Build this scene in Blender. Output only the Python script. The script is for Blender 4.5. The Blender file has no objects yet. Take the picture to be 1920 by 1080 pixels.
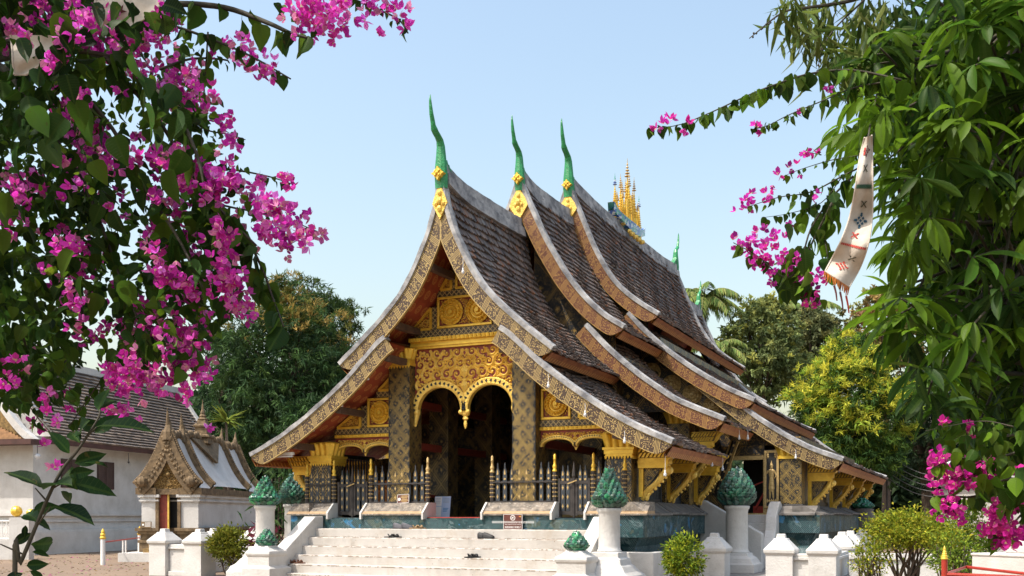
import bpy, math, random
import numpy as np
from mathutils import Vector, Matrix

# ------------------------------------------------------------------ camera, sky, sun, exposure
SC = bpy.context.scene
COL = SC.collection
YAW = math.radians(24.7)
F, CX, HY, CZ = 1890.0, 960.0, 965.0, 1.6
SN, CS = math.sin(YAW), math.cos(YAW)
cam = bpy.data.objects.new("camera", bpy.data.cameras.new("camera"))
COL.objects.link(cam)
cam.data.sensor_width = 36.0
cam.data.lens = F / 1920 * 36
cam.data.shift_y = (HY - 540) / 1920
cam.data.clip_start = 0.05
cam.data.clip_end = 3000
cam.location = (0, 0, CZ)
cam.rotation_euler = (math.pi / 2, 0, YAW)
SC.camera = cam

SUN_H = Vector((-0.577, -0.816)).normalized()
SUN_EL = math.radians(58)
world = bpy.data.worlds.new("World")
SC.world = world
world.use_nodes = True
wn = world.node_tree.nodes
sky = wn.new("ShaderNodeTexSky")
sky.sky_type = 'NISHITA'
sky.sun_disc = False
sky.sun_elevation = SUN_EL
sky.sun_rotation = math.atan2(SUN_H.x, SUN_H.y)
sky.air_density = 1.7
sky.dust_density = 4.0
sky.ozone_density = 0.4
wn["Background"].inputs[1].default_value = 0.15
world.node_tree.links.new(sky.outputs[0], wn["Background"].inputs[0])

sun = bpy.data.objects.new("sun", bpy.data.lights.new("sun", 'SUN'))
COL.objects.link(sun)
sun.data.energy = 2.8
sun.data.angle = math.radians(0.5)
sun.data.color = (1.0, 0.94, 0.86)
sd = Vector((SUN_H.x * math.cos(SUN_EL), SUN_H.y * math.cos(SUN_EL), math.sin(SUN_EL)))
sun.rotation_euler = sd.to_track_quat('Z', 'Y').to_euler()

SC.view_settings.view_transform = 'Standard'
SC.view_settings.look = 'None'
SC.view_settings.exposure = 0.79
SC.view_settings.gamma = 1.0
SC.cycles.max_bounces = 8
SC.cycles.transparent_max_bounces = 8

random.seed(7)
RNG = np.random.default_rng(11)


# ------------------------------------------------------------------ places: from where things stand in the photograph to metres
def PD(px, py, d):
    """point seen at pixel (px, py), d metres in front of the camera"""
    t = (px - CX) / F
    return Vector(((-SN + t * CS) * d, (CS + t * SN) * d, CZ + (HY - py) / F * d))


def PY(px, py, y):
    t = (px - CX) / F
    return PD(px, py, y / (CS + t * SN))


# ------------------------------------------------------------------ materials: node expressions
class S:
    def __init__(s, nt, sock):
        s.nt, s.k = nt, sock

    def m(s, op, *a):
        n = s.nt.nodes.new("ShaderNodeMath")
        n.operation = op
        for i, v in enumerate((s,) + a):
            if isinstance(v, S):
                s.nt.links.new(v.k, n.inputs[i])
            else:
                n.inputs[i].default_value = v
        return S(s.nt, n.outputs[0])

    def __add__(s, o): return s.m('ADD', o)
    def __radd__(s, o): return s.m('ADD', o)
    def __sub__(s, o): return s.m('SUBTRACT', o)
    def __mul__(s, o): return s.m('MULTIPLY', o)
    def __rmul__(s, o): return s.m('MULTIPLY', o)
    def gt(s, o): return s.m('GREATER_THAN', o)
    def lt(s, o): return s.m('LESS_THAN', o)
    def fr(s): return s.m('FRACT')
    def ab(s): return s.m('ABSOLUTE')
    def mx(s, o): return s.m('MAXIMUM', o)
    def mn(s, o): return s.m('MINIMUM', o)
    def tri(s, p): return (s * (1.0 / p)).fr().__sub__(0.5).ab()     # 0 at cell centre, .5 at cell edge

    def ramp(s, a, b):
        n = s.nt.nodes.new("ShaderNodeMapRange")
        s.nt.links.new(s.k, n.inputs[0])
        n.inputs[1].default_value = a
        n.inputs[2].default_value = b
        return S(s.nt, n.outputs[0])


class Mat:
    def __init__(s, name, color=(.5, .5, .5), rough=.6, metal=0., spec=.5):
        s.mat = bpy.data.materials.new(name)
        s.mat.use_nodes = True
        s.nt = s.mat.node_tree
        s.b = s.nt.nodes["Principled BSDF"]
        s.b.inputs["Base Color"].default_value = (*color, 1)
        s.b.inputs["Roughness"].default_value = rough
        s.b.inputs["Metallic"].default_value = metal
        s.b.inputs["Specular IOR Level"].default_value = spec

    def coord(s, which="Object"):
        n = s.nt.nodes.new("ShaderNodeTexCoord")
        return n.outputs[which]

    def xyz(s, which="Object"):
        n = s.nt.nodes.new("ShaderNodeSeparateXYZ")
        s.nt.links.new(s.coord(which), n.inputs[0])
        return [S(s.nt, o) for o in n.outputs]

    def vec(s, x, y, z=0.0):
        n = s.nt.nodes.new("ShaderNodeCombineXYZ")
        for i, v in enumerate((x, y, z)):
            if isinstance(v, S):
                s.nt.links.new(v.k, n.inputs[i])
            else:
                n.inputs[i].default_value = v
        return n.outputs[0]

    def noise(s, scale, detail=3, vec=None, dist=0.0, rough=.55):
        n = s.nt.nodes.new("ShaderNodeTexNoise")
        s.nt.links.new(vec or s.coord(), n.inputs["Vector"])
        n.inputs["Scale"].default_value = scale
        n.inputs["Detail"].default_value = detail
        n.inputs["Distortion"].default_value = dist
        n.inputs["Roughness"].default_value = rough
        return S(s.nt, n.outputs[0])

    def vor(s, scale, feature='F1', out="Distance", vec=None):
        n = s.nt.nodes.new("ShaderNodeTexVoronoi")
        n.feature = feature
        s.nt.links.new(vec or s.coord(), n.inputs["Vector"])
        n.inputs["Scale"].default_value = scale
        return S(s.nt, n.outputs[out])

    def mix(s, fac, a, b):
        n = s.nt.nodes.new("ShaderNodeMix")
        n.data_type = 'RGBA'
        if isinstance(fac, S):
            s.nt.links.new(fac.k, n.inputs[0])
        else:
            n.inputs[0].default_value = fac
        for v, i in ((a, 6), (b, 7)):
            if isinstance(v, S):
                s.nt.links.new(v.k, n.inputs[i])
            else:
                n.inputs[i].default_value = (*v, 1)
        return S(s.nt, n.outputs[2])

    def attr(s, name="col"):
        n = s.nt.nodes.new("ShaderNodeAttribute")
        n.attribute_name = name
        return S(s.nt, n.outputs[0])

    def set(s, inp, v):
        s.nt.links.new(v.k, s.b.inputs[inp])
        return s

    def bump(s, h, strength=.5, dist=.02):
        n = s.nt.nodes.new("ShaderNodeBump")
        n.inputs["Strength"].default_value = strength
        n.inputs["Distance"].default_value = dist
        s.nt.links.new(h.k, n.inputs["Height"])
        s.nt.links.new(n.outputs[0], s.b.inputs["Normal"])
        return s


M = {}


def simple(key, name, color, rough=.6, metal=0., var=.25, scale=3., bump=0., bscale=40):
    m = Mat(name, color, rough, metal)
    n = m.noise(scale, 4)
    dark = tuple(c * (1 - var) for c in color)
    light = tuple(min(1, c * (1 + var * .6)) for c in color)
    m.set("Base Color", m.mix(n.ramp(.3, .7), dark, light))
    if bump:
        m.bump(m.noise(bscale, 3), bump, .01)
    M[key] = m.mat
    return m


GOLD = (.80, .50, .07)
m = Mat("gilded carving", GOLD, .42, .25)
n1 = m.noise(6, 4)
m.set("Base Color", m.mix(n1.ramp(.35, .7), (.86, .60, .13), (.64, .40, .07)))
m.bump(m.vor(28), .5, .015)
M['gold'] = m.mat
m = Mat("smooth gilding", GOLD, .34, .3)
m.set("Base Color", m.mix(m.noise(9, 3).ramp(.3, .75), (.86, .57, .07), (.64, .38, .04)))
m.bump(m.noise(30, 2), .2, .01)
M['gold_smooth'] = m.mat
simple('redback', "dark red lacquer", (.22, .035, .02), .6, var=.3, scale=12)

# dark lacquer stencilled with gold: lattice of diamonds with a flower in each
def stencil(key, name, pu, pz, line, gold=(.43, .285, .07), dark=(.012, .012, .014), amount=1.0, wear=.0, fine=44):
    m = Mat(name, dark, .5, 0.)
    x, y, z = m.xyz()
    u = x + y
    a = u.tri(pu) * 2.0
    b = z.tri(pz) * 2.0
    d = a + b                               # 1 on the diamond lattice
    e = (d - 1.0).ab()                      # distance from the lattice
    vv = m.vec(u, z, 0.0)
    v = m.vor(fine, vec=vv)
    lat = e.lt(line * .7)
    r2 = (e - line * 2.4).ab().lt(line * .40)
    fleck = v.lt(.40 * amount)
    flower = fleck * e.gt(line * 3.4) * (e - .70).ab().gt(.08)
    core = e.gt(.90)
    g = lat.mx(r2).mx(flower).mx(core)
    w = m.noise(3.2, 5, rough=.7).gt(.40 + wear).mx(m.noise(40, 2).gt(.56))
    g = g * w
    gold = m.mix(m.noise(6, 4).ramp(.35, .7), gold, tuple(c * .55 for c in gold))
    m.set("Base Color", m.mix(g, dark, gold))
    m.set("Metallic", g * .25)
    m.set("Roughness", m.noise(14, 2).ramp(.2, 1.0) * .3 + .35)
    M[key] = m.mat

stencil('stencil', "black lacquer with gold diamond stencil", .265, .31, .12, amount=1.1, fine=38)
stencil('stencil_big', "black lacquer with large gold diamonds", .52, .66, .10, gold=(.34, .23, .075), amount=1.0)
stencil('stencil_wall', "black lacquer wall with gold figures", .9, 1.1, .05, gold=(.42, .26, .07), amount=.95, wear=.06)

m = Mat("black beam with gold knots", (.02, .02, .02), .5)
x, y, z = m.xyz()
u = x + y
p = (u.tri(.115) * 2) + (z.tri(.115) * 2)
g = ((p - 1.0).ab().lt(.2)).mx(m.vor(62, vec=m.vec(u, z, 0.0)).lt(.30))
m.set("Base Color", m.mix(g, (.03, .027, .02), (.40, .285, .11)))
M['beam'] = m.mat

# barge board: brown ground, dense gold flecks, slanted double bars (UV: u along, v across, metres)
for key, gnd, gld in (('barge', (.05, .026, .014), (.52, .37, .14)), ('barge_red', (.11, .034, .014), (.45, .26, .07))):
    m = Mat("bargeboard stencilled in gold" if key == 'barge' else "reddish bargeboard stencilled in gold", gnd, .5)
    u, v, _ = m.xyz("UV")
    w = u - v * .25
    t = w.tri(.40)
    bar = t.gt(.36)
    barline = (t.gt(.375) * t.lt(.405)).mx(t.gt(.452) * t.lt(.478))
    vv = m.vec(u, v, 0.0)
    fl = (m.vor(42, vec=vv).lt(.38) * m.noise(11, 3, vec=vv).gt(.42)).mx(m.vor(21, vec=vv).lt(.16))
    edge = v.lt(.022).mx(v.gt(.285) * v.lt(.305))
    g = (fl * bar.lt(.5)).mx(barline).mx(edge * .7)
    m.set("Base Color", m.mix(g, gnd, gld))
    m.set("Metallic", g * .3)
    m.bump(g, .5, .01)
    M[key] = m.mat

m = Mat("red soffit with gold rings", (.24, .04, .02), .6)
u, v, _ = m.xyz("UV")
a = ((u * (1 / .36)).fr() - .5) * .36
b = ((v * (1 / .26)).fr() - .5) * .26
r = (a * a * .55 + b * b).m('SQRT')
ring = ((r - .072).ab().lt(.008)).mx((r - .045).ab().lt(.006)).mx(r.lt(.014))
base = m.mix(m.noise(4, 3).ramp(.3, .7), (.20, .032, .015), (.33, .06, .025))
m.set("Base Color", m.mix(ring * .8, base, (.5, .24, .07)))
M['soffit'] = m.mat

m = Mat("orange brown eave board", (.30, .10, .035), .6)
u, v, _ = m.xyz("UV")
notch = u.tri(.13).gt(.36) * v.gt(.10)
base = m.mix(m.noise(7, 4).ramp(.3, .7), (.20, .06, .02), (.38, .14, .045))
m.set("Base Color", m.mix(notch * .85, base, (.60, .33, .09)))
m.bump(notch, .4, .01)
M['eave'] = m.mat

m = Mat("weathered clay tiles", (.1, .07, .06), .75)
c = m.attr("col")
st = m.noise(2.2, 5)
lich = m.noise(22, 4).gt(.66)
m.set("Base Color", m.mix(lich * .6, m.mix(st.ramp(.48, .75) * .28, c, (.045, .04, .042)), (.25, .22, .21)))
m.bump(m.noise(60, 3), .35, .01)
M['tile'] = m.mat

m = Mat("aged lime mortar", (.42, .41, .40), .85)
n1 = m.noise(2.6, 6, rough=.7)
n2 = m.noise(14, 4)
c1 = m.mix(n1.ramp(.38, .66), (.13, .13, .14), (.46, .45, .44))
m.set("Base Color", m.mix(n2.ramp(.58, .80) * .5, c1, (.10, .10, .105)))
m.bump(m.noise(30, 5), .3, .012)
M['mortar'] = m.mat

m = Mat("whitewashed plaster", (.80, .78, .75), .85)
n1 = m.noise(1.3, 6, rough=.65)
n2 = m.noise(9, 5, rough=.7)
c1 = m.mix(n1.ramp(.38, .72), (.60, .585, .56), (.46, .44, .41))
c1 = m.mix(m.noise(3.1, 7, rough=.75).ramp(.56, .72) * .45, c1, (.36, .345, .31))
sx, sy, sz = m.xyz()
stk = m.noise(1.0, 5, vec=m.vec(sx * 7.0, sy * 7.0, sz * .55), rough=.65)
c1 = m.mix(stk.ramp(.56, .78) * .24, c1, (.30, .285, .26))
m.set("Base Color", m.mix(n2.ramp(.64, .80) * .6, c1, (.34, .29, .24)))
m.bump(m.noise(22, 6), .5, .02)
M['white'] = m.mat

m = Mat("white steps with dirt in the joints", (.8, .78, .75), .85)
x, y, z = m.xyz()
zt = ((z - 1.30) * (1 / .19)).fr()
j = zt.lt(.10).mx(zt.gt(.955)) * m.noise(7, 5, rough=.75).gt(.50)
n1 = m.noise(1.5, 6, rough=.65)
spot = m.noise(24, 3).gt(.715)
wear = m.noise(2.6, 6, rough=.72).ramp(.52, .72)
c1 = m.mix(n1.ramp(.35, .75), (.50, .475, .445), (.40, .365, .325))
c1 = m.mix(wear * .55, c1, (.36, .29, .215))
m.set("Base Color", m.mix((j * .75).mx(spot * .75), c1, (.15, .11, .075)))
m.bump(m.noise(26, 5), .4, .012)
M['step'] = m.mat

m = Mat("worn grey plinth capping", (.4, .37, .33), .9)
x, y, z = m.xyz()
n1 = m.noise(7, 6, rough=.75)
n2 = m.noise(24, 4, rough=.7)
c1 = m.mix(n1.ramp(.38, .66), (.10, .09, .08), (.33, .28, .225))
c1 = m.mix(n2.gt(.61) * .8, c1, (.50, .47, .43))
m.set("Base Color", m.mix(((z - 1.645).ab().lt(.028)) * .6, c1, (.52, .34, .17)))
m.bump(n2, .7, .02)
M['cap'] = m.mat
simple('greycap', "dark grey weathered cement", (.17, .155, .14), .9, var=.45, scale=4, bump=.5, bscale=25)

# glass mosaic: small diagonal tesserae, teal with blue patches
for key, c0, c1_ in (('mosaic', (.004, .024, .030), (.008, .060, .066)), ('mosaic_dark', (.012, .05, .06), (.025, .10, .11))):
    m = Mat("teal glass mosaic" if key == 'mosaic' else "dark teal glass mosaic", c0, .3)
    x, y, z = m.xyz()
    u = x + y * .97
    a = (u + z).tri(.046)
    b = (u - z).tri(.046)
    grout = (a.mx(b)).gt(.43)
    cell = m.vor(26, out="Color")
    base = m.mix(cell, c0, c1_)
    blue = m.noise(1.7, 4, dist=1.6).gt(.615)
    base = m.mix(blue * .9, base, m.mix(m.noise(8, 3).ramp(.3, .7), (.01, .075, .20), (.015, .19, .36)))
    olive = m.noise(2.3, 4).gt(.60)
    base = m.mix(olive * .55, base, (.075, .085, .05))
    vein = (m.noise(1.6, 4, dist=.8) - .5).ab().lt(.010)
    gr = (grout * m.noise(3.4, 4).gt(.47)) * .5
    m.set("Base Color", m.mix(gr.mx(vein * .35), base, (.22, .29, .30)))
    m.set("Roughness", m.noise(30, 2).ramp(.3, .7) * .3 + .42)
    m.bump(m.vor(26), .3, .01)
    M[key] = m.mat

# lotus petals of green glass mosaic (colour per petal)
m = Mat("green glass mosaic petals", (.02, .2, .1), .22, spec=.7)
c = m.attr("col")
cell = m.vor(45, out="Color")
grime = m.noise(5, 6, rough=.7).ramp(.48, .66)
cb = m.mix(m.noise(24, 4).gt(.60) * .6, m.mix(cell * .45, c, (.02, .03, .03)), (.12, .15, .11))
m.set("Base Color", m.mix(grime * .6, cb, (.035, .04, .03)))
m.set("Roughness", grime * .4 + .2)
m.bump(m.vor(45), .5, .012)
M['petal'] = m.mat
m = Mat("bright green glass mosaic", (.015, .22, .06), .28, spec=.6)
cell = m.vor(30, out="Color")
m.set("Base Color", m.mix(cell * .6, (.008, .16, .045), (.02, .34, .11)))
m.set("Roughness", m.vor(30) * .4 + .15)
m.bump(m.vor(30), .4, .012)
M['chofa'] = m.mat

simple('slate', "dark slate painted wood", (.035, .042, .052), .5, var=.4, scale=8)
simple('postwood', "worn dark wood", (.04, .033, .03), .7, var=.5, scale=10, bump=.4)
m = Mat("dull gold ornament", (.42, .28, .10), .5, .2)
m.set("Base Color", m.mix(m.noise(30, 2).ramp(.3, .7), (.34, .22, .08), (.58, .42, .18)))
M['dullgold'] = m.mat
simple('darkwood', "dark brown timber", (.09, .05, .032), .7, var=.4, scale=5, bump=.3)
simple('blackwood', "black lacquered timber", (.012, .011, .011), .55, var=.4, scale=6)
simple('stone_brown', "brown carved stucco", (.17, .115, .06), .85, var=.55, scale=7, bump=.9, bscale=18)
simple('stone_gold', "brown stucco with old gilding", (.26, .16, .05), .7, var=.6, scale=9, bump=.8, bscale=22)
simple('tan_tile', "tan roof tiles", (.34, .19, .09), .8, var=.35, scale=5)
simple('orange_wood', "orange varnished wood", (.50, .16, .025), .45, var=.25, scale=6)
simple('shutter', "brown painted shutters", (.085, .05, .045), .6, var=.3)
simple('fascia', "dark red brown fascia", (.075, .028, .022), .6, var=.3)
simple('redpaint', "red painted metal", (.40, .035, .02), .45, var=.2)
simple('bark', "bark", (.085, .06, .042), .9, var=.4, scale=9, bump=.8, bscale=18)
simple('twig', "dark green brown twig", (.05, .042, .025), .8, var=.4, scale=20)
simple('white_metal', "white painted metal", (.75, .74, .72), .5, var=.06)
simple('wire', "grey wire", (.10, .10, .10), .6, var=.2)
simple('concrete', "grey white concrete", (.56, .53, .50), .9, var=.25, scale=2.2, bump=.5)
simple('redflower', "maroon leaves", (.14, .02, .03), .6, var=.4)
simple('shoe_black', "black shoe", (.018, .018, .019), .6, var=.3, scale=30)
simple('shoe_brown', "brown leather", (.13, .05, .025), .6, var=.3, scale=30)
simple('shoe_tan', "tan leather", (.30, .20, .10), .6, var=.3, scale=30)
simple('shoe_grey', "grey fabric", (.12, .12, .135), .8, var=.3, scale=30)
simple('signbrown', "brown sign board", (.105, .028, .02), .5, var=.12)
simple('signwhite', "white sign print", (.80, .78, .76), .5, var=.03)
simple('posterblue', "pale blue poster", (.42, .52, .72), .4, var=.06)
simple('poster_ink', "blue ink", (.05, .22, .48), .5, var=.1)
simple('poster_grey', "grey ink", (.30, .34, .42), .5, var=.1)
m = Mat("glass bulb", (.85, .87, .9), .08, 0.)
m.b.inputs["Transmission Weight"].default_value = .35
m.set("Roughness", m.noise(20) * .12)
M['bulb'] = m.mat

m = Mat("dusty paved ground", (.46, .36, .27), .95)
n1 = m.noise(.35, 6, rough=.6)
n2 = m.noise(9, 5, rough=.7)
c1 = m.mix(n1.ramp(.35, .7), (.235, .165, .11), (.16, .112, .076))
m.set("Base Color", m.mix(n2.ramp(.55, .8) * .5, c1, (.19, .145, .11)))
m.bump(n2, .5, .03)
M['ground'] = m.mat
simple('terrace', "grey cement terrace", (.24, .225, .21), .9, var=.3, scale=3, bump=.4)

m = Mat("brown tile roof", (.09, .06, .05), .8)
c = m.attr("col")
m.set("Base Color", m.mix(m.noise(3, 4).ramp(.4, .8) * .3, c, (.2, .17, .15)))
m.bump(m.noise(40, 3), .3, .01)
M['roof_rows'] = m.mat

m = Mat("blue and white mosaic", (.4, .5, .6), .25)
cell = m.vor(7, out="Distance")
m.set("Base Color", m.mix(m.noise(5, 2).gt(.53), m.mix(cell.gt(.42), (.55, .62, .66), (.03, .10, .35)), (.10, .32, .25)))
M['boat'] = m.mat

m = Mat("faded cream cloth", (.60, .55, .48), 1.0, 0., .08)
n1 = m.noise(14, 5, rough=.6)
m.set("Base Color", m.mix(n1.ramp(.35, .75), (.55, .50, .43), (.40, .335, .27)))
m.bump(m.noise(60, 3), .3, .004)
M['cloth'] = m.mat
simple('felt_blue', "dark blue felt", (.02, .075, .12), .9, var=.3, scale=40)
simple('felt_green', "dark green felt", (.02, .09, .05), .9, var=.3, scale=40)
simple('felt_red', "red felt", (.42, .05, .035), .9, var=.3, scale=40)
simple('felt_olive', "olive felt", (.09, .085, .05), .9, var=.3, scale=40)
simple('felt_maroon', "maroon felt", (.10, .022, .02), .9, var=.3, scale=40)


def leafmat(key, name, trans=.35, rough=.45, vein=True, gloss=.4):
    m = Mat(name, (.05, .1, .02), rough, 0., gloss)
    c = m.attr("col")
    if vein:
        u, v, _ = m.xyz("UV")
        rib = v.ab().lt(.035)
        sv = (u * 11.0 - v.ab() * 4.0).fr()
        side = sv.lt(.10) * .30
        cc = m.mix((rib * .30).mx(side * .8), c, (.10, .17, .03))
        m.bump(sv, .7, .008)
        blot = m.noise(38, 3).gt(.69)
        cc = m.mix(blot * .55, cc, (.11, .085, .02))
    elif key == 'bract':
        u, v, _ = m.xyz("UV")
        vein = ((u * 9.0 - v.ab() * 9.0).fr().lt(.13) * .35).mx(v.ab().lt(.03) * .4)
        cc = m.mix(vein, c, (.30, .015, .20))
        cc = m.mix(u.lt(.16), cc, (.75, .68, .36))
    else:
        cc = c
    m.set("Base Color", cc)
    nt = m.nt
    tr = nt.nodes.new("ShaderNodeBsdfTranslucent")
    nt.links.new(cc.k, tr.inputs[0])
    add = nt.nodes.new("ShaderNodeMixShader")
    add.inputs[0].default_value = trans
    nt.links.new(m.b.outputs[0], add.inputs[1])
    nt.links.new(tr.outputs[0], add.inputs[2])
    out = nt.nodes["Material Output"]
    nt.links.new(add.outputs[0], out.inputs[0])
    M[key] = m.mat

leafmat('leaf', "green leaf", .5, .5, gloss=.22)
leafmat('leaf_small', "small tree leaves", .35, .6, vein=False, gloss=.15)
leafmat('bract', "magenta bracts", .5, .7, vein=False, gloss=.12)


# ------------------------------------------------------------------ mesh building
class MB:
    def __init__(s):
        s.v, s.f, s.mi, s.uv, s.c = [], [], [], {}, {}

    def add(s, vs, fs, mi=0, col=None):
        o = len(s.v)
        s.v.extend([tuple(p) for p in vs])
        for f in fs:
            if col is not None:
                s.c[len(s.f)] = col
            s.f.append(tuple(i + o for i in f))
            s.mi.append(mi)
        return s

    def quad(s, a, b, c, d, mi=0, uv=None, col=None):
        if uv:
            s.uv[len(s.f)] = uv
        return s.add((a, b, c, d), ((0, 1, 2, 3),), mi, col)

    def box(s, x0, x1, y0, y1, z0, z1, mi=0):
        vs = [(x, y, z) for z in (z0, z1) for y in (y0, y1) for x in (x0, x1)]
        return s.add(vs, ((0, 2, 3, 1), (4, 5, 7, 6), (0, 1, 5, 4), (2, 6, 7, 3), (0, 4, 6, 2), (1, 3, 7, 5)), mi)

    def frus(s, cx, cy, z0, z1, a0, b0, a1, b1, mi=0):
        """block whose half sizes go from (a0,b0) at z0 to (a1,b1) at z1"""
        vs = [(cx + i * a0, cy + j * b0, z0) for j in (-1, 1) for i in (-1, 1)] + [(cx + i * a1, cy + j * b1, z1) for j in (-1, 1) for i in (-1, 1)]
        return s.add(vs, ((0, 2, 3, 1), (4, 5, 7, 6), (0, 1, 5, 4), (2, 6, 7, 3), (0, 4, 6, 2), (1, 3, 7, 5)), mi)

    def stack(s, cx, cy, prof, mi=0, asp=1.0):
        """square moulded block: prof = [(z, half)]"""
        n = len(prof)
        vs = []
        for z, h in prof:
            vs += [(cx - h, cy - h * asp, z), (cx + h, cy - h * asp, z), (cx + h, cy + h * asp, z), (cx - h, cy + h * asp, z)]
        fs = [(3, 2, 1, 0), tuple(4 * (n - 1) + k for k in range(4))]
        for i in range(n - 1):
            for k in range(4):
                a, b = 4 * i + k, 4 * i + (k + 1) % 4
                fs.append((a, b, b + 4, a + 4))
        return s.add(vs, fs, mi)

    def bar(s, a, b, w, h=None, mi=0):
        """square bar from a to b"""
        a, b = Vector(a), Vector(b)
        h = h or w
        d = (b - a).normalized()
        up = Vector((0, 0, 1)) if abs(d.z) < .95 else Vector((0, 1, 0))
        r = d.cross(up).normalized() * (w / 2)
        u = r.cross(d).normalized() * (h / 2)
        vs = [p + i * r + j * u for p in (a, b) for j in (-1, 1) for i in (-1, 1)]
        return s.add(vs, ((0, 2, 3, 1), (4, 5, 7, 6), (0, 1, 5, 4), (2, 6, 7, 3), (0, 4, 6, 2), (1, 3, 7, 5)), mi)

    def prism(s, pts, fn, a, b, mi=0):
        """polygon pts extruded between fn(p, a) and fn(p, b)"""
        n = len(pts)
        vs = [fn(p, a) for p in pts] + [fn(p, b) for p in pts]
        fs = [tuple(range(n - 1, -1, -1)), tuple(range(n, 2 * n))]
        fs += [(i, (i + 1) % n, (i + 1) % n + n, i + n) for i in range(n)]
        return s.add(vs, fs, mi)

    def lathe(s, cx, cy, prof, n=16, mi=0, squash=1.0):
        """prof = [(r, z)] from bottom to top"""
        vs, fs = [], []
        for r, z in prof:
            for k in range(n):
                a = 2 * math.pi * k / n
                vs.append((cx + r * math.cos(a), cy + r * math.sin(a) * squash, z))
        for i in range(len(prof) - 1):
            for k in range(n):
                a, b = i * n + k, i * n + (k + 1) % n
                fs.append((a, b, b + n, a + n))
        fs.append(tuple(range(n - 1, -1, -1)))
        fs.append(tuple((len(prof) - 1) * n + k for k in range(n)))
        return s.add(vs, fs, mi)

    def tube(s, pts, rad, n=6, mi=0, asp=1.0, side=None):
        pts = [Vector(p) for p in pts]
        if not isinstance(rad, (list, tuple)):
            rad = [rad] * len(pts)
        vs, fs = [], []
        ref = Vector(side) if side else None
        for i, p in enumerate(pts):
            d = (pts[min(i + 1, len(pts) - 1)] - pts[max(i - 1, 0)]).normalized()
            if ref is None:
                ref = Vector((0, 0, 1)) if abs(d.z) < .9 else Vector((1, 0, 0))
            r = (ref - d * ref.dot(d))
            r = r.normalized() if r.length > 1e-6 else d.orthogonal().normalized()
            u = d.cross(r)
            if side is None:
                ref = r
            for k in range(n):
                a = 2 * math.pi * k / n
                vs.append(p + r * (math.cos(a) * rad[i] * asp) + u * (math.sin(a) * rad[i]))
        for i in range(len(pts) - 1):
            for k in range(n):
                a, b = i * n + k, i * n + (k + 1) % n
                fs.append((a, b, b + n, a + n))
        fs.append(tuple(range(n - 1, -1, -1)))
        fs.append(tuple((len(pts) - 1) * n + k for k in range(n)))
        return s.add(vs, fs, mi)

    def ball(s, c, r, n=10, mi=0, sz=1.0):
        c = Vector(c)
        prof = [(max(.001, r * math.sin(math.pi * k / 8)), c.z - r * sz * math.cos(math.pi * k / 8)) for k in range(9)]
        return s.lathe(c.x, c.y, prof, n, mi)

    def build(s, name, mats, parent=None, smooth=False, bevel=0.0):
        me = bpy.data.meshes.new(name)
        me.from_pydata(s.v, [], s.f)
        if not isinstance(mats, (list, tuple)):
            mats = [mats]
        for k in mats:
            me.materials.append(M[k])
        if len(mats) > 1:
            me.polygons.foreach_set("material_index", s.mi)
        if s.uv:
            ul = me.uv_layers.new(name="UVMap")
            for fi, uvs in s.uv.items():
                pl = me.polygons[fi]
                for li, q in zip(pl.loop_indices, uvs):
                    ul.data[li].uv = q
        if s.c:
            at = me.color_attributes.new("col", 'FLOAT_COLOR', 'CORNER')
            buf = np.ones((len(me.loops), 4), dtype=np.float32) * .1
            for p in me.polygons:
                q = s.c.get(p.index, (.1, .07, .06))
                buf[p.loop_start:p.loop_start + p.loop_total, :3] = q
            at.data.foreach_set("color", buf.ravel())
        if smooth:
            me.polygons.foreach_set("use_smooth", [True] * len(me.polygons))
        me.update()
        o = bpy.data.objects.new(name, me)
        COL.objects.link(o)
        attach(o, parent)
        if bevel:
            bv = o.modifiers.new("bevel", 'BEVEL')
            bv.width = bevel
            bv.segments = 2
            bv.limit_method = 'ANGLE'
        return o


ORG = {}          # world place of parents whose parts are authored in world metres


def attach(o, parent):
    if parent is None:
        ORG[o.name] = Vector((0, 0, 0))
        return
    o.parent = parent
    po = ORG.get(parent.name)
    if po is not None:
        o.location = -po
        ORG[o.name] = Vector((0, 0, 0))


def tag(o, label, cat, group=None, kind=None):
    o["label"] = label
    o["category"] = cat
    if group:
        o["group"] = group
    if kind:
        o["kind"] = kind
    return o


def thing(name, label, cat, loc=(0, 0, 0), group=None, rz=None):
    """an Empty at the thing's base. Without rz its parts are authored in world metres, with rz in its own frame."""
    o = bpy.data.objects.new(name, None)
    COL.objects.link(o)
    o.location = loc
    o.empty_display_size = .2
    if rz is None:
        ORG[o.name] = Vector(loc)
    else:
        o.rotation_euler = (0, 0, rz)
    return tag(o, label, cat, group)


def struct(o):
    o["kind"] = "structure"
    return o


KIDS = {}


def copy_thing(src, loc, label, rz=None, scale=None):
    def rec(o, par):
        c = o.copy()
        COL.objects.link(c)
        if par:
            c.parent = par
        for ch in [k for k in bpy.data.objects if k.parent == o]:
            rec(ch, c)
        return c
    c = rec(src, None)
    c.location = loc
    if rz is not None:
        c.rotation_euler = (0, 0, rz)
    if scale is not None:
        c.scale = scale if isinstance(scale, (tuple, list)) else (scale,) * 3
    c["label"] = label
    return c


def catmull(pts, per=8):
    p = [np.array(q, float) for q in pts]
    p = [2 * p[0] - p[1]] + p + [2 * p[-1] - p[-2]]
    out = []
    for i in range(1, len(p) - 2):
        for k in range(per):
            t = k / per
            a, b, c, d = p[i - 1], p[i], p[i + 1], p[i + 2]
            out.append(.5 * (2 * b + (c - a) * t + (2 * a - 5 * b + 4 * c - d) * t * t + (3 * b - a - 3 * c + d) * t ** 3))
    out.append(p[-2])
    return np.array(out)


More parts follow.
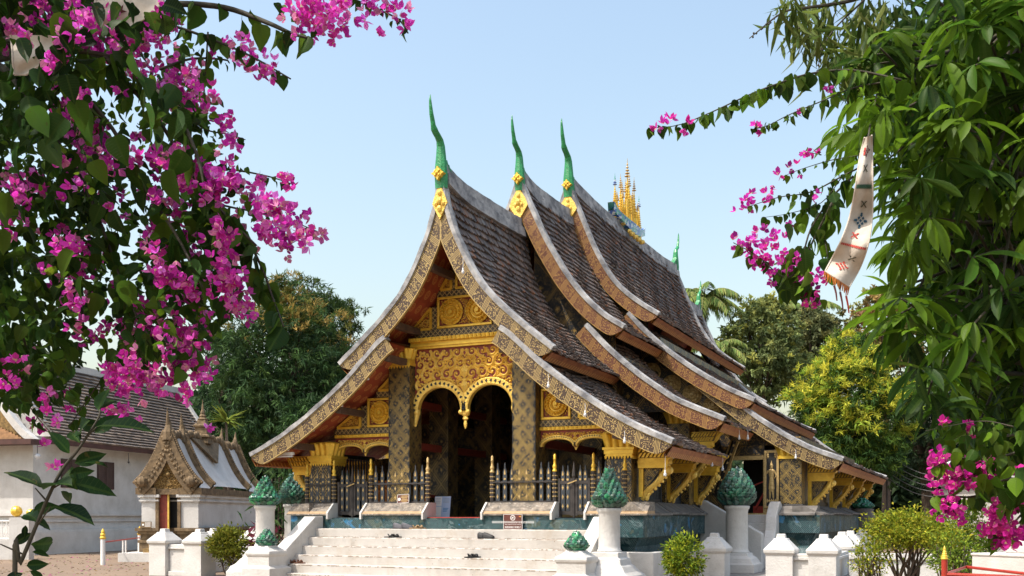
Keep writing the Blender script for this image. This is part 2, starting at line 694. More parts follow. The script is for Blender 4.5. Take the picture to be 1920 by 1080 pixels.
def resample(pts, step):
    pts = np.asarray(pts)
    seg = np.linalg.norm(np.diff(pts, axis=0), axis=1)
    s = np.concatenate([[0], np.cumsum(seg)])
    n = max(2, int(round(s[-1] / step)) + 1)
    q = np.linspace(0, s[-1], n)
    return np.stack([np.interp(q, s, pts[:, k]) for k in range(pts.shape[1])], 1), s[-1] / (n - 1)


# ------------------------------------------------------------------ leaves in bulk
def leaf_template(stations, fold=.18, droop=.25, wave=0.0):
    """stations = [(t along, half width)] ; returns verts (u, side, up), faces, uv"""
    vs, fs, uv = [], [], []
    for i, (t, w) in enumerate(stations):
        z = -droop * t * t
        wv = wave * math.sin(i * 2.1)
        vs += [(t, -w, z + w * fold * 2 + wv), (t, 0, z), (t, w, z + w * fold * 2 - wv)]
        uv += [(t, -w), (t, 0), (t, w)]
    for i in range(len(stations) - 1):
        a = 3 * i
        fs += [(a, a + 1, a + 4, a + 3), (a + 1, a + 2, a + 5, a + 4)]
    return np.array(vs), fs, np.array(uv)


T_HEART = leaf_template([(0, .03), (.06, .24), (.22, .36), (.45, .36), (.68, .25), (.86, .11), (1, .005)], .2, .28, .02)
T_OVATE = leaf_template([(0, .012), (.06, .05), (.14, .12), (.25, .185), (.38, .225), (.5, .235), (.62, .215), (.74, .165), (.84, .105), (.92, .05), (1, .003)], .2, .22, .012)
T_LONG = leaf_template([(0, .012), (.12, .036), (.3, .078), (.48, .112), (.64, .128), (.78, .115), (.89, .072), (.96, .026), (1, .003)], .25, .5, .006)
T_THIN = leaf_template([(0, .01), (.3, .07), (.65, .065), (1, .004)], .2, .5)
T_CARD = leaf_template([(0, .03), (.45, .24), (1, .01)], .25, .2)
T_BLADE = leaf_template([(0, .02), (.4, .10), (1, .004)], .25, .35)


def bract_template():
    vs, fs, uv = [], [], []
    for k in range(3):
        a = 2 * math.pi * k / 3
        ca, sa = math.cos(a), math.sin(a)
        b = leaf_template([(.0, .03), (.3, .30), (.62, .36), (1.0, .03)], .22, -.55)
        for (t, w, z) in b[0]:
            # petal rises along u (the flower's axis) and opens outwards
            o_ = len(vs)
            rad, along, tang = t * .62 + .02, t * .62 + (z * .4), w
            vs.append((along, rad * ca - tang * sa, rad * sa + tang * ca))
            uv.append((t, w))
        base = k * len(b[0])
        fs += [tuple(i + base for i in f) for f in b[1]]
    return np.array(vs), fs, np.array(uv)


T_BRACT = bract_template()


def norm(a):
    return a / np.maximum(np.linalg.norm(a, axis=1, keepdims=True), 1e-9)


def leaf_mesh(name, tpl, P, axis, up, size, col, matkey, parent=None, stuff=False):
    tv, tf, tuv = tpl
    P, axis, up = np.asarray(P, float), norm(np.asarray(axis, float)), np.asarray(up, float)
    side = norm(np.cross(up, axis))
    nup = np.cross(axis, side)
    n, k = len(P), len(tv)
    size = np.broadcast_to(np.asarray(size, float), (n,))
    V = (P[:, None, :] + (tv[None, :, 0:1] * axis[:, None, :] + tv[None, :, 1:2] * side[:, None, :] + tv[None, :, 2:3] * nup[:, None, :]) * size[:, None, None]).reshape(-1, 3)
    fa = np.array(tf)
    fl = (fa[None] + (np.arange(n) * k)[:, None, None]).reshape(-1, fa.shape[1])
    me = bpy.data.meshes.new(name)
    me.vertices.add(len(V))
    me.vertices.foreach_set("co", V.astype(np.float32).ravel())
    nl = fl.size
    me.loops.add(nl)
    me.loops.foreach_set("vertex_index", fl.astype(np.int32).ravel())
    me.polygons.add(len(fl))
    me.polygons.foreach_set("loop_start", np.arange(0, nl, fa.shape[1], dtype=np.int32))
    me.polygons.foreach_set("loop_total", np.full(len(fl), fa.shape[1], dtype=np.int32))
    me.polygons.foreach_set("use_smooth", np.ones(len(fl), dtype=bool))
    me.update(calc_edges=True)
    at = me.color_attributes.new("col", 'FLOAT_COLOR', 'POINT')
    cc = np.ones((n, k, 4), np.float32)
    cc[:, :, :3] = np.clip(np.asarray(col), 0, 1)[:, None, :]
    at.data.foreach_set("color", cc.ravel())
    ul = me.uv_layers.new(name="UVMap")
    ul.data.foreach_set("uv", tuv[fl.ravel() % k].astype(np.float32).ravel())
    me.materials.append(M[matkey])
    o = bpy.data.objects.new(name, me)
    COL.objects.link(o)
    attach(o, parent)
    if stuff:
        o["kind"] = "stuff"
    return o


def palette(n, cols, jit=.25):
    cols = np.array(cols)
    c = cols[RNG.integers(0, len(cols), n)]
    return c * (1 + jit * RNG.normal(size=(n, 1))).clip(.45, 1.8)

# ================================================================== the ground
XC = -9.93                       # the temple's axis
def X(h): return XC + h

g = MB().quad((-700, -60, 0), (700, -60, 0), (700, 1500, 0), (-700, 1500, 0)).build("ground", 'ground')
struct(g)
g = MB().box(X(4.75), X(10), 19.9, 25.3, .02, .33).build("terrace", 'terrace')
struct(g)

# ================================================================== the temple
temple = thing("temple", "old temple with sweeping tiered tile roofs, gilded front and green roof finials", "temple", (XC, 22, 0))

TILE_COLS = [(.14, .105, .09), (.18, .13, .105), (.10, .078, .070), (.20, .115, .08), (.145, .12, .108), (.26, .12, .065), (.08, .066, .063), (.18, .16, .148)]
TILE_W = [5, 5, 4, 2.0, 5, 1.1, 3, 1.2]


def sec(prof, per=8):
    return catmull(prof, per)


def offset_curve(pts, d):
    pts = np.asarray(pts)
    t = np.gradient(pts, axis=0)
    t /= np.linalg.norm(t, axis=1, keepdims=True)
    n = np.stack([-t[:, 1], t[:, 0]], 1)
    return pts + n * d, t, n


def roof_side(prof, y0, y1, side, barge='barge', rear=False, tile=.13, front=True, soff='soffit'):
    """one swept roof plane: tiles, soffit, mortar coping, bargeboard and eave board"""
    cur = sec(prof)
    base, _ = resample(cur, .178)
    _, t, n = offset_curve(base, 0)
    k_ = np.minimum(1, base[:, 0:1] / .3)
    def inner(d):
        q = base - n * (d * k_)
        q[:, 0] = np.maximum(q[:, 0], .012)
        return q
    pts = inner(.07)
    # tiles
    mb = MB()
    w = tile if side > 0 else tile * 3
    ny = int((y1 - y0) / w)
    w = (y1 - y0) / ny
    rnd = random.Random(int(y0 * 100) + side + int(prof[0][1] * 10))
    for i in range(len(pts) - 1):
        a, b = pts[i], pts[i + 1]
        nn, tt = n[i + 1], t[i + 1]
        off = .5 * w if i % 2 else 0
        for k in range(ny + (1 if off else 0)):
            ya = max(y0, y0 + k * w - off)
            yb = min(y1, ya + w if k or not off else y0 + w - off)
            if yb - ya < .01:
                continue
            lift = .052 + rnd.random() * .026 + (.03 if rnd.random() < .03 else 0)
            ext = .03 + rnd.random() * .03
            col = rnd.choices(TILE_COLS, TILE_W)[0]
            j = .75 + rnd.random() * .5
            col = tuple(c * j for c in col)
            lo = b + tt * ext + nn * lift
            lo2 = b + tt * (ext + .035) + nn * lift
            dn = lo - nn * .046
            dn2 = lo2 - nn * .046
            ym = (ya + yb) / 2
            def P(q, y): return (XC + side * q[0], y, q[1] + .016 * math.sin(y * 1.9 + q[0] * 2.2) + .010 * math.sin(y * 4.7 + i))
            mb.add((P(a, ya), P(a, yb), P(lo, yb - .004), P(lo2, ym), P(lo, ya + .004), P(dn, yb - .004), P(dn2, ym), P(dn, ya + .004)),
                   ((0, 1, 2, 3, 4), (4, 3, 6, 7), (3, 2, 5, 6)), 0, col)
    roof = mb.build("roof", 'tile', temple)
    # boards under the tiles with painted soffit
    so, so2 = inner(.105), inner(.145)
    mb = MB()
    arc = 0
    for i in range(len(so) - 1):
        d = float(np.linalg.norm(so[i + 1] - so[i]))
        def P(q, y): return (XC + side * q[0], y, q[1])
        mb.quad(P(so2[i], y0 + .08), P(so2[i + 1], y0 + .08), P(so2[i + 1], y1), P(so2[i], y1), 0,
                ((arc, 0), (arc + d, 0), (arc + d, y1 - y0), (arc, y1 - y0)))
        mb.quad(P(so[i], y0 + .08), P(so[i + 1], y0 + .08), P(so[i + 1], y1), P(so[i], y1), 0)
        arc += d
    mb.build("soffit", soff, roof)
    # eave board
    e, te, ne = base[-1], t[-1], n[-1]
    mb = MB()
    def Q(o, al, y): q = e + ne * o + te * al; return (XC + side * q[0], y, q[1])
    ya, yb = y0 + .02, y1 + .02
    mb.quad(Q(-.09, .03, ya), Q(-.09, .03, yb), Q(-.30, -.01, yb), Q(-.30, -.01, ya), 0, ((0, 0), (yb - ya, 0), (yb - ya, .2), (0, .2)))
    mb.quad(Q(-.09, -.05, ya), Q(-.09, -.05, yb), Q(-.30, -.07, yb), Q(-.30, -.07, ya), 0, ((0, 0), (yb - ya, 0), (yb - ya, .2), (0, .2)))
    mb.quad(Q(-.30, -.01, ya), Q(-.30, -.01, yb), Q(-.30, -.07, yb), Q(-.30, -.07, ya), 0, ((0, 0), (yb - ya, 0), (yb - ya, .05), (0, .05)))
    mb.quad(Q(-.09, .03, yb), Q(-.09, -.05, yb), Q(-.30, -.07, yb), Q(-.30, -.01, yb), 0, ((0, 0), (.08, 0), (.08, .2), (0, .2)))
    mb.build("eave_board", 'eave', roof)

    def verge(yf, sgn):
        # mortar coping and patterned board on a gable edge; sgn=-1 front, +1 rear
        fine, st = resample(cur, .10)
        N = len(fine)
        mbc = MB()
        top, _, nn = offset_curve(fine, .038)
        bot, _, _ = offset_curve(fine, -.052)
        rr = random.Random(5)
        ring = []
        for i in range(N):
            wv = .006 * math.sin(i * .9) + rr.uniform(-.003, .003)
            def P(q, y): return (XC + side * q[0], y, q[1])
            a_, b_ = yf + sgn * .03, yf - sgn * .20
            mid = top[i] + nn[i] * .03
            ring.append([P(bot[i], a_), P(top[i] + nn[i] * wv, a_ + sgn * (.004 + wv * .4)), P(mid, yf - sgn * .06), P(top[i] + nn[i] * wv, b_), P(bot[i], b_)])
        vs = [p for r in ring for p in r]
        fs = []
        for i in range(N - 1):
            for k in range(5):
                fs.append((5 * i + k, 5 * i + (k + 1) % 5, 5 * (i + 1) + (k + 1) % 5, 5 * (i + 1) + k))
        fs += [(0, 1, 2, 3, 4), tuple(5 * (N - 1) + k for k in range(5))]
        mbc.add(vs, fs)
        mbc.build("coping", 'mortar', roof)
        mbb = MB()
        w0 = .30
        tot = (N - 1) * st
        prev = None
        for i in range(N):
            s_ = i * st
            left = tot + .03 - s_
            ww = w0 * (1 - max(0, 1 - left / .34) ** 2.4) if left < .34 else w0
            ww = max(.03, ww)
            up = fine[i] + nn[i] * -.045
            dn = fine[i] + nn[i] * (-.05 - ww)
            dn = (max(dn[0], 0.0), dn[1])
            cur_ = (up, dn, s_, ww)
            if prev:
                def P(q, y): return (XC + side * q[0], y, q[1])
                u0, d0, s0, w_0 = prev
                yo, yi = yf, yf - sgn * .07
                mbb.quad(P(u0, yo), P(up, yo), P(dn, yo), P(d0, yo), 0, ((s0, 0), (s_, 0), (s_, ww), (s0, w_0)))
                mbb.quad(P(u0, yi), P(up, yi), P(dn, yi), P(d0, yi), 0, ((s0, 0), (s_, 0), (s_, .01), (s0, .01)))
                mbb.quad(P(d0, yo), P(dn, yo), P(dn, yi), P(d0, yi), 0, ((s0, 0), (s_, 0), (s_, .01), (s0, .01)))
            prev = cur_
        mbb.build("bargeboard", barge, roof)
    if front:
        verge(y0, -1)
    if rear:
        verge(y1, 1)
    return roof


U1 = [(0, 8.50), (.06, 8.22), (.12, 7.95), (.26, 7.50), (.48, 7.00), (.80, 6.42), (1.13, 6.01), (1.56, 5.60), (2.03, 5.20), (2.48, 4.84)]
U2 = [(0.02, 9.62), (.10, 9.42), (.24, 9.10), (.46, 8.62), (.68, 8.16), (.92, 7.74), (1.24, 7.22), (1.68, 6.66), (2.15, 6.22), (2.63, 5.90)]
U3 = [(0.02, 10.45), (.10, 10.25), (.22, 9.96), (.42, 9.46), (.78, 8.62), (1.21, 7.88), (1.60, 7.44), (2.05, 7.08), (2.50, 6.78)]
L1 = [(1.34, 5.33), (1.53, 5.20), (1.80, 4.96), (2.21, 4.58), (2.65, 4.23), (3.14, 3.88), (3.68, 3.53), (4.23, 3.23), (4.86, 2.95)]
L2 = [(1.70, 6.02), (1.90, 5.80), (2.24, 5.44), (2.66, 5.06), (3.05, 4.74), (3.38, 4.50), (3.82, 4.20), (4.30, 3.97), (4.93, 3.70)]
L3 = [(1.68, 6.88), (2.05, 6.46), (2.46, 6.07), (2.86, 5.73), (3.35, 5.36), (3.85, 5.03), (4.38, 4.72), (4.95, 4.45)]
M3 = [(3.6, 5.16), (4.20, 4.66), (4.62, 4.32), (5.10, 3.95), (5.70, 3.55), (6.34, 3.20), (7.04, 2.93)]
L1L = [(1.22, 5.40)] + L1
Y1, Y2, Y3 = 18.1, 22.0, 25.2

for s_ in (1, -1):
    roof_side(U1, Y1, 22.25, s_)
    roof_side(L1, Y1, 22.5, s_)
    roof_side(U2, Y2, 25.4, s_, 'barge_red')
    roof_side(L2, Y2, 25.25, s_, 'barge_red')
    roof_side(U3, Y3, 35.9, s_, 'barge_red', rear=True)
    roof_side(L3, Y3, 35.7, s_, 'barge_red', rear=True)
    roof_side(M3, Y3 + .1, 38.2, s_, 'barge', rear=True)
    roof_side(U2, 35.6, 39.3, s_, 'barge_red', rear=True, front=False, tile=.2)
    roof_side(L2, 35.6, 39.0, s_, 'barge_red', rear=True, front=False, tile=.2)


def ridge(z, y0, y1, rise0=.16, rise1=.05):
    mb = MB()
    n = 24
    vs, fs = [], []
    for i in range(n + 1):
        f = i / n
        y = y0 + (y1 - y0) * f
        zz = z + rise0 * max(0, 1 - f / .3) ** 2 + rise1 * max(0, (f - .7) / .3) ** 2 + random.uniform(-.008, .008)
        for (dx, dz) in ((-.17, -.42), (-.14, -.20), (-.085, -.17), (-.07, .03), (.07, .03), (.085, -.17), (.14, -.20), (.17, -.42)):
            vs.append((XC + dx, y, zz + dz))
    for i in range(n):
        for k in range(8):
            fs.append((8 * i + k, 8 * i + (k + 1) % 8, 8 * i + 8 + (k + 1) % 8, 8 * i + 8 + k))
    fs += [tuple(range(8)), tuple(8 * n + k for k in range(8))]
    mb.add(vs, fs)
    mb.build("ridge", 'mortar', temple)


ridge(8.62, Y1 + .1, 22.05)
ridge(9.72, Y2 + .1, 25.25)
ridge(10.52, Y3 + .1, 35.85, .16, .14)
ridge(9.72, 35.8, 39.2, 0, .14)


def finial(y, z0, height, sg=-1):
    """green mosaic horn that curves out over the gable, on its gilded medallion and mane"""
    k = height / 1.75
    mb = MB()
    pth = [(0.08, -.30, .19), (.07, 0, .20), (.06, .25, .18), (.06, .50, .15), (.05, .70, .128), (.0, .83, .11), (-.10, .90, .10), (-.21, .955, .10), (-.28, 1.01, .10), (-.32, 1.08, .075), (-.345, 1.16, .07),
           (-.41, 1.32, .062), (-.445, 1.48, .05), (-.47, 1.63, .034), (-.46, 1.75, .010)]
    mb.tube([(XC, y + -sg * (dy - .04) * k, z0 + dz * k) for dy, dz, r in pth], [r * k * .58 for dy, dz, r in pth], 10, asp=1.5, side=(1, 0, 0))
    f = mb.build("finial", 'chofa', temple)
    # mane running down the ridge
    mb = MB()
    prof = [(.05, .42), (.13, .45), (.22, .28), (.36, .12), (.60, -.03), (.95, -.17), (1.15, -.20), (.9, -.32), (.05, -.30)]
    mb.prism(prof, lambda p, a: (XC + a, y - sg * p[0] * k, z0 + p[1] * k), -.055, .055)
    for i in range(9):
        a = .12 + i * .1
        mb.prism([(a, .40 - i * .075), (a + .05, .42 - i * .078), (a + .24, .14 - i * .055), (a + .2, .08 - i * .05)], lambda p, q: (XC + q, y - sg * p[0] * k, z0 + p[1] * k), -.075, .075)
    mb.build("mane", 'chofa', f)
    if sg < 0:
        mb = MB()
        yf = y - .17
        pts = []
        for i in range(16):
            a = 2 * math.pi * i / 16
            r = .145 if i % 4 == 0 else (.09 if i % 2 else .10)
            pts.append((math.cos(a) * r, math.sin(a) * r))
        mb.prism(pts, lambda p, q: (XC + p[0], y + q, z0 + .02 + p[1]), -.15, -.04)
        for i in range(4):
            a = math.pi / 2 * i + math.pi / 4
            mb.ball((XC + .06 * math.cos(a), y - .155, z0 + .02 + .06 * math.sin(a)), .028, 6)
        mb.ball((XC, y - .16, z0 + .02), .04, 8)
        mb.build("medallion", 'gold_smooth', f)


finial(Y1, 8.52, 1.50)
finial(Y2, 9.60, 1.42)
finial(Y3, 10.40, 1.66)
finial(35.85, 10.60, 1.35, 1)
finial(39.2, 9.75, 1.15, 1)

# gilded kite plates where the bargeboards meet
for (y, z, hw, ln) in ((Y1, 8.36, .17, .66), (Y2, 9.43, .24, .72), (Y3, 10.22, .26, .72)):
    mb = MB()
    mb.prism([(0, z), (hw * .75, z - .28), (hw, z - ln * .62), (0, z - ln - .08), (-hw, z - ln * .62), (-hw * .75, z - .28)], lambda p, q: (XC + p[0], y + q, p[1]), -.045, .05)
    for (dx, dz, r) in ((0, .20, .05), (0, .36, .07), (.08, .42, .045), (-.08, .42, .045), (0, .52, .06)):
        mb.ball((XC + dx, y - .045, z - dz), r, 8, sz=1.2)
    mb.build("gable_plate", 'gold', temple)

# purlins that carry the front overhang
mb_list = [(U1, .55, .30), (U1, 1.33, .30), (L1, 1.55, .34), (L1, 2.75, .34), (L1, 3.9, .33)]
for prof, h, off in mb_list:
    c, _, n = offset_curve(sec(prof), -off)
    i = int(np.argmin(abs(sec(prof)[:, 0] - h)))
    for s_ in (1, -1):
        q = c[i]
        MB().box(X(s_ * q[0]) - .065, X(s_ * q[0]) + .065, Y1 + .09, 19.25, q[1] - .075, q[1] + .06).build("purlin", 'darkwood', temple)

# ------------------------------------------------------------------ carved work helpers
def ribbon(mb, pts, wid, y, hgt, ok=None):
    n = len(pts)
    last = None
    for i in range(n):
        x, z = pts[i]
        x2, z2 = pts[min(i + 1, n - 1)]
        x1, z1 = pts[max(i - 1, 0)]
        dx, dz = x2 - x1, z2 - z1
        l = math.hypot(dx, dz) or 1
        px, pz = -dz / l, dx / l
        w = wid[i]
        if ok and not ok(x, z):
            last = None
            continue
        o = len(mb.v)
        mb.v += [(x - px * w, y, z - pz * w), (x, y - hgt, z), (x + px * w, y, z + pz * w)]
        if last is not None:
            mb.f += [(last, last + 1, o + 1, o), (last + 1, last + 2, o + 2, o + 1)]
            mb.mi += [0, 0]
        last = o


def lobe(mb, x, z, a, ln, w, y, h, ok=None):
    c, s = math.cos(a), math.sin(a)
    if ok and not (ok(x, z) and ok(x + c * ln, z + s * ln)):
        return
    pts = [(0, 0, 0), (ln * .45, w, 0), (ln, 0, 0), (ln * .45, -w, 0), (ln * .45, 0, -h)]
    mb.add([(x + c * u - s * v, y + d, z + s * u + c * v) for u, v, d in pts], ((0, 1, 4), (1, 2, 4), (2, 3, 4), (3, 0, 4)))


def scrolls(mb, x0, x1, z0, z1, y, s, ok, mirror=None, hgt=.035, seed=1):
    """foliage scrolls in raised carving; mirrored about x=mirror"""
    r_ = random.Random(seed)
    sides = (1,) if mirror is None else (1, -1)
    rows = max(1, int(round((z1 - z0) / (s * .95))))
    for j in range(rows):
        z = z0 + (j + .5) * (z1 - z0) / rows
        xs = x0 if mirror is None else mirror
        cols = max(1, int(round((x1 - xs) / s)))
        for i in range(cols):
            x = xs + (i + .5 + (.25 if j % 2 else -.1)) * (x1 - xs) / cols
            hand = 1 if (i + j) % 2 else -1
            a0 = r_.uniform(0, 6.28)
            R = s * r_.uniform(.50, .60)
            for sd in sides:
                def fx(xx): return xx if sd == 1 else 2 * mirror - xx
                pts, wid = [], []
                for q in range(17):
                    f = q / 16
                    rr = R * (1 - .82 * f)
                    a = a0 + hand * f * 8.2
                    pts.append((fx(x + rr * math.cos(a)), z + rr * math.sin(a)))
                    wid.append(s * (.115 * (1 - f) + .05))
                ribbon(mb, pts, wid, y, hgt, ok)
                for q in range(9):
                    f = q / 9
                    a = a0 + hand * f * 5.0
                    rr = R * (1 - .5 * f)
                    aa = a + hand * .9
                    dx = math.cos(aa) * (1 if sd == 1 else -1)
                    lobe(mb, fx(x + rr * math.cos(a)), z + rr * math.sin(a), math.atan2(math.sin(aa), dx), s * .33, s * .10, y, hgt * .9, ok)
                mb.ball((fx(x), y - .004, z), s * .10, 6) if (ok is None or ok(fx(x), z)) else None
    for q in range(int((x1 - x0) * (z1 - z0) / (s * s) * 1.6)):
        lobe(mb, r_.uniform(x0, x1), r_.uniform(z0, z1), r_.uniform(0, 6.28), s * .3, s * .10, y + .002, hgt * .55, ok)


def rosette(mb, cx, cz, R, y, petals=18):
    nr, ns = 14, petals * 4
    vs, fs = [], []
    prof = [0, .15, .22, .30, .34, .46, .50, .60, .64, .76, .80, .90, .94, 1.0]
    hh = [.05, .05, .018, .018, .042, .042, .015, .015, .038, .038, .014, .014, .03, .022]
    for i in range(nr):
        r = R * max(prof[i], .01)
        for k in range(ns):
            a = 2 * math.pi * k / ns
            amp = .012 if i in (5, 8, 9, 11) else 0
            h = hh[i] + amp * math.cos(a * petals)
            rr = r * (1 + (.035 * math.cos(a * petals) if i in (5, 9, 12) else 0))
            vs.append((cx + rr * math.cos(a), y - h * 1.8, cz + rr * math.sin(a)))
    for i in range(nr - 1):
        for k in range(ns):
            fs.append((i * ns + k, i * ns + (k + 1) % ns, (i + 1) * ns + (k + 1) % ns, (i + 1) * ns + k))
    mb.add(vs, fs)


def frame_rect(mb, x0, x1, z0, z1, y, w=.06, d=.05):
    mb.box(x0, x1, y - d, y, z1 - w, z1)
    mb.box(x0, x1, y - d, y, z0, z0 + w)
    mb.box(x0, x0 + w, y - d, y, z0 + w, z1 - w)
    mb.box(x1 - w, x1, y - d, y, z0 + w, z1 - w)


def in_poly(px, pz, poly):
    r = False
    n = len(poly)
    for i in range(n):
        x1, z1 = poly[i]
        x2, z2 = poly[(i + 1) % n]
        if (z1 > pz) != (z2 > pz) and px < (x2 - x1) * (pz - z1) / (z2 - z1) + x1:
            r = not r
    return r


YF = 19.2                     # plane of the front columns


def panel_rect(name, h0, h1, z0, z1, rosettes=(), s=.12, y=YF):
    p = MB().box(X(h0), X(h1), y - .02, y + .05, z0, z1).build(name, 'redback', temple)
    mb = MB()
    frame_rect(mb, X(h0), X(h1), z0, z1, y - .02, .055, .05)
    mb.build("panel_frame", 'gold_smooth', p, bevel=.01)
    mb = MB()
    def ok(x, z):
        if not (X(h0) + .075 < x < X(h1) - .075 and z0 + .075 < z < z1 - .075):
            return False
        return all((x - X(a)) ** 2 + (z - b) ** 2 > (r * 1.03) ** 2 for a, b, r in rosettes)
    scrolls(mb, X(h0) + .06, X(h1) - .06, z0 + .06, z1 - .06, y - .021, s, ok, seed=int(abs(h0) * 100))
    mb.build("scrollwork", 'gold', p)
    for a, b, r in rosettes:
        q = MB()
        rosette(q, X(a), b, r, y - .02)
        q.build("rosette", 'gold_smooth', p)


def panel_poly(name, poly, s=.11, y=YF):
    poly = [(X(a), b) for a, b in poly]
    p = MB().prism(poly, lambda q, d: (q[0], y + d, q[1]), -.02, .05).build(name, 'redback', temple)
    mb = MB()
    n = len(poly)
    for i in range(n):
        a, b = poly[i], poly[(i + 1) % n]
        mb.bar((a[0], y - .045 - .002 * i, a[1]), (b[0], y - .045 - .002 * i, b[1]), .055, .055)
    mb.build("panel_frame", 'gold_smooth', p)
    cx, cz = sum(a for a, b in poly) / n, sum(b for a, b in poly) / n
    inner = [(cx + (a - cx) * .72, cz + (b - cz) * .72) for a, b in poly]
    mb = MB()
    xs, zs = [a for a, b in poly], [b for a, b in poly]
    scrolls(mb, min(xs), max(xs), min(zs), max(zs), y - .021, s, lambda x, z: in_poly(x, z, inner), seed=3)
    mb.build("scrollwork", 'gold', p)


def beam(h0, h1, z0, z1, y=YF, d=.09, key='beam'):
    return MB().box(X(h0), X(h1), y - d, y + .12, z0, z1).build("beam", key, temple)


# gable pediment, from the cornice up
beam(-1.22, 1.22, 5.44, 5.61, d=.06)
panel_rect("pediment_panel", -.66, .66, 5.62, 6.30, ((-.318, 5.96, .288), (.318, 5.96, .288)))
beam(-.80, -.675, 5.62, 6.10, d=.045)
beam(.675, .80, 5.62, 6.10, d=.045)
beam(-.66, .66, 6.305, 6.43, d=.055)
panel_poly("pediment_wing", [(-1.30, 5.63), (-.815, 5.63), (-.815, 6.08)])
panel_poly("pediment_wing", [(1.30, 5.63), (.815, 5.63), (.815, 6.08)])
panel_rect("pediment_panel", -.22, .22, 6.44, 7.02, ((0, 6.74, .16),), .10)
beam(-.31, -.225, 6.44, 6.94, d=.05)
beam(.225, .31, 6.44, 6.94, d=.05)
panel_poly("pediment_wing", [(-.57, 6.45), (-.315, 6.45), (-.315, 6.84)], .09)
panel_poly("pediment_wing", [(.57, 6.45), (.315, 6.45), (.315, 6.84)], .09)
beam(-.20, .20, 7.12, 7.24, d=.45)
# dark boarding behind the carved panels, up under the roof
back = [(-1.9, 5.0), (-1.3, 5.5), (-.85, 6.0), (-.55, 6.45), (-.28, 7.0), (-.1, 7.5), (.1, 7.5), (.28, 7.0), (.55, 6.45), (.85, 6.0), (1.3, 5.5), (1.9, 5.0), (1.2, 5.3), (-1.2, 5.3)]
MB().prism(back, lambda q, d: (X(q[0]), YF + d, q[1]), .06, .14).build("gable_boarding", 'darkwood', temple)

# cornice over the arches
mb = MB()
for (z0, z1, d) in ((5.20, 5.245, .10), (5.246, 5.285, .14), (5.286, 5.345, .12), (5.346, 5.425, .20)):
    mb.box(X(-1.29), X(1.29), YF - d, YF + .1, z0, z1)
for i in range(26):
    x = X(-1.24 + i * .0992)
    mb.frus(x, YF - .2, 5.352, 5.42, .034, .02, .02, .045)
mb.build("cornice", 'gold_smooth', temple)

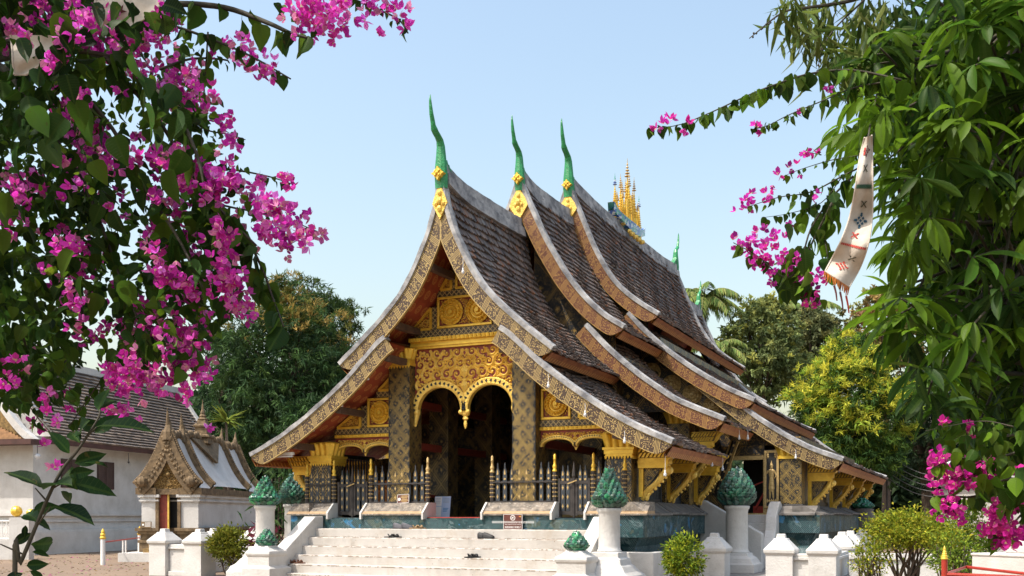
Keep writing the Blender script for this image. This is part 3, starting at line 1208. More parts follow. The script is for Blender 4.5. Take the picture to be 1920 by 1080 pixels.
# the double arch screen between the main columns
def arch_screen(h0, h1, ztop, zspring, zapex, zend, thick, s, y, rim):
    mid = (h0 + h1) / 2
    half = (h1 - h0) / 2
    R = half / 2 - rim * .5
    rise = zapex - zspring
    c1, c2 = mid - half / 2, mid + half / 2
    def zb(h):
        best = None
        for c in (c1, c2):
            u = (h - c) / R
            if abs(u) < 1:
                best = zspring + rise * math.sqrt(1 - abs(u) ** 2.2)
        if best is None:
            best = zspring - .02
        return best
    N = 72
    hs = [h0 + (h1 - h0) * i / N for i in range(N + 1)]
    mb = MB()
    for i in range(N):
        a, b = hs[i], hs[i + 1]
        za, zb_ = zb(a), zb(b)
        x0, x1 = X(a), X(b)
        mb.quad((x0, y, za), (x1, y, zb_), (x1, y, ztop), (x0, y, ztop))
        mb.quad((x0, y + thick, za), (x1, y + thick, zb_), (x1, y + thick, ztop), (x0, y + thick, ztop))
        mb.quad((x0, y, za), (x1, y, zb_), (x1, y + thick, zb_), (x0, y + thick, za))
    sc = mb.build("arch_screen", 'redback', temple)
    # rims with black diamonds laid on for the shade of their piercings
    mb = MB()
    for c in (c1, c2):
        prev = None
        n = 40
        for i in range(n + 1):
            a = math.pi * i / n
            co, si = math.cos(a), math.sin(a) ** .92
            o = []
            for r, d in ((R - .012, -.035), (R + rim * .12, -.05), (R + rim * .85, -.05), (R + rim, -.03)):
                o.append((X(c) + r * co, y + d, zspring + (rise + (r - R)) * si))
            o.insert(0, (o[0][0], y + thick, o[0][2]))
            o.append((o[-1][0], y + .002, o[-1][2]))
            k = len(mb.v)
            mb.v += o
            if prev is not None:
                for q in range(5):
                    mb.f.append((prev + q, prev + q + 1, k + q + 1, k + q))
                    mb.mi.append(0)
            prev = k
        # drops where the rim ends
    for c in (c1, c2):
        n = int(R * 3.14 / (rim * .62))
        for i in range(n):
            a = math.pi * (i + .5) / n
            co, si = math.cos(a), math.sin(a) ** .92
            def pt(r, da):
                a2 = a + da
                return (X(c) + r * math.cos(a2), y - .054, zspring + (rise + (r - R)) * math.sin(a2) ** .92 if a2 > 0 and a2 < math.pi else zspring)
            w = .20 / max(R, .1) * rim
            mb.quad(pt(R + rim * .22, 0), pt(R + rim * .5, w * 1.5), pt(R + rim * .80, 0), pt(R + rim * .5, -w * .4), 1)
    mb.build("arch_rim", ['gold', 'blackwood'], sc)
    mb = MB()
    def ok(x, z):
        h = x - XC
        if not (h0 + .03 < h < h1 - .03) or z > ztop - .04:
            return False
        for c in (c1, c2):
            u = (h - c) / (R + rim * 1.02)
            if abs(u) < 1 and z < zspring + (rise + rim * 1.02) * math.sqrt(1 - u * u):
                return False
        return z > zspring - .03
    scrolls(mb, X(h0), X(h1), zspring, ztop, y - .004, s, ok, mirror=X(mid), hgt=s * .17, seed=5)
    for k in range(3):
        lobe(mb, X(mid), zspring + .05 + k * (ztop - zspring) * .22, math.pi / 2, (ztop - zspring) * .28, s * .42, y - .012, s * .3)
    mb.build("scrollwork", 'gold', sc)
    # hanging drops
    mb = MB()
    L = zspring - zend
    if L > .1:
        mb.lathe(X(mid), y + thick / 2, [(.01, zend), (.035, zend + L * .15), (.045, zend + L * .3), (.03, zend + L * .45), (.075, zend + L * .55), (.05, zend + L * .68), (.10, zend + L * .78), (.115, zend + L * .95), (.08, zspring + .04)], 10, squash=.6)
        for sx in (-1, 1):
            mb.ball((X(mid + sx * .085), y - .01, zspring - L * .08), .055, 8)
            hx = mid + sx * (half - .05)
            for q, (dz, r) in enumerate(((.0, .075), (.15, .06), (.28, .05), (.42, .04), (.54, .03))):
                mb.ball((X(hx + sx * .02 * q * .5), y + .01, zspring - dz * L * 1.3), r, 8, sz=1.25)
    else:
        mb.lathe(X(mid), y + thick / 2, [(.01, zend - .06), (.04, zend), (.06, zspring)], 8, squash=.6)
    mb.build("drop", 'gold', sc)
    return sc


arch_screen(-1.22, 1.22, 5.20, 3.83, 4.36, 3.44, .09, .255, YF - .04, .15)

# side bays
for s_ in (-1, 1):
    a, b = (1.76, 3.30) if s_ > 0 else (-3.30, -1.76)
    arch_screen(a, b, 3.33, 3.00, 3.16, 2.98, .07, .12, YF - .02, .075)
    mb = MB()
    mb.box(X(a), X(b), YF - .08, YF + .06, 3.335, 3.40)
    for i in range(16):
        mb.frus(X(a + .05 + i * .096), YF - .08, 3.345, 3.395, .03, .01, .015, .03)
    mb.build("cornice", 'gold_smooth', temple)
    beam(min(a, b) - .0, max(a, b) + .0, 3.41, 3.54, d=.06)
    i0, i1 = (1.78, 2.44) if s_ > 0 else (-2.44, -1.78)
    panel_rect("side_panel", i0, i1, 3.55, 4.20, (((i0 + i1) / 2, 3.875, .26),), .11)
    j0, j1 = (2.45, 2.60) if s_ > 0 else (-2.60, -2.45)
    beam(j0, j1, 3.55, 4.04, d=.045)
    panel_poly("side_wing", [(s_ * 3.24, 3.56), (s_ * 2.63, 3.56), (s_ * 2.63, 3.98)])
    k0, k1 = (1.76, 2.20) if s_ > 0 else (-2.20, -1.76)
    beam(k0, k1, 4.21, 4.34, d=.055)
    panel_poly("side_wing", [(s_ * 2.14, 4.36), (s_ * 1.78, 4.36), (s_ * 1.78, 4.68)], .09)
    bk = [(s_ * 1.74, 3.5), (s_ * 3.6, 3.3), (s_ * 2.85, 3.85), (s_ * 2.1, 4.42), (s_ * 1.74, 4.75)]
    MB().prism(bk, lambda q, d: (X(q[0]), YF + d, q[1]), .06, .14).build("gable_boarding", 'darkwood', temple)


def capital(cx, cy, z0, z1, h0, h1, n=4, tiers=1, parent=None):
    mb = MB()
    mb.frus(cx, cy, z0, z1, h0 * .96, h0 * .96, h1 * .86, h1 * .86)
    for t in range(tiers):
        za = z0 + (z1 - z0) * (t / tiers)
        zb = z0 + (z1 - z0) * ((t + 1) / tiers) + .02
        ha = h0 + (h1 - h0) * (t / tiers) * .7
        hb = h0 + (h1 - h0) * ((t + 1) / tiers)
        for side in range(4):
            ca, sa = (1, 0, -1, 0)[side], (0, 1, 0, -1)[side]
            for k in range(n):
                u0 = -1 + 2 * k / n
                u1 = -1 + 2 * (k + 1) / n
                um = (u0 + u1) / 2
                prev = None
                for i in range(7):
                    f = i / 6
                    z = za + (zb - za) * (f if f < .9 else .9 - (f - .9) * .6)
                    out = ha + (hb - ha) * f ** 1.8 + (.0 if f < .9 else .03)
                    w = (1 - max(0, f - .55) ** 2 * 3.2)
                    row = []
                    for (u, e) in ((um + (u0 - um) * w, -.03), (um + (u0 - um) * w * .55, .045), (um, .065), (um + (u1 - um) * w * .55, .045), (um + (u1 - um) * w, -.03)):
                        o = out + e * (.5 + f)
                        uu = u * out
                        row.append((cx + ca * o - sa * uu, cy + sa * o + ca * uu, z))
                    base = len(mb.v)
                    mb.v += row
                    if prev is not None:
                        for q in range(4):
                            mb.f.append((prev + q, prev + q + 1, base + q + 1, base + q))
                            mb.mi.append(0)
                    prev = base
    return mb.build("capital", 'gold_smooth', parent, smooth=True)


ZFL = 1.54                    # temple floor
for s_ in (-1, 1):
    p = MB().box(X(s_ * 1.49) - .265, X(s_ * 1.49) + .265, YF - .265, YF + .265, ZFL, 4.98).build("column", 'stencil', temple, bevel=.015)
    mb = MB()
    for (z0, z1, h) in ((4.84, 4.90, .29), (4.901, 4.98, .275), (4.981, 4.984, .26)):
        mb.box(X(s_ * 1.49) - h, X(s_ * 1.49) + h, YF - h, YF + h, z0, z1)
    for i in range(8):
        for sg in (-1, 1):
            mb.frus(X(s_ * 1.49) - .25 + i * .072, YF + sg * .285, 4.785, 4.84, .004, .004, .03, .012)
    mb.build("collar", 'gold_smooth', p)
    capital(X(s_ * 1.49), YF - .02, 4.985, 5.22, .26, .29, 4, 1, p)
    for sx in (-1, 1):
        mb = MB()
        for k in range(12):
            z = 2.0 + k * .23
            mb.prism([(0, -.09), (.055, 0), (0, .09)], lambda q, d: (X(s_ * 1.49) + sx * (.262 - q[0]), YF - .266 + d, z + q[1]), -.008, .0)
        mb.build("edge_ornament", 'blackwood', p)
    o = MB().box(X(s_ * 3.54) - .26, X(s_ * 3.54) + .26, YF - .26, YF + .26, ZFL, 2.84).build("column", 'stencil_big', temple, bevel=.015)
    mb = MB()
    for (z0, z1, h) in ((2.76, 2.80, .28), (2.801, 2.88, .30), (2.881, 2.93, .325)):
        mb.box(X(s_ * 3.54) - h, X(s_ * 3.54) + h, YF - h, YF + h, z0, z1)
    for i in range(9):
        for sg in (-1, 1):
            mb.frus(X(s_ * 3.54) - .26 + i * .065, YF + sg * .285, 2.70, 2.76, .003, .004, .028, .012)
            mb.frus(X(s_ * 3.54) + sg * .285, YF - .26 + i * .065, 2.70, 2.76, .004, .003, .012, .028)
    mb.build("collar", 'gold_smooth', o)
    capital(X(s_ * 3.54), YF - .02, 2.93, 3.24, .27, .325, 4, 1, o)

# columns inside the porch and along its flanks
for (h, y, w, zt, key) in ((-1.48, 20.95, .25, 6.0, 'stencil_big'), (1.48, 23.3, .25, 6.0, 'stencil_big'), (-1.48, 23.3, .25, 6.0, 'stencil_big'),
                           (2.75, 23.2, .26, 3.9, 'stencil_big'), (-2.9, 22.6, .26, 3.9, 'stencil_big'),
                           (3.62, 21.55, .17, 2.98, 'stencil'), (-3.62, 21.55, .17, 2.98, 'stencil'), (-3.62, 23.9, .2, 3.9, 'stencil'), (3.66, 24.2, .2, 3.9, 'stencil')):
    MB().box(X(h) - w, X(h) + w, y - w, y + w, ZFL, zt).build("column", key, temple, bevel=.01)
# cross beams inside the porch
for z in (3.05, 4.0):
    for s_ in (-1, 1):
        MB().box(X(s_ * 1.48) - .08, X(s_ * 1.48) + .08, YF + .27, 24.3, z, z + .16).build("tie_beam", 'redback', temple)

# hall front wall with its doorway, and the wall gables above the lower roofs
w = MB()
w.box(X(-3.75), X(-.95), 24.4, 24.6, ZFL, 5.3)
w.box(X(.95), X(3.75), 24.4, 24.6, ZFL, 3.9)
w.box(X(.95), X(2.3), 24.4, 24.6, 3.9, 5.3)
w.box(X(-.95), X(.95), 24.4, 24.6, 4.6, 5.3)
w.build("hall_wall", 'stencil_wall', temple)
d = MB()
for s_ in (-1, 1):
    d.box(X(s_ * .48) - .44, X(s_ * .48) + .44, 24.44, 24.5, ZFL, 4.55)
d.build("door", 'stencil_big', temple)
mb = MB()
frame_rect(mb, X(-1.12), X(1.12), ZFL, 4.75, 24.39, .15, .07)
mb.build("door_frame", 'dullgold', temple)
for y, prof, lp, zb, hmax, key in ((22.75, U2, L2, 4.2, 3.72, 'stencil_wall'), (25.75, U3, L3, 3.3, 5.6, 'stencil_wall')):
    c, _, _ = offset_curve(sec(prof), -.24)
    c = [tuple(q) for q in c if q[0] > 0.05]
    l, _, _ = offset_curve(sec(lp), -.24)
    l = [tuple(q) for q in l if q[0] < hmax - .3 and q[0] > c[-1][0] - .35]
    if hmax > 5:
        m_, _, _ = offset_curve(sec(M3), -.24)
        l = [q for q in l if q[0] < 4.6] + [tuple(q) for q in m_ if 4.7 < q[0] < hmax]
    c = [q for q in c if q[0] < l[0][0]]
    edge = c + l
    if zb == 4.2:
        zlow = lambda h: 4.9 if h < 2.3 else 4.0
    else:
        zlow = lambda h: 3.35 if h > 3.6 else 4.1
    for s_ in (-1, 1):
        mb = MB()
        for i in range(len(edge) - 1):
            a, b = edge[i], edge[i + 1]
            la, lb = min(zlow(a[0]), a[1]), min(zlow(b[0]), b[1])
            mb.quad((X(s_ * a[0]), y, la), (X(s_ * b[0]), y, lb), (X(s_ * b[0]), y, b[1]), (X(s_ * a[0]), y, a[1]))
            mb.quad((X(s_ * a[0]), y + .1, la), (X(s_ * b[0]), y + .1, lb), (X(s_ * b[0]), y + .1, b[1]), (X(s_ * a[0]), y + .1, a[1]))
            mb.quad((X(s_ * a[0]), y, a[1]), (X(s_ * b[0]), y, b[1]), (X(s_ * b[0]), y + .1, b[1]), (X(s_ * a[0]), y + .1, a[1]))
            mb.quad((X(s_ * a[0]), y, la), (X(s_ * b[0]), y, lb), (X(s_ * b[0]), y + .1, lb), (X(s_ * a[0]), y + .1, la))
        gw = mb.build("gable_wall", key, temple)
    if hmax > 5:
        q = MB()
        for h, z in ((2.7, 5.0), (3.25, 4.72), (3.8, 4.42), (2.15, 5.35)):
            rosette(q, X(h), z, .26, y - .005, 10)
        q.build("rosette", 'dullgold', gw)

# long flank walls (right flank is seen under the eaves)
for s_ in (1, -1):
    fw = MB().box(X(s_ * 3.72) - .06, X(s_ * 3.72) + .06, 24.6, 25.7, ZFL, 4.0).build("flank_wall", 'stencil_wall', temple)
    mw = MB()
    mw.box(X(s_ * 5.9) - .08, X(s_ * 5.9) + .08, 25.75, 38.0, 1.95, 3.55)
    mw.build("flank_wall", 'stencil_wall', temple)
    bw = MB()
    bw.box(X(s_ * 5.93) - .11, X(s_ * 5.93) + .11, 26.0, 38.0, 1.55, 1.72)
    bw.box(X(s_ * 5.93) - .08, X(s_ * 5.93) + .08, 26.0, 38.0, 1.72, 1.949)
    bw.build("wall_plinth", 'blackwood', temple)
    ww = MB()
    hb = [(1.75, 4.85), (2.28, 4.2)]
    ww.box(X(s_ * 2.3) - .05, X(s_ * 2.3) + .05, 22.3, 25.7, 3.9, 5.35)
    ww.box(X(s_ * 2.3) - .06, X(s_ * 2.3) + .06, 25.85, 37.8, 4.0, 6.3)
    ww.build("clerestory_wall", 'stencil_wall', temple)
    cc = MB()
    cc.box(X(s_ * 4.6) - .06, X(s_ * 4.6) + .06, 25.85, 37.8, 3.0, 4.35)
    cc.build("clerestory_wall", 'fascia', temple)
    MB().box(X(s_ * 1.9) - .05, X(s_ * 1.9) + .05, 19.4, 22.4, 4.2, 5.0).build("clerestory_wall", 'darkwood', temple)

# side front of the wide hall: doorway, figure panel, corner pier
mb = MB()
mb.box(X(3.72), X(4.28), 25.6, 25.75, ZFL, 3.34)
mb.box(X(4.28), X(5.12), 25.6, 25.75, 2.98, 3.34)
mb.build("side_front_wall", 'stencil_wall', temple)
mb = MB()
frame_rect(mb, X(4.20), X(5.20), ZFL, 3.08, 25.59, .10, .05)
mb.build("door_frame", 'dullgold', temple)
MB().box(X(4.2), X(5.3), 27.5, 27.6, ZFL, 3.3).build("inner_door", 'blackwood', temple)
MB().box(X(3.9), X(5.85), 25.9, 38, ZFL - .06, ZFL + .02).build("hall_floor", 'blackwood', temple)
pn = MB().box(X(5.12), X(5.50), 25.52, 25.7, 1.75, 3.22).build("figure_panel", 'blackwood', temple)
mb = MB()
frame_rect(mb, X(5.13), X(5.49), 1.76, 3.20, 25.52, .055, .02)
mb.build("panel_frame", 'dullgold', pn)
mb = MB()          # gilded standing guardian figure in low relief
fx, fy = X(5.31), 25.515
mb.ball((fx, fy, 2.78), .042, 8)
mb.lathe(fx, fy, [(.04, 2.80), (.045, 2.83), (.02, 2.88), (.006, 2.95)], 8)
mb.lathe(fx, fy, [(.05, 2.18), (.075, 2.25), (.06, 2.42), (.05, 2.52), (.075, 2.64), (.085, 2.70), (.03, 2.75)], 8, squash=.5)
mb.tube([(fx - .07, fy - .01, 2.69), (fx - .13, fy - .01, 2.60), (fx - .09, fy - .01, 2.70)], [.02, .016, .012], 6)
mb.tube([(fx + .07, fy - .01, 2.69), (fx + .12, fy - .01, 2.58), (fx + .07, fy - .01, 2.50)], [.02, .016, .012], 6)
mb.tube([(fx - .035, fy, 2.2), (fx - .04, fy, 2.0)], [.03, .018], 6)
mb.tube([(fx + .035, fy, 2.2), (fx + .045, fy, 2.0)], [.03, .018], 6)
for k in range(7):
    lobe(mb, fx + (-.09 if k % 2 else .09), 3.0 + (k // 2) * .05, 1.57, .09, .03, fy, .012)
for k in range(5):
    lobe(mb, fx - .1 + k * .05, 1.9, 1.57, .1, .03, fy, .012)
mb.build("figure", 'dullgold', pn)
pr = MB().box(X(5.52), X(6.05), 25.45, 25.98, 1.86, 2.98).build("corner_pier", 'stencil', temple, bevel=.01)
MB().box(X(5.48), X(6.10), 25.40, 26.02, 1.50, 1.86).build("pier_base", 'blackwood', pr, bevel=.02)
mb = MB()
mb.box(X(5.48), X(6.09), 25.41, 26.02, 2.981, 3.05)
mb.build("collar", 'gold_smooth', pr)
capital(X(5.785), 25.715, 3.05, 3.34, .28, .34, 4, 1, pr)
# pier of the middle hall with capital
for s_ in (1, -1):
    pr = MB().box(X(s_ * 3.66) - .25, X(s_ * 3.66) + .25, 22.9, 23.4, ZFL, 3.72).build("corner_pier", 'stencil', temple)
    capital(X(s_ * 3.66), 23.15, 3.72, 4.02, .26, .32, 4, 1, pr)
    pr = MB().box(X(s_ * 4.5) - .2, X(s_ * 4.5) + .2, 25.4, 25.58, 3.36, 4.05).build("corner_pier", 'stencil', temple)
# slanted patterned board leaning by the side door
mb = MB()
mb.bar((X(4.02), 25.2, 2.15), (X(4.52), 25.0, 3.42), .20, .05)
lb = mb.build("slanted_board", 'blackwood', temple)
mb = MB()
mb.bar((X(3.94), 25.15, 2.15), (X(4.44), 24.95, 3.42), .03, .06)
mb.bar((X(4.10), 25.15, 2.15), (X(4.60), 24.95, 3.42), .03, .06)
for k in range(6):
    t = (k + .5) / 6
    mb.ball((X(4.02 + .5 * t), 25.14 - .2 * t, 2.15 + 1.27 * t), .035, 6)
mb.build("board_edge", 'dullgold', lb)


# gilded eave brackets
def bracket(x, y, sg, zt, zb, out, sc=1.0, th=.13):
    mb = MB()
    def fn(p, q): return (x + sg * p[0], y + q, p[1])
    H = (zt - zb)
    k = H / 1.0
    blk = [(0, zt), (out, zt), (out - .02, zt - .05), (out - .09, zt - .10), (out - .15, zt - .19 * k), (out - .19, zt - .23 * k), (out - .23, zt - .25 * k), (out - .23, zt - .33 * k), (out - .27, zt - .35 * k), (out - .27, zt - .41 * k), (0, zt - .41 * k)]
    mb.prism(blk, fn, -th, th)
    for row in range(2):
        n = 8
        for i in range(n):
            a = (i + .1) / n * (out - .16 - row * .06)
            z1 = zt - .03 - row * .10 * k
            z0 = z1 - .085 * k
            for e in (-1, 1):
                mb.prism([(a, z0), (a + .045, z0), (a + .10, z1), (a + .055, z1)], lambda p, q: (x + sg * p[0], y + e * (th + q), p[1]), .004, .05)
    for e in (-1, 1):
        mb.prism([(.01, zt - .02), (out - .10, zt - .02), (out - .18, zt - .225 * k), (.01, zt - .225 * k)], lambda p, q: (x + sg * p[0], y + e * (th + q), p[1]), -.002, .003, 1)  # darker plate behind the bars, its colour standing in for groove shade
        mb.prism([(0, zt - .27 * k), (out - .24, zt - .27 * k), (out - .24, zt - .32 * k), (0, zt - .32 * k)], lambda p, q: (x + sg * p[0], y + e * (th + q), p[1]), -.002, .022)
    mb.box(min(x, x + sg * .09), max(x, x + sg * .09), y - .07, y + .07, zb + .05, zt - .41 * k)
    b = mb.build("bracket", ['gold_smooth', 'stone_gold'], temple)
    mb = MB()
    top = zt - .41 * k
    path = catmull([(out - .30, top + .02), (out - .36, top - .10 * k), (out * .40, top - .28 * k), (.17, top - .42 * k), (.12, top - .47 * k), (.10, zb + .06), (.05, zb)], 5)
    pts = [(x + sg * a, y, c) for a, c in path]
    n = len(pts)
    mb.tube(pts, [.085 * sc * (1 - .35 * i / n) for i in range(n)], 8, asp=.8)
    mb.ball((x + sg * (out - .26), y, top - .05), .085, 8)
    mb.ball((x + sg * .20, y, top - .40 * k), .07, 8)
    mb.ball((x + sg * .11, y, zb + .05), .05, 8)
    for i in range(2, n - 3, 2):
        a, c = path[i]
        mb.ball((x + sg * (a + .055), y, c - .045), .035, 6)
    mb.build("strut", 'gold', b)
    mb = MB()
    mb.prism([(.09, top), (out - .42, top), (.10, top - .42 * k)], fn, -.02, .02)
    mb.build("fretwork", 'stencil', b)
    return b


for s_ in (1, -1):
    xx = X(s_ * 3.76)
    bracket(xx + (.10 * s_), 19.28, s_, 2.95, 1.90, .86)
    bracket(xx, 21.55, s_, 2.95, 1.88, .86)
    bracket(xx + (.16 * s_), 23.15, s_, 3.52, 2.5, .72)
    xm = X(s_ * 6.0)
    for y in (26.45, 30.6, 33.7, 36.8):
        bracket(xm + (.06 * s_), y, s_, 2.92, 1.76, .86)
# the strut bracket at the back of the porch flank
bracket(X(3.9), 23.4, 1, 2.98, 1.85, .80)

# lattice windows with black balusters on the porch flanks
for s_ in (1, -1):
    for (ya, yb) in ((19.75, 21.30), (21.80, 22.95)):
        mb = MB()
        x = X(s_ * 3.66)
        n = int((yb - ya) / .115)
        for i in range(n):
            y = ya + .06 + i * (yb - ya) / n
            mb.lathe(x, y, [(.03, 1.93), (.02, 2.0), (.03, 2.25), (.018, 2.42), (.03, 2.62), (.02, 2.85), (.03, 2.93)], 8)
        mb.box(x - .05, x + .05, ya, yb, 1.85, 1.93)
        mb.box(x - .04, x + .04, ya, yb, 2.30, 2.36)
        mb.box(x - .05, x + .05, ya, yb, 2.93, 3.02)
        mb.build("window_lattice", 'slate', temple)
        fm = MB()
        for y in (yb - .02,):
            fm.box(x - .06, x + .06, y - .05, y + .05, 1.85, 2.45)
        o = fm.build("lattice_post", 'slate', temple)
        fm = MB()
        fm.lathe(x, yb - .02, [(.05, 2.45), (.06, 2.5), (.04, 2.56), (.055, 2.63), (.035, 2.72), (.03, 2.8), (.045, 2.82), (.02, 2.9), (.008, 2.98)], 10)
        fm.build("post_tip", 'gold_smooth', o)

# ------------------------------------------------------------------ plinth of the temple
def plinth_prof():
    return [(1.30, 0), (1.16, 0), (1.16, -.10), (1.12, -.10), (.98, -.17), (.86, -.17), (.80, -.08), (.66, .02), (.60, .02), (.56, .06), (.0, .06)]


def plinth_side(x, y0, y1, s_, key):
    """moulded flank of the plinth: list of (z, out)"""
    pts = [(1.585, 0)] + plinth_prof()
    mb = MB()
    for (za, oa), (zb, ob) in zip(pts[:-1], pts[1:]):
        mb.quad((x + s_ * oa, y0, za), (x + s_ * oa, y1, za), (x + s_ * ob, y1, zb), (x + s_ * ob, y0, zb))
    return mb


HW = 4.14
pl = MB()
for s_ in (1, -1):
    q = plinth_side(X(s_ * HW), 18.62, 24.6, s_, 'mosaic')
    pl.add(q.v, q.f)
    front = [(1.585, 0)] + plinth_prof()
    a, b = (3.5, HW) if s_ > 0 else (-HW, -3.5)
    for (za, oa), (zb, ob) in zip(front[:-1], front[1:]):
        pl.quad((X(a) - (oa if s_ < 0 else 0), 18.62 - oa, za), (X(b) + (oa if s_ > 0 else 0), 18.62 - oa, za), (X(b) + (ob if s_ > 0 else 0), 18.62 - ob, zb), (X(a) - (ob if s_ < 0 else 0), 18.62 - ob, zb))
pl.box(X(-3.499), X(3.499), 18.62, 18.72, 1.2, 1.50)
for (a, b) in ((-3.499, -3.14), (-2.22, -.72), (.72, 2.22), (2.98, 3.499)):
    pl.box(X(a), X(b), 18.617, 18.72, 1.501, 1.585)
pl.box(X(-HW + .03), X(HW - .03), 18.721, 24.55, 1.2, 1.53)
pl.build("plinth", 'mosaic', temple)
MB().box(X(-HW + .1), X(HW - .1), 18.9, 25.5, 1.531, ZFL).build("floor_slab", 'blackwood', temple)
# sloping worn capping between the openings, with white cheeks
for (a, b) in ((-4.22, -3.14), (-2.22, -.72), (.72, 2.22), (2.98, 4.22)):
    mb = MB()
    cap_ = [(18.57, 1.587), (18.57, 1.625), (18.62, 1.645), (18.66, 1.70), (18.80, 1.80), (18.82, 1.85), (19.12, 1.85), (19.12, 1.587)]
    mb.prism(cap_, lambda p, q: (q, p[0], p[1]), X(a), X(b))
    cp = mb.build("plinth_capping", 'cap', temple)
    ck = [(18.555, 1.50), (18.555, 1.64), (18.80, 1.86), (19.12, 1.86), (19.12, 1.50)]
    if a > -4:
        MB().prism(ck, lambda p, q: (q, p[0], p[1]), X(a) - .045, X(a) - .002).build("cheek", 'white', cp)
    if b < 4:
        MB().prism(ck, lambda p, q: (q, p[0], p[1]), X(b) + .002, X(b) + .045).build("cheek", 'white', cp)
for s_ in (1, -1):
    mb = MB()
    y = 18.60
    n = 5
    seg = (24.4 - y - .55) / 4
    for i in range(4):
        ya = y + .55 + i * seg
        a = [(HW + .07, 1.587), (HW + .07, 1.63), (HW + .0, 1.66), (HW - .26, 1.84), (HW - .50, 1.86), (HW - .50, 1.587)]
        mb.prism(a, lambda p, q: (X(s_ * p[0]), q, p[1] + (.015 if i % 2 else 0)), ya, ya + seg - .02)
    mb.build("plinth_capping", 'greycap', temple)
    mb = MB()
    a = [(HW + .075, 1.587), (HW + .075, 1.63), (HW + .0, 1.665), (HW - .25, 1.84), (HW - .5, 1.855), (HW - .5, 1.587)]
    mb.prism(a, lambda p, q: (X(s_ * p[0]), q, p[1]), 19.125, 19.16)
    mb.prism(a, lambda p, q: (X(s_ * p[0]), q, p[1]), 18.62, 19.12)
    mb.build("plinth_capping", 'cap', temple)

# plinth of the wide rear hall
mb = MB()
q = plinth_side(X(6.55), 24.9, 38.2, 1, '')
mb.add(q.v, q.f)
pr = [(1.585, 0)] + plinth_prof()
for (za, oa), (zb, ob) in zip(pr[:-1], pr[1:]):
    mb.quad((X(5.6), 24.9 - oa, za), (X(6.55) + oa, 24.9 - oa, za), (X(6.55) + ob, 24.9 - ob, zb), (X(5.6), 24.9 - ob, zb))
mb.box(X(5.6), X(6.54), 24.91, 38.2, 1.2, 1.58)
mb.build("hall_plinth", 'mosaic', temple)
mb = MB()
a = [(6.62, 1.587), (6.62, 1.63), (6.5, 1.66), (6.2, 1.80), (5.9, 1.82), (5.9, 1.587)]
for i in range(6):
    ya = 24.98 + i * 2.15
    mb.prism(a, lambda p, q: (X(p[0]), q, p[1] + (.02 if i % 2 else 0)), ya, ya + 2.1)
b_ = [(24.83, 1.587), (24.83, 1.63), (24.95, 1.66), (25.38, 1.82), (25.7, 1.82), (25.7, 1.587)]
mb.prism(b_, lambda p, q: (q, p[0], p[1]), X(5.6), X(6.45))
mb.build("plinth_capping", 'greycap', temple)
mb = MB()
q = plinth_side(X(-6.55), 24.9, 38.2, -1, '')
mb.add(q.v, q.f)
mb.box(X(-6.54), X(-4.2), 24.9, 38.2, 0, 1.58)
mb.build("hall_plinth", 'mosaic_dark', temple)

# the golden crown of spires on the main ridge
def spire(cx, cy, z0, zt, r):
    mb = MB()
    H = zt - z0
    pr = [(r * .9, z0), (r * .9, z0 + H * .22)]
    z = z0 + H * .22
    rr = r
    for k in range(9):
        f = k / 9
        r1 = r * (1.25 - f * .95)
        h = H * .46 / 9
        pr += [(r1, z), (r1 * 1.05, z + h * .3), (r1 * .55, z + h * .5), (r1 * .55, z + h * .98)]
        z += h
    pr += [(r * .25, z), (r * .12, z + H * .06)]
    mb.lathe(cx, cy, pr, 8)
    z += H * .06
    k = 5
    left = zt - z
    pr2 = []
    for i in range(k):
        f = i / k
        r1 = r * (.95 - .8 * f)
        pr2 += [(r1, z + left * f * .8), (r1 * .9, z + left * f * .8 + .012), (r * .12, z + left * (f + .12) * .8), (r * .1, z + left * (f + 1 / k - .01) * .8)]
    pr2 += [(r * .05, zt)]
    return mb, pr2


cr = MB()
boat_y = 30.25
zt0 = 10.60
bp = []
for i in range(13):
    f = i / 12
    bp.append((boat_y - 1.55 + 3.1 * f, zt0 + .12 - .32 * math.sin(math.pi * f), zt0 + .10 + .28 * (2 * f - 1) ** 4))
vs, fs = [], []
for (y, zl, zu) in bp:
    w = .27 * math.sin(math.pi * min(max((y - boat_y + 1.55) / 3.1, .05), .95)) ** .5
    vs += [(XC - w, y, zu), (XC - w * .9, y, zl), (XC + w * .9, y, zl), (XC + w, y, zu)]
for i in range(len(bp) - 1):
    for k in range(4):
        fs.append((4 * i + k, 4 * i + (k + 1) % 4, 4 * i + 4 + (k + 1) % 4, 4 * i + 4 + k))
cr.add(vs, fs)
crown = cr.build("spire_crown", 'boat', temple)
MB().box(XC - .2, XC + .2, boat_y - .85, boat_y + .85, zt0 - .12, zt0 + .16).build("crown_base", 'gold', crown)
for (dy, dx, top, r) in ((0, 0, 12.78, .10), (-.25, .14, 12.25, .075), (.25, .14, 12.25, .075), (-.25, -.14, 12.25, .075), (.25, -.14, 12.25, .075), (-.52, 0, 11.95, .075), (.52, 0, 11.95, .075),
                         (-.72, .1, 11.6, .06), (.72, .1, 11.6, .06), (-.72, -.1, 11.6, .06), (.72, -.1, 11.6, .06), (-.95, 0, 11.4, .06), (.95, 0, 11.4, .06), (-1.2, 0, 11.95, .07), (1.2, 0, 11.95, .07)):
    mb, pr2 = spire(XC + dx, boat_y + dy, zt0, top, r)
    sp = mb.build("spire", 'gold_smooth', crown)
    MB().lathe(XC + dx, boat_y + dy, pr2, 8).build("spire_tip", 'boat' if abs(dy) > 1 else 'dullgold', crown)
mb = MB()
for k in range(9):
    mb.tube([(XC + .16, boat_y - .62 + k * .15, zt0 + .1), (XC + .12, boat_y - .6 + k * .145, zt0 + 1.0 - abs(k - 4) * .09)], .022, 6)
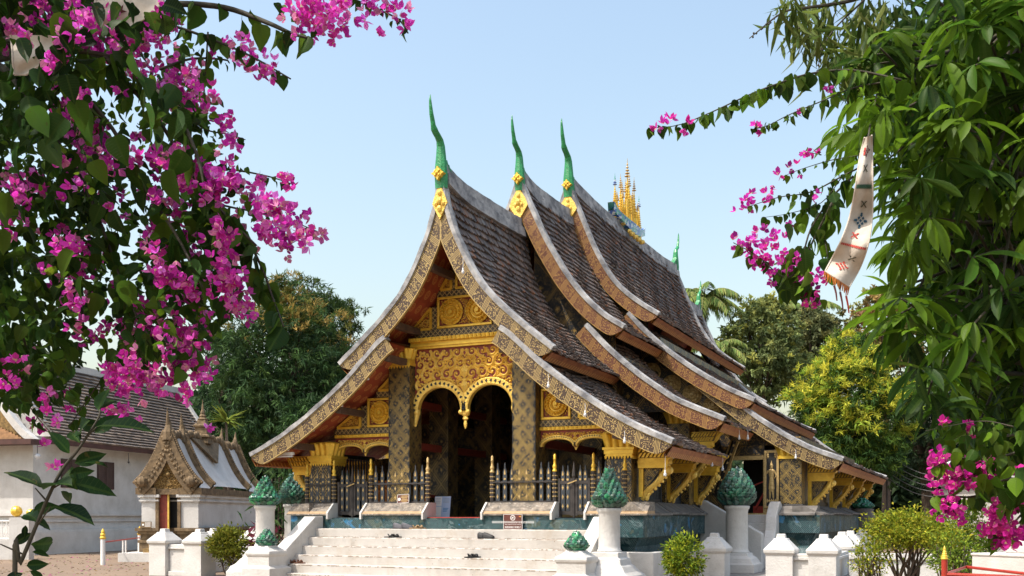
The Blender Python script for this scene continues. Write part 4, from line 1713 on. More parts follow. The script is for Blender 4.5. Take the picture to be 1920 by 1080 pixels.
mb.build("crown_pillar", 'gold_smooth', crown)
mb = MB()
for k in range(12):
    lobe(mb, 0, 0, 0, .1, .03, 0, .02)
mb = MB()
for k in range(9):
    y = boat_y - .7 + k * .17
    mb.ball((XC + .30, y, zt0 - .32 - .05 * (k % 2)), .07, 6)
mb.build("crown_garland", 'gold', crown)

# ================================================================== fence panels and gates on the plinth
def picket(x, y, zb, zr, zt, parent, body=.044, rows=2, w=None):
    """one picket: flat slate board with gilded lozenges, roundel and pointed tip"""
    mb = MB()
    mb.box(x - body, x + body, y - .013, y + .013, zb, zr + .12)
    z = zr + .12
    h = zt - z
    pr = [(body * 1.0, z), (body * 1.05, z + h * .10), (body * .8, z + h * .2), (body * 1.05, z + h * .32), (body * .5, z + h * .55), (body * .25, z + h * .68), (body * .4, z + h * .72), (body * .2, z + h * .78), (body * .35, z + h * .82), (.004, zt)]
    n = len(pr)
    outline = [(a, c) for a, c in pr] + [(-a, c) for a, c in reversed(pr)]
    mb.prism(outline, lambda p, q: (x + p[0], y + q, p[1]), -.013, .013)
    for k in range(rows):
        zc = zb + (zr - zb) * (k + .5) / rows
        mb.prism([(0, -.055), (.010, -.022), (.023, 0), (.010, .022), (0, .055), (-.010, .022), (-.023, 0), (-.010, -.022)], lambda p, q: (x + p[0], y + q, zc + p[1]), -.02, -.0125, 1)
    mb.prism([(.024 * math.cos(a * .785), .024 * math.sin(a * .785)) for a in range(8)], lambda p, q: (x + p[0], y + q, zr + .07 + p[1]), -.02, -.0125, 1)
    mb.prism([(.022, .0), (.0, h * .36), (-.022, .0), (0, -.02)], lambda p, q: (x + p[0], y + q, z + h * .18 + p[1]), -.02, -.0125, 1)
    return mb.build("picket", ['slate', 'dullgold'], parent)


def fpost(x, y, zb, parent, tan=False, zs=2.47, zt=2.84):
    mb = MB()
    mb.lathe(x, y, [(.046, zb), (.046, zs)], 8)
    for k in range(6):
        zc = zb + .12 + k * (zs - zb - .2) / 5
        for q in range(8):
            a = 2 * math.pi * q / 8
            mb.ball((x + .044 * math.cos(a), y + .044 * math.sin(a), zc), .014, 5, 1)
    p = mb.build("post", ['postwood', 'dullgold'], parent)
    h = zt - zs
    mb = MB()
    mb.lathe(x, y, [(.047, zs), (.055, zs + h * .05), (.05, zs + h * .1), (.03, zs + h * .16), (.05, zs + h * .26), (.045, zs + h * .34), (.028, zs + h * .42), (.026, zs + h * .66), (.038, zs + h * .69), (.026, zs + h * .73), (.03, zs + h * .9), (.004, zt)], 10)
    mb.build("post_tip", 'dullgold' if tan else 'gold_smooth', p, smooth=True)
    return p


YP = 18.95
FEN = [(-3.95, -3.18, 4, "left corner", (False, False)), (-2.24, -.76, 8, "left of the porch opening", (False, True)), (.74, 2.19, 8, "right of the porch opening", (True, False)), (2.98, 3.68, 4, "right corner", (False, False))]
FLAB = ["short slate picket fence panel left of the left gate, at the temple's left corner pillar",
        "long slate picket fence panel between the left gate and the porch opening",
        "long slate picket fence panel between the porch opening and the right gate",
        "short slate picket fence panel behind the tall green lotus bud, by the right corner pillar"]
for (a, b, n, _w, tans), lab in zip(FEN, FLAB):
    t = thing("picket_fence", lab, "fence", (X((a + b) / 2), YP, 1.85), "picket fence panels on the temple porch")
    fpost(X(a) + .02, YP, 1.852, t, tans[0])
    fpost(X(b) - .02, YP, 1.852, t, tans[1])
    for i in range(n):
        x = X(a + .07 + (b - a - .14) * (i + .5) / n)
        picket(x, YP, 1.875, 2.27, 2.68, t)
    mb = MB()
    mb.box(X(a + .05), X(b - .05), YP + .014, YP + .05, 2.25, 2.30)
    mb.box(X(a + .05), X(b - .05), YP - .05, YP - .014, 2.26, 2.285)
    mb.build("rail", 'postwood', t)
    MB().box(X(a + .05), X(b - .05), YP - .03, YP + .03, 1.852, 1.885).build("bottom_rail", 'postwood', t)

for (a, b), lab in zip(((-3.10, -2.31), (2.24, 2.93)), ("double picket gate with gilded lozenges in the left gap of the porch fence", "double picket gate with gilded lozenges in the right gap of the porch fence")):
    t = thing("picket_gate", lab, "gate", (X((a + b) / 2), YP, 1.56), "double gates in the porch fence")
    mid = (a + b) / 2
    for (p, q) in ((a, mid - .03), (mid + .03, b)):
        lf = MB()
        y = YP + .02
        lf.box(X(p), X(p) + .05, y - .025, y + .025, 1.58, 2.33)
        lf.box(X(q) - .05, X(q), y - .025, y + .025, 1.58, 2.33)
        lf.box(X(p) + .05, X(q) - .05, y - .022, y + .022, 1.60, 1.67)
        lf.box(X(p) + .05, X(q) - .05, y - .022, y + .022, 2.22, 2.28)
        leaf_ = lf.build("gate_leaf", 'postwood', t)
        for i in range(2):
            x = X(p + .05 + (q - p - .10) * (i + .5) / 2)
            picket(x, y, 1.675, 2.24, 2.60, leaf_, .040, 3)
    mb = MB()
    mb.lathe(X(mid), YP, [(.03, 1.55), (.03, 2.34), (.045, 2.38), (.03, 2.5), (.004, 2.68)], 8)
    mb.build("meeting_post", 'postwood', t)
    MB().bar((X(mid - .12), YP - .05, 2.22), (X(mid + .08), YP - .05, 2.29), .022).build("latch", 'dullgold', t)

# ================================================================== the front staircase
st = thing("front_staircase", "wide whitewashed front staircase with dirt stains and sloping balustrades", "staircase", (X(0), 17.4, 0))
RIS, TRD = .183, .245
for i in range(7):
    z1 = 1.30 - i * RIS
    yf = 18.30 - i * TRD
    mb = MB()
    nx = 60
    yb = 18.617 if i == 0 else yf + TRD - .002
    x0, x1 = X(-3.23), X(3.23)
    vs, fs = [], []
    rr = random.Random(i)
    for k in range(nx + 1):
        x = x0 + (x1 - x0) * k / nx
        e, e2 = rr.uniform(-.006, .006), rr.uniform(-.005, .003)
        zbot = max(0, z1 - RIS) if i < 6 else 0
        vs += [(x, yf + e, zbot), (x, yf + e, z1 - .016 + e2), (x, yf + .016 + e, z1 + e2), (x, yb, z1)]
    for k in range(nx):
        for q in range(3):
            fs.append((4 * k + q, 4 * k + q + 1, 4 * k + 4 + q + 1, 4 * k + 4 + q))
    mb.add(vs, fs)
    mb.build("step", 'step', st)
for s_ in (-1, 1):
    mb = MB()
    prof = [(18.60, 0), (18.60, 1.56), (18.30, 1.56), (17.22, .84), (17.12, .72), (17.12, 0)]
    x = X(s_ * 3.39)
    mb.prism(prof, lambda p, q: (q, p[0], p[1]), x - .155, x + .155)
    mb.build("balustrade", 'white', st, bevel=.02)


# ================================================================== lotus bud posts
GREENS = [(.02, .20, .085), (.012, .14, .075), (.03, .28, .10), (.015, .10, .075), (.02, .17, .12), (.04, .33, .12)]
DULL = [(.035, .13, .085), (.05, .17, .12), (.025, .095, .075), (.06, .19, .12), (.02, .12, .10), (.03, .20, .10)]


def bud(x, y, z0, z1, r, parent, shape='cone', cols=GREENS, seed=0, rows=9, coln=13):
    rr = random.Random(seed)
    H = z1 - z0
    def rad(f):
        if shape == 'cone':          # wide skirt, then a slimmer cone
            return r * (.80 + .2 * f / .12 if f < .12 else (1.0 if f < .28 else (1 - ((f - .28) / .72) ** .85) * .92 + .02))
        if shape == 'fat':
            return r * (.74 + .26 * math.sin(math.pi / 2 * f / .27) if f < .27 else max(.015, 1 - ((f - .27) / .73) ** 1.55))
        return r * ((.70 + .3 * f / .25) if f < .25 else max(.02, (1 - ((f - .25) / .75) ** 1.15)))
    mb = MB()
    dark = (.015, .035, .03)
    n = 14
    for i in range(12):
        f0, f1 = i / 12, (i + 1) / 12
        for k in range(n):
            a0, a1 = 2 * math.pi * k / n, 2 * math.pi * (k + 1) / n
            ra, rb = rad(f0) * .93, rad(min(f1, .995)) * .93
            mb.quad((x + ra * math.cos(a0), y + ra * math.sin(a0), z0 + H * f0), (x + ra * math.cos(a1), y + ra * math.sin(a1), z0 + H * f0),
                    (x + rb * math.cos(a1), y + rb * math.sin(a1), z0 + H * f1), (x + rb * math.cos(a0), y + rb * math.sin(a0), z0 + H * f1), 0, None, dark)
    for i in range(rows):
        f = .015 + .88 * i / rows
        f2 = min(.99, f + 1.75 / rows)
        cn = max(4, int(coln * (rad(f) / r) ** .8))
        for k in range(cn):
            a = 2 * math.pi * (k + (.5 if i % 2 else 0) + rr.uniform(-.12, .12)) / cn
            dw = math.pi / cn * 1.12
            col = rr.choice(cols)
            j = rr.uniform(.45, 1.6)
            col = tuple(c * j for c in col)
            def pt(ff, da, out):
                q = rad(min(ff, .985)) + out
                return (x + q * math.cos(a + da), y + q * math.sin(a + da), z0 + H * ff)
            fm = f + (f2 - f) * .5
            e = r * .095
            P0, P1, P2 = pt(f, -dw * .55, 0), pt(f, 0, e * .6), pt(f, dw * .55, 0)
            P3, P4, P5 = pt(fm, -dw, e * .4), pt(fm, 0, e * 2.0), pt(fm, dw, e * .4)
            tip = pt(f2 - (f2 - f) * rr.uniform(.05, .2), 0, e * 2.4)
            tb = pt(f2 - (f2 - f) * .3, 0, -e * .4)
            mb.add((P0, P1, P2, P3, P4, P5, tip, tb), ((0, 1, 4, 3), (1, 2, 5, 4), (3, 4, 6), (4, 5, 6), (3, 6, 7), (6, 5, 7)), 0, col)
    return mb.build("lotus_bud", 'petal', parent)


def round_post(x, y, zb, zc, zt, r, base, parent, nm="post"):
    mb = MB()
    mb.lathe(x, y, [(r * 1.12, zc), (r * 1.12, zc + .03), (r * 1.02, zc + .05), (r, zc + .1), (r * .97, zt - .13), (r * 1.0, zt - .12), (r * 1.0, zt - .09), (r * 1.1, zt - .07), (r * 1.14, zt - .02), (r * 1.1, zt)], 24)
    p = mb.build(nm, 'white', parent, smooth=False)
    for f in p.data.polygons:
        f.use_smooth = len(f.vertices) == 4
    mb = MB()
    mb.stack(x, y, base)
    mb.build("moulded_base", 'white', parent, bevel=.012)
    return p


bz = .92
base_front = [(0, .58), (.40, .58), (.42, .55), (.50, .52), (.56, .44), (.66, .37), (.69, .33), (.80, .30), (.82, .26), (.92, .255)]
t = thing("lotus_post", "tall white round post with a broken-tipped shiny green lotus bud, left of the front stairs", "lotus post", (X(-3.97), 17.5, 0))
round_post(X(-3.97), 17.5, 0, bz, 1.80, .205, base_front, t)
bud(X(-3.97), 17.5, 1.80, 2.46, .285, t, 'cone', GREENS, 3, 11, 15)
t = thing("lotus_post", "tall white round post with a slim pointed green lotus bud, right of the front stairs", "lotus post", (X(3.84), 17.5, 0))
round_post(X(3.84), 17.5, 0, bz, 1.72, .20, base_front, t)
bud(X(3.84), 17.5, 1.72, 2.50, .28, t, 'cone', GREENS[:5] + DULL, 5, 13, 16)
base_side = [(0, .50), (.33, .50), (.55, .50), (.57, .47), (.66, .36), (.70, .32), (.72, .29), (.80, .27)]
base_side = [(0, .46), (.48, .46), (.50, .42), (.62, .38), (.70, .31), (.74, .28), (.78, .26)]
t = thing("lotus_post", "stout white round post with a fat dull green artichoke-shaped bud before the side door steps", "lotus post", (X(5.14), 22.3, .33))
round_post(X(5.14), 22.3, .33, .76, 1.80, .245, [(z + .0, h) for z, h in [(.33, .47), (.52, .47), (.54, .43), (.64, .38), (.70, .30), (.76, .28)]], t)
bud(X(5.14), 22.3, 1.80, 2.68, .36, t, 'fat', DULL, 7, 12, 17)
t = thing("lotus_post", "stout white post with a fat dull green bud half hidden behind the left plinth corner", "lotus post", (X(-6.6), 22.0, 0))
round_post(X(-6.6), 22.0, 0, .76, 1.88, .25, [(0, .47), (.52, .47), (.54, .43), (.64, .38), (.70, .30), (.76, .28)], t)
bud(X(-6.6), 22.0, 1.88, 2.74, .345, t, 'fat', DULL, 9, 12, 17)
for s_, lab in ((-1, "small green lotus bud on a newel block at the left balustrade's foot"), (1, "small green lotus bud on a newel block at the right balustrade's foot")):
    x = X(s_ * 3.44)
    t = thing("lotus_newel", lab, "newel post", (x, 16.88, 0), "small bud newels at the foot of the stairs")
    mb = MB()
    mb.stack(x, 16.88, [(0, .36), (.50, .36), (.53, .31), (.55, .28), (.74, .28), (.76, .30), (.80, .31), (.85, .30), (.88, .24), (.94, .16), (.96, .16)])
    mb.build("newel_block", 'white', t, bevel=.02)
    bud(x, 16.88, .95, 1.32, .205, t, 'round', GREENS[:4], 11 + s_, 8, 12)

pot = PD(1617, 965, 32.5)
t = thing("lotus_pot", "dark glazed pot with pointed green lotus bud at the rear hall's far end", "pot", (pot.x, pot.y, .9))
mb = MB()
mb.lathe(pot.x, pot.y, [(.2, .9), (.34, 1.1), (.42, 1.4), (.40, 1.6), (.33, 1.72), (.36, 1.78), (.30, 1.8)], 16)
mb.build("pot_body", 'greycap', t, smooth=True)
mb = MB()
mb.box(pot.x - .5, pot.x + .5, pot.y - .5, pot.y + .5, 0, .898)
mb.build("pot_base", 'greycap', t)
bud(pot.x, pot.y, 1.78, 2.16, .33, t, 'round', [(.01, .2, .11), (.015, .26, .15)], 4, 8, 14)

# ================================================================== steps to the side door
t = thing("side_staircase", "shaded white steps with low parapets rising to the dark side doorway", "staircase", (X(4.8), 24.4, .33))
for i in range(6):
    z1 = 1.60 - i * .2
    yf = 25.05 - i * .28
    if z1 < .4:
        break
    mb = MB()
    mb.box(X(4.35), X(5.33), yf, yf + (.50 if i == 0 else .278), max(.33, z1 - .2), z1)
    mb.build("step", 'white', t, bevel=.01)
a = PY(1314, 937, 23.55)
b = PY(1430, 1001, 23.55)
mb = MB()
mb.prism([(a.x, .33), (a.x, a.z), (a.x + .12, a.z - .02), (b.x, b.z), (b.x, .33)], lambda p, q: (p[0], q, p[1]), 23.45, 23.72)
mb.build("parapet", 'white', t, bevel=.02)
c1 = PY(1455, 941, 25.2)
mb = MB()
mb.prism([(25.36, .33), (25.36, 1.86), (25.15, 1.93), (24.95, 1.86), (24.55, 1.55), (24.45, 1.22), (23.9, .62), (23.9, .33)], lambda p, q: (q, p[0], p[1]), X(5.34), X(5.60))
mb.build("parapet", 'white', t, bevel=.03)
t2 = thing("red_barrier", "red wooden barrier with a diagonal brace inside the side doorway", "barrier", (X(4.9), 26.1, 1.6))
mb = MB()
mb.box(X(4.75), X(5.25), 26.05, 26.12, ZFL + .02, 1.82)
mb.bar((X(4.82), 26.02, 1.76), (X(5.2), 26.02, 2.45), .09, .05)
mb.build("brace_frame", 'redpaint', t2)
MB().bar((X(4.68), 25.95, 2.30), (X(5.22), 25.95, 2.52), .03, .03).build("red_tape", 'redpaint', t2)


# ================================================================== boundary walls with capped posts
def cap_post(x, y, z0, zt, w, parent, k=1.0):
    h = w / 2
    mb = MB()
    zb = zt - .42 * k
    mb.stack(x, y, [(z0, h), (zb, h), (zb + .02, h * 1.05), (zb + .05, h * 1.14), (zb + .11, h * 1.16), (zb + .13, h * 1.10), (zt - .12 * k, h * .55), (zt - .09 * k, h * .50), (zt - .085 * k, h * .34), (zt - .01, h * .30), (zt, h * .26)])
    return mb.build("wall_post", 'white', parent, bevel=.012)


def wall_panel(a, b, z0, z1, th, parent):
    a, b = Vector((a[0], a[1], 0)), Vector((b[0], b[1], 0))
    d = (b - a).normalized()
    n = Vector((d.y, -d.x, 0))
    L = (b - a).length
    def P(u, w, z): q = a + d * u + n * w; return (q.x, q.y, z)
    mb = MB()
    def bx(u0, u1, w0, w1, za, zb):
        vs = [P(u, w, z) for z in (za, zb) for w in (w0, w1) for u in (u0, u1)]
        mb.add(vs, ((0, 2, 3, 1), (4, 5, 7, 6), (0, 1, 5, 4), (2, 6, 7, 3), (0, 4, 6, 2), (1, 3, 7, 5)))
    bx(0, L, -th / 2, th / 2, z0, z1 - .12)
    bx(0, L, -th / 2 - .05, th / 2 + .05, z1 - .12, z1 - .06)
    bx(0, L, -th / 2 - .02, th / 2 + .02, z1 - .06, z1)
    bx(0, L, -th / 2 - .06, th / 2 + .06, z0, z0 + .12)
    return mb.build("wall_panel", 'white', parent, bevel=.01)


wl = thing("boundary_wall", "low white boundary wall with pyramid-capped posts in front of the small chapel", "wall", (-18.8, 20.4, 0))
P4 = [(PY(309, 1000, 20.4), 20.4), (PY(375, 1000, 20.4), 20.4)]
for p, y in P4:
    cap_post(p.x, y, 0, 1.23, .56, wl)
wall_panel((P4[0][0].x + .3, 20.42), (P4[1][0].x - .3, 20.42), 0, .82, .34, wl)
x0 = P4[0][0].x
for y in (22.3, 24.0):
    cap_post(x0, y, 0, 1.22, .54, wl)
cap_post(P4[1][0].x, 22.6, 0, 1.2, .54, wl)
cap_post(P4[1][0].x + .9, 24.6, 0, 1.2, .54, wl)
wall_panel((x0, 20.7), (x0, 22.0), 0, .82, .34, wl)
wall_panel((x0, 22.6), (x0, 23.7), 0, .82, .34, wl)

wr = thing("boundary_wall", "low white boundary wall with pyramid-capped posts right of the side door steps", "wall", (X(6.8), 20.4, 0))
RP = [PY(1340, 1000, 20.4), PY(1465, 1000, 20.4), PY(1545, 1000, 20.4)]
for p in RP[1:]:
    cap_post(p.x, 20.4, 0, 1.22, .52, wr)
wall_panel((RP[1].x + .26, 20.42), (RP[2].x - .26, 20.42), 0, .83, .30, wr)
xr = RP[2].x
for y in (22.9, 24.5, 27.2):
    cap_post(xr + .05, y, 0, 1.23, .52, wr)
wall_panel((xr + .05, 20.7), (xr + .05, 22.6), 0, .83, .30, wr)
wall_panel((xr + .05, 23.2), (xr + .05, 24.2), 0, .83, .30, wr)
wall_panel((xr + .05, 24.8), (xr + .05, 26.9), 0, .83, .30, wr)
wr2 = thing("boundary_wall", "plain low white wall running right behind the trimmed bushes", "wall", (-.5, 21.6, 0))
wall_panel((xr + .35, 21.5), (3.5, 21.9), 0, .82, .3, wr2)
wc = thing("boundary_wall", "plain white wall block between the right lotus post and the round bush, with one capped post", "wall", (-5.4, 18.4, 0))
mb = MB()
e = PY(1228, 1037, 18.35)
mb.box(X(3.5), e.x, 18.25, 18.55, 0, .885)
mb.box(e.x - .16, e.x, 18.552, 20.1, 0, .885)
mb.build("wall_panel", 'white', wc, bevel=.015)
cap_post(RP[0].x, 20.4, 0, 1.23, .52, wc)
wall_panel((e.x - .05, 20.42), (RP[0].x - .26, 20.42), 0, .84, .30, wc)


# ================================================================== shoes
def shoe(x, y, z, rz, label, key, kind, group):
    t = thing("shoe" if kind == 'sneaker' else "sandal", label, "shoe" if kind == 'sneaker' else "sandal", (x, y, z), group, rz)
    mb = MB()
    out = []
    for k in range(16):
        a = 2 * math.pi * k / 16
        w = .045 + .008 * math.cos(a)
        out.append((.135 * math.cos(a), w * math.sin(a)))
    mb.prism(out, lambda p, q: (p[0], p[1], q), .0, .025)
    mb.build("sole", key, t, bevel=.005)
    mb = MB()
    if kind == 'sneaker':
        st_ = [(-.125, .04, .10), (-.09, .043, .115), (-.03, .044, .10), (.03, .046, .075), (.09, .045, .052), (.125, .03, .03)]
        vs, fs = [], []
        n = 8
        for (u, w, h) in st_:
            for k in range(n):
                a = math.pi * k / (n - 1)
                vs.append((u, w * math.cos(a), .024 + h * math.sin(a) * .95))
        for i in range(len(st_) - 1):
            for k in range(n - 1):
                fs.append((i * n + k, i * n + k + 1, i * n + n + k + 1, i * n + n + k))
        fs += [tuple(range(n)), tuple((len(st_) - 1) * n + k for k in range(n))]
        mb.add(vs, fs)
    else:
        for sgn in (-1, 1):
            mb.tube([(.07, 0, .03), (.04, sgn * .02, .06), (-.02, sgn * .047, .024)], [.012, .016, .014], 6)
        mb.tube([(-.02, -.046, .03), (-.05, -.02, .075), (-.05, .02, .075), (-.02, .046, .03)], .012, 6)
        mb.tube([(.03, -.046, .03), (.03, -.02, .07), (.03, .02, .07), (.03, .046, .03)], .016, 6)
    mb.build("upper", key, t, smooth=True)
    return t


def step_z(i): return 1.30 - i * RIS
def step_y(i): return 18.30 - i * TRD
SHOES = [(748, 0, .16, 'shoe_grey', 'sneaker', "grey sandal-like shoe, left of its pair at the foot of the blue plinth", .3), (764, 0, .17, 'shoe_grey', 'sneaker', "grey shoe, right of its pair at the foot of the blue plinth", .5),
         (779, 0, .16, 'shoe_tan', 'sandal', "tan strap sandal at the plinth foot, left of its pair", .4), (788, 0, .18, 'shoe_tan', 'sandal', "tan strap sandal at the plinth foot, right of its pair", .9),
         (732, 1, .12, 'shoe_black', 'sandal', "black sandal on the second step down, left of its pair", .6), (742, 1, .12, 'shoe_black', 'sandal', "black sandal on the second step down, right of its pair", .9),
         (907, 1, .12, 'shoe_black', 'sneaker', "black sneaker on the upper steps before the porch opening, left of its pair", .1), (916, 1, .10, 'shoe_black', 'sneaker', "black sneaker on the upper steps before the porch opening, right of its pair", .0),
         (882, 3, .12, 'shoe_black', 'sandal', "black sandal on the middle steps below the sneakers, left of its pair", .9), (891, 3, .12, 'shoe_black', 'sandal', "black sandal on the middle steps below the sneakers, right of its pair", 1.1),
         (549, 4, .12, 'shoe_brown', 'sandal', "brown leather sandal beside the left balustrade, left of its pair", .25), (562, 4, .12, 'shoe_brown', 'sandal', "brown leather sandal beside the left balustrade, right of its pair", .2),
         (521, 5, .12, 'shoe_black', 'sandal', "black sandal on the lowest visible step, left of its pair", .3), (530, 5, .12, 'shoe_black', 'sandal', "black sandal on the lowest visible step, right of its pair", .2)]
for (px, i, back, key, kind, lab, rz) in SHOES:
    y = step_y(i) + back
    p = PY(px, 1000, y)
    shoe(p.x, y, step_z(i) + .001, rz, lab, key, kind, "shoes left on the front steps")


# ================================================================== signs
def text_mesh(body, size, loc, rot, key, parent, name="lettering", align='CENTER'):
    cu = bpy.data.curves.new(name, 'FONT')
    cu.body = body
    cu.size = size
    cu.align_x = align
    cu.extrude = .0008
    cu.resolution_u = 2
    tmp = bpy.data.objects.new("tmp_text", cu)
    COL.objects.link(tmp)
    bpy.context.view_layer.update()
    me = bpy.data.meshes.new_from_object(tmp.evaluated_get(bpy.context.evaluated_depsgraph_get()))
    bpy.data.objects.remove(tmp)
    me.materials.clear()
    me.materials.append(M[key])
    o = bpy.data.objects.new(name, me)
    COL.objects.link(o)
    o.parent = parent
    o.location = loc
    o.rotation_euler = rot
    return o


RT = (math.pi / 2, 0, 0)
sp = PY(963.5, 977, 18.60)
t = thing("notice_sign", "brown notice board with a crossed-out hat symbol leaning against the blue plinth", "sign", (sp.x, 18.56, 1.302), None, 0.0)
MB().box(-.205, .205, -.012, .012, 0, .30).build("board", 'signbrown', t)
mb = MB()
for a, b, c, d in ((-.21, .21, .30, .306), (-.21, .21, -.0, .006), (-.21, -.203, 0, .306), (.203, .21, 0, .306)):
    mb.box(a, b, -.014, -.0, c, d)
mb.build("rim", 'signwhite', t)
mb = MB()
n = 24
for i in range(n):
    a, b = 2 * math.pi * i / n, 2 * math.pi * (i + 1) / n
    mb.quad((.055 * math.cos(a), -.0135, .235 + .055 * math.sin(a)), (.055 * math.cos(b), -.0135, .235 + .055 * math.sin(b)), (.042 * math.cos(b), -.0135, .235 + .042 * math.sin(b)), (.042 * math.cos(a), -.0135, .235 + .042 * math.sin(a)))
mb.bar((-.033, -.0145, .202), (.033, -.0145, .268), .012, .003)
mb.prism([(-.034, .222), (.020, .222), (.012, .250), (-.012, .252)], lambda p, q: (p[0], q, p[1]), -.0134, -.0128)
mb.build("hat_symbol", 'signwhite', t)
mb = MB()
mb.ball((.145, -.014, .262), .016, 6)
mb.build("emblem", 'felt_red', t)
mb = MB()
mb.ball((.165, -.014, .258), .013, 6)
mb.build("emblem", 'gold_smooth', t)
text_mesh("ກະລຸນາຖອດໝວກ ແລະ ເກີບ", .042, (0, -.0135, .135), RT, 'signwhite', t)
text_mesh("Please, Take off Your Cap and Shoes", .024, (0, -.0135, .092), RT, 'signwhite', t)
text_mesh("请脱掉帽子和鞋子", .046, (0, -.0135, .028), RT, 'signwhite', t)

sp = PY(756, 937, 18.86)
t = thing("notice_sign", "small brown and cream notice plate leaning on the fence panel left of the porch opening", "sign", (sp.x, 18.86, 1.852), None, .0)
t.rotation_euler = (math.radians(-8), math.radians(-3), 0)
MB().box(-.145, .145, -.008, .008, 0, .185).build("board", 'signbrown', t)
mb = MB()
for a, b, c, d in ((-.148, .148, .183, .19), (-.148, .148, -.003, .005), (-.148, -.141, 0, .19), (.141, .148, 0, .19)):
    mb.box(a, b, -.0105, -.0, c, d)
n = 14
for i in range(n):
    a, b = 2 * math.pi * i / n, 2 * math.pi * (i + 1) / n
    mb.add(((-.095, -.0095, .085), (-.095 + .034 * math.cos(a), -.0095, .085 + .034 * math.sin(a)), (-.095 + .034 * math.cos(b), -.0095, .085 + .034 * math.sin(b))), ((0, 1, 2),))
mb.build("print", 'signwhite', t)
mb = MB()
for k, (z, w) in enumerate(((.155, .08), (.128, .10), (.105, .06), (.072, .08), (.048, .09), (.022, .06))):
    mb.box(.035 - w, .035 + w, -.0098, -.009, z - .007, z + .007)
mb.build("print", 'dullgold', t)

sp = PY(828, 953, 19.9)
t = thing("notice_board", "pale blue and white information poster leaning on the dark inner column of the porch", "poster", (sp.x, 19.9, ZFL + .005), None, -.15)
t.rotation_euler = (math.radians(-7), 0, -.15)
MB().box(-.22, .22, -.008, .008, 0, .47).build("board", 'posterblue', t)
mb = MB()
mb.box(-.21, -.02, -.0105, -.0082, .25, .46)
mb.box(-.21, -.02, -.0105, -.0082, .01, .235)
mb.build("print", 'signwhite', t)
mb = MB()
for k in range(4):
    mb.box(-.19, -.05, -.0125, -.0107, .42 - k * .035, .428 - k * .035)
    mb.box(.02, .19, -.0105, -.0082, .41 - k * .03, .42 - k * .03)
mb.build("print", 'poster_grey', t)
mb = MB()
for k in range(3):
    mb.box(.03, .18 - .02 * k, -.0105, -.0082, .19 - k * .032, .206 - k * .032)
mb.build("print", 'poster_ink', t)

sp = PY(1411, 920, 25.5)
t = thing("notice_sign", "small white and red no-entry card hanging on the red tape of the side doorway", "sign", (sp.x, 25.45, 2.1), None, 0.0)
MB().box(-.045, .045, -.004, .004, 0, .14).build("board", 'signwhite', t)
mb = MB()
mb.prism([(.032 * math.cos(a * .524), .095 + .032 * math.sin(a * .524)) for a in range(12)], lambda p, q: (p[0], q, p[1]), -.006, -.0042)
mb.build("print", 'redpaint', t)
mb = MB()
mb.box(-.022, .022, -.008, -.0062, .088, .102)
mb.build("print", 'signwhite', t)
mb = MB()
for k in range(2):
    mb.box(-.035, .035, -.006, -.0042, .015 + k * .02, .025 + k * .02)
mb.build("print", 'poster_grey', t)

t = thing("doormat", "thin dark pink mat lying across the threshold of the porch opening", "mat", (X(0), 18.95, 1.53))
MB().box(X(-.68), X(.68), 18.74, 19.3, 1.531, 1.548).build("mat", 'felt_red', t)
# wooden table behind the left gate, seen between the pickets
t = thing("wooden_table", "orange varnished wooden table standing behind the left gate and fence panel", "table", (X(-2.2), 20.6, ZFL))
mb = MB()
mb.box(X(-2.75), X(-1.55), 20.3, 20.9, 2.0, 2.06)
mb.build("table_top", 'redback', t)
MB().box(X(-2.7), X(-1.6), 20.32, 20.36, 1.86, 1.998).build("apron", 'orange_wood', t)
for dx in (-2.7, -1.62):
    for y in (20.34, 20.86):
        MB().box(X(dx) - .03, X(dx) + .03, y - .019, y + .03, ZFL, 1.999).build("leg", 'orange_wood', t)
t = thing("wooden_stand", "tall orange wooden stand with turned posts behind the left gate", "stand", (X(-2.95), 20.5, ZFL))
for dx in (-3.08, -2.86, -2.66):
    mb = MB()
    mb.lathe(X(dx), 20.3, [(.03, ZFL), (.03, 2.2), (.05, 2.24), (.05, 2.36), (.03, 2.40)], 8)
    mb.build("post", 'orange_wood', t)
mb = MB()
mb.box(X(-3.07), X(-2.67), 20.28, 20.32, 1.80, 1.86)
mb.box(X(-3.07), X(-2.67), 20.28, 20.32, 2.14, 2.19)
mb.build("rail", 'orange_wood', t)

# bulbs that hang from the eaves
BULBS = [(826, 398, 18.3, .18), (811, 455, 18.35, .22), (842, 455, 18.6, .14), (789, 515, 18.3, .20), (868, 510, 18.0, .22), (759, 580, 18.3, .20), (728, 628, 18.3, .2), (714, 676, 18.2, .18), (690, 710, 18.2, .2), (641, 760, 18.2, .2), (588, 806, 18.2, .14), (540, 843, 18.2, .24),
         (1028, 724, 18.0, .18), (1097, 778, 18.0, .16), (1171, 828, 17.95, .14), (1247, 890, 18.2, .46), (1263, 856, 19.0, .16), (1288, 856, 20.0, .12), (1335, 872, 21.6, .16), (1355, 880, 22.2, .2), (1366, 808, 23.0, .16), (1386, 822, 23.6, .14), (1402, 822, 24.3, .14), (1492, 858, 25.0, .14), (1565, 880, 27.5, .16), (1573, 885, 30, .18)]
BL = ["under the gilded plate at the gable's peak", "left under the gable peak beam", "right under the gable peak beam", "before the upper left red soffit", "before the small upper rosette panel", "before the red soffit left of the big rosettes",
      "beside the left main capital", "at the top of the lower left eave", "midway along the lower left eave", "over the left wing panel", "over the left corner capital", "at the lowest tip of the left eave",
      "above the right square rosette panel", "before the right scrollwork wing", "over the right corner capital", "on the longest wire beside the first right bracket", "before the second right bracket's top", "over the second right bracket", "behind the porch eave end", "beside the side door's left jamb",
      "under the middle tier's eave end", "above the slanted board", "right of the slanted board", "before the corner pier capital", "above the far right brackets", "by the last right bracket"]
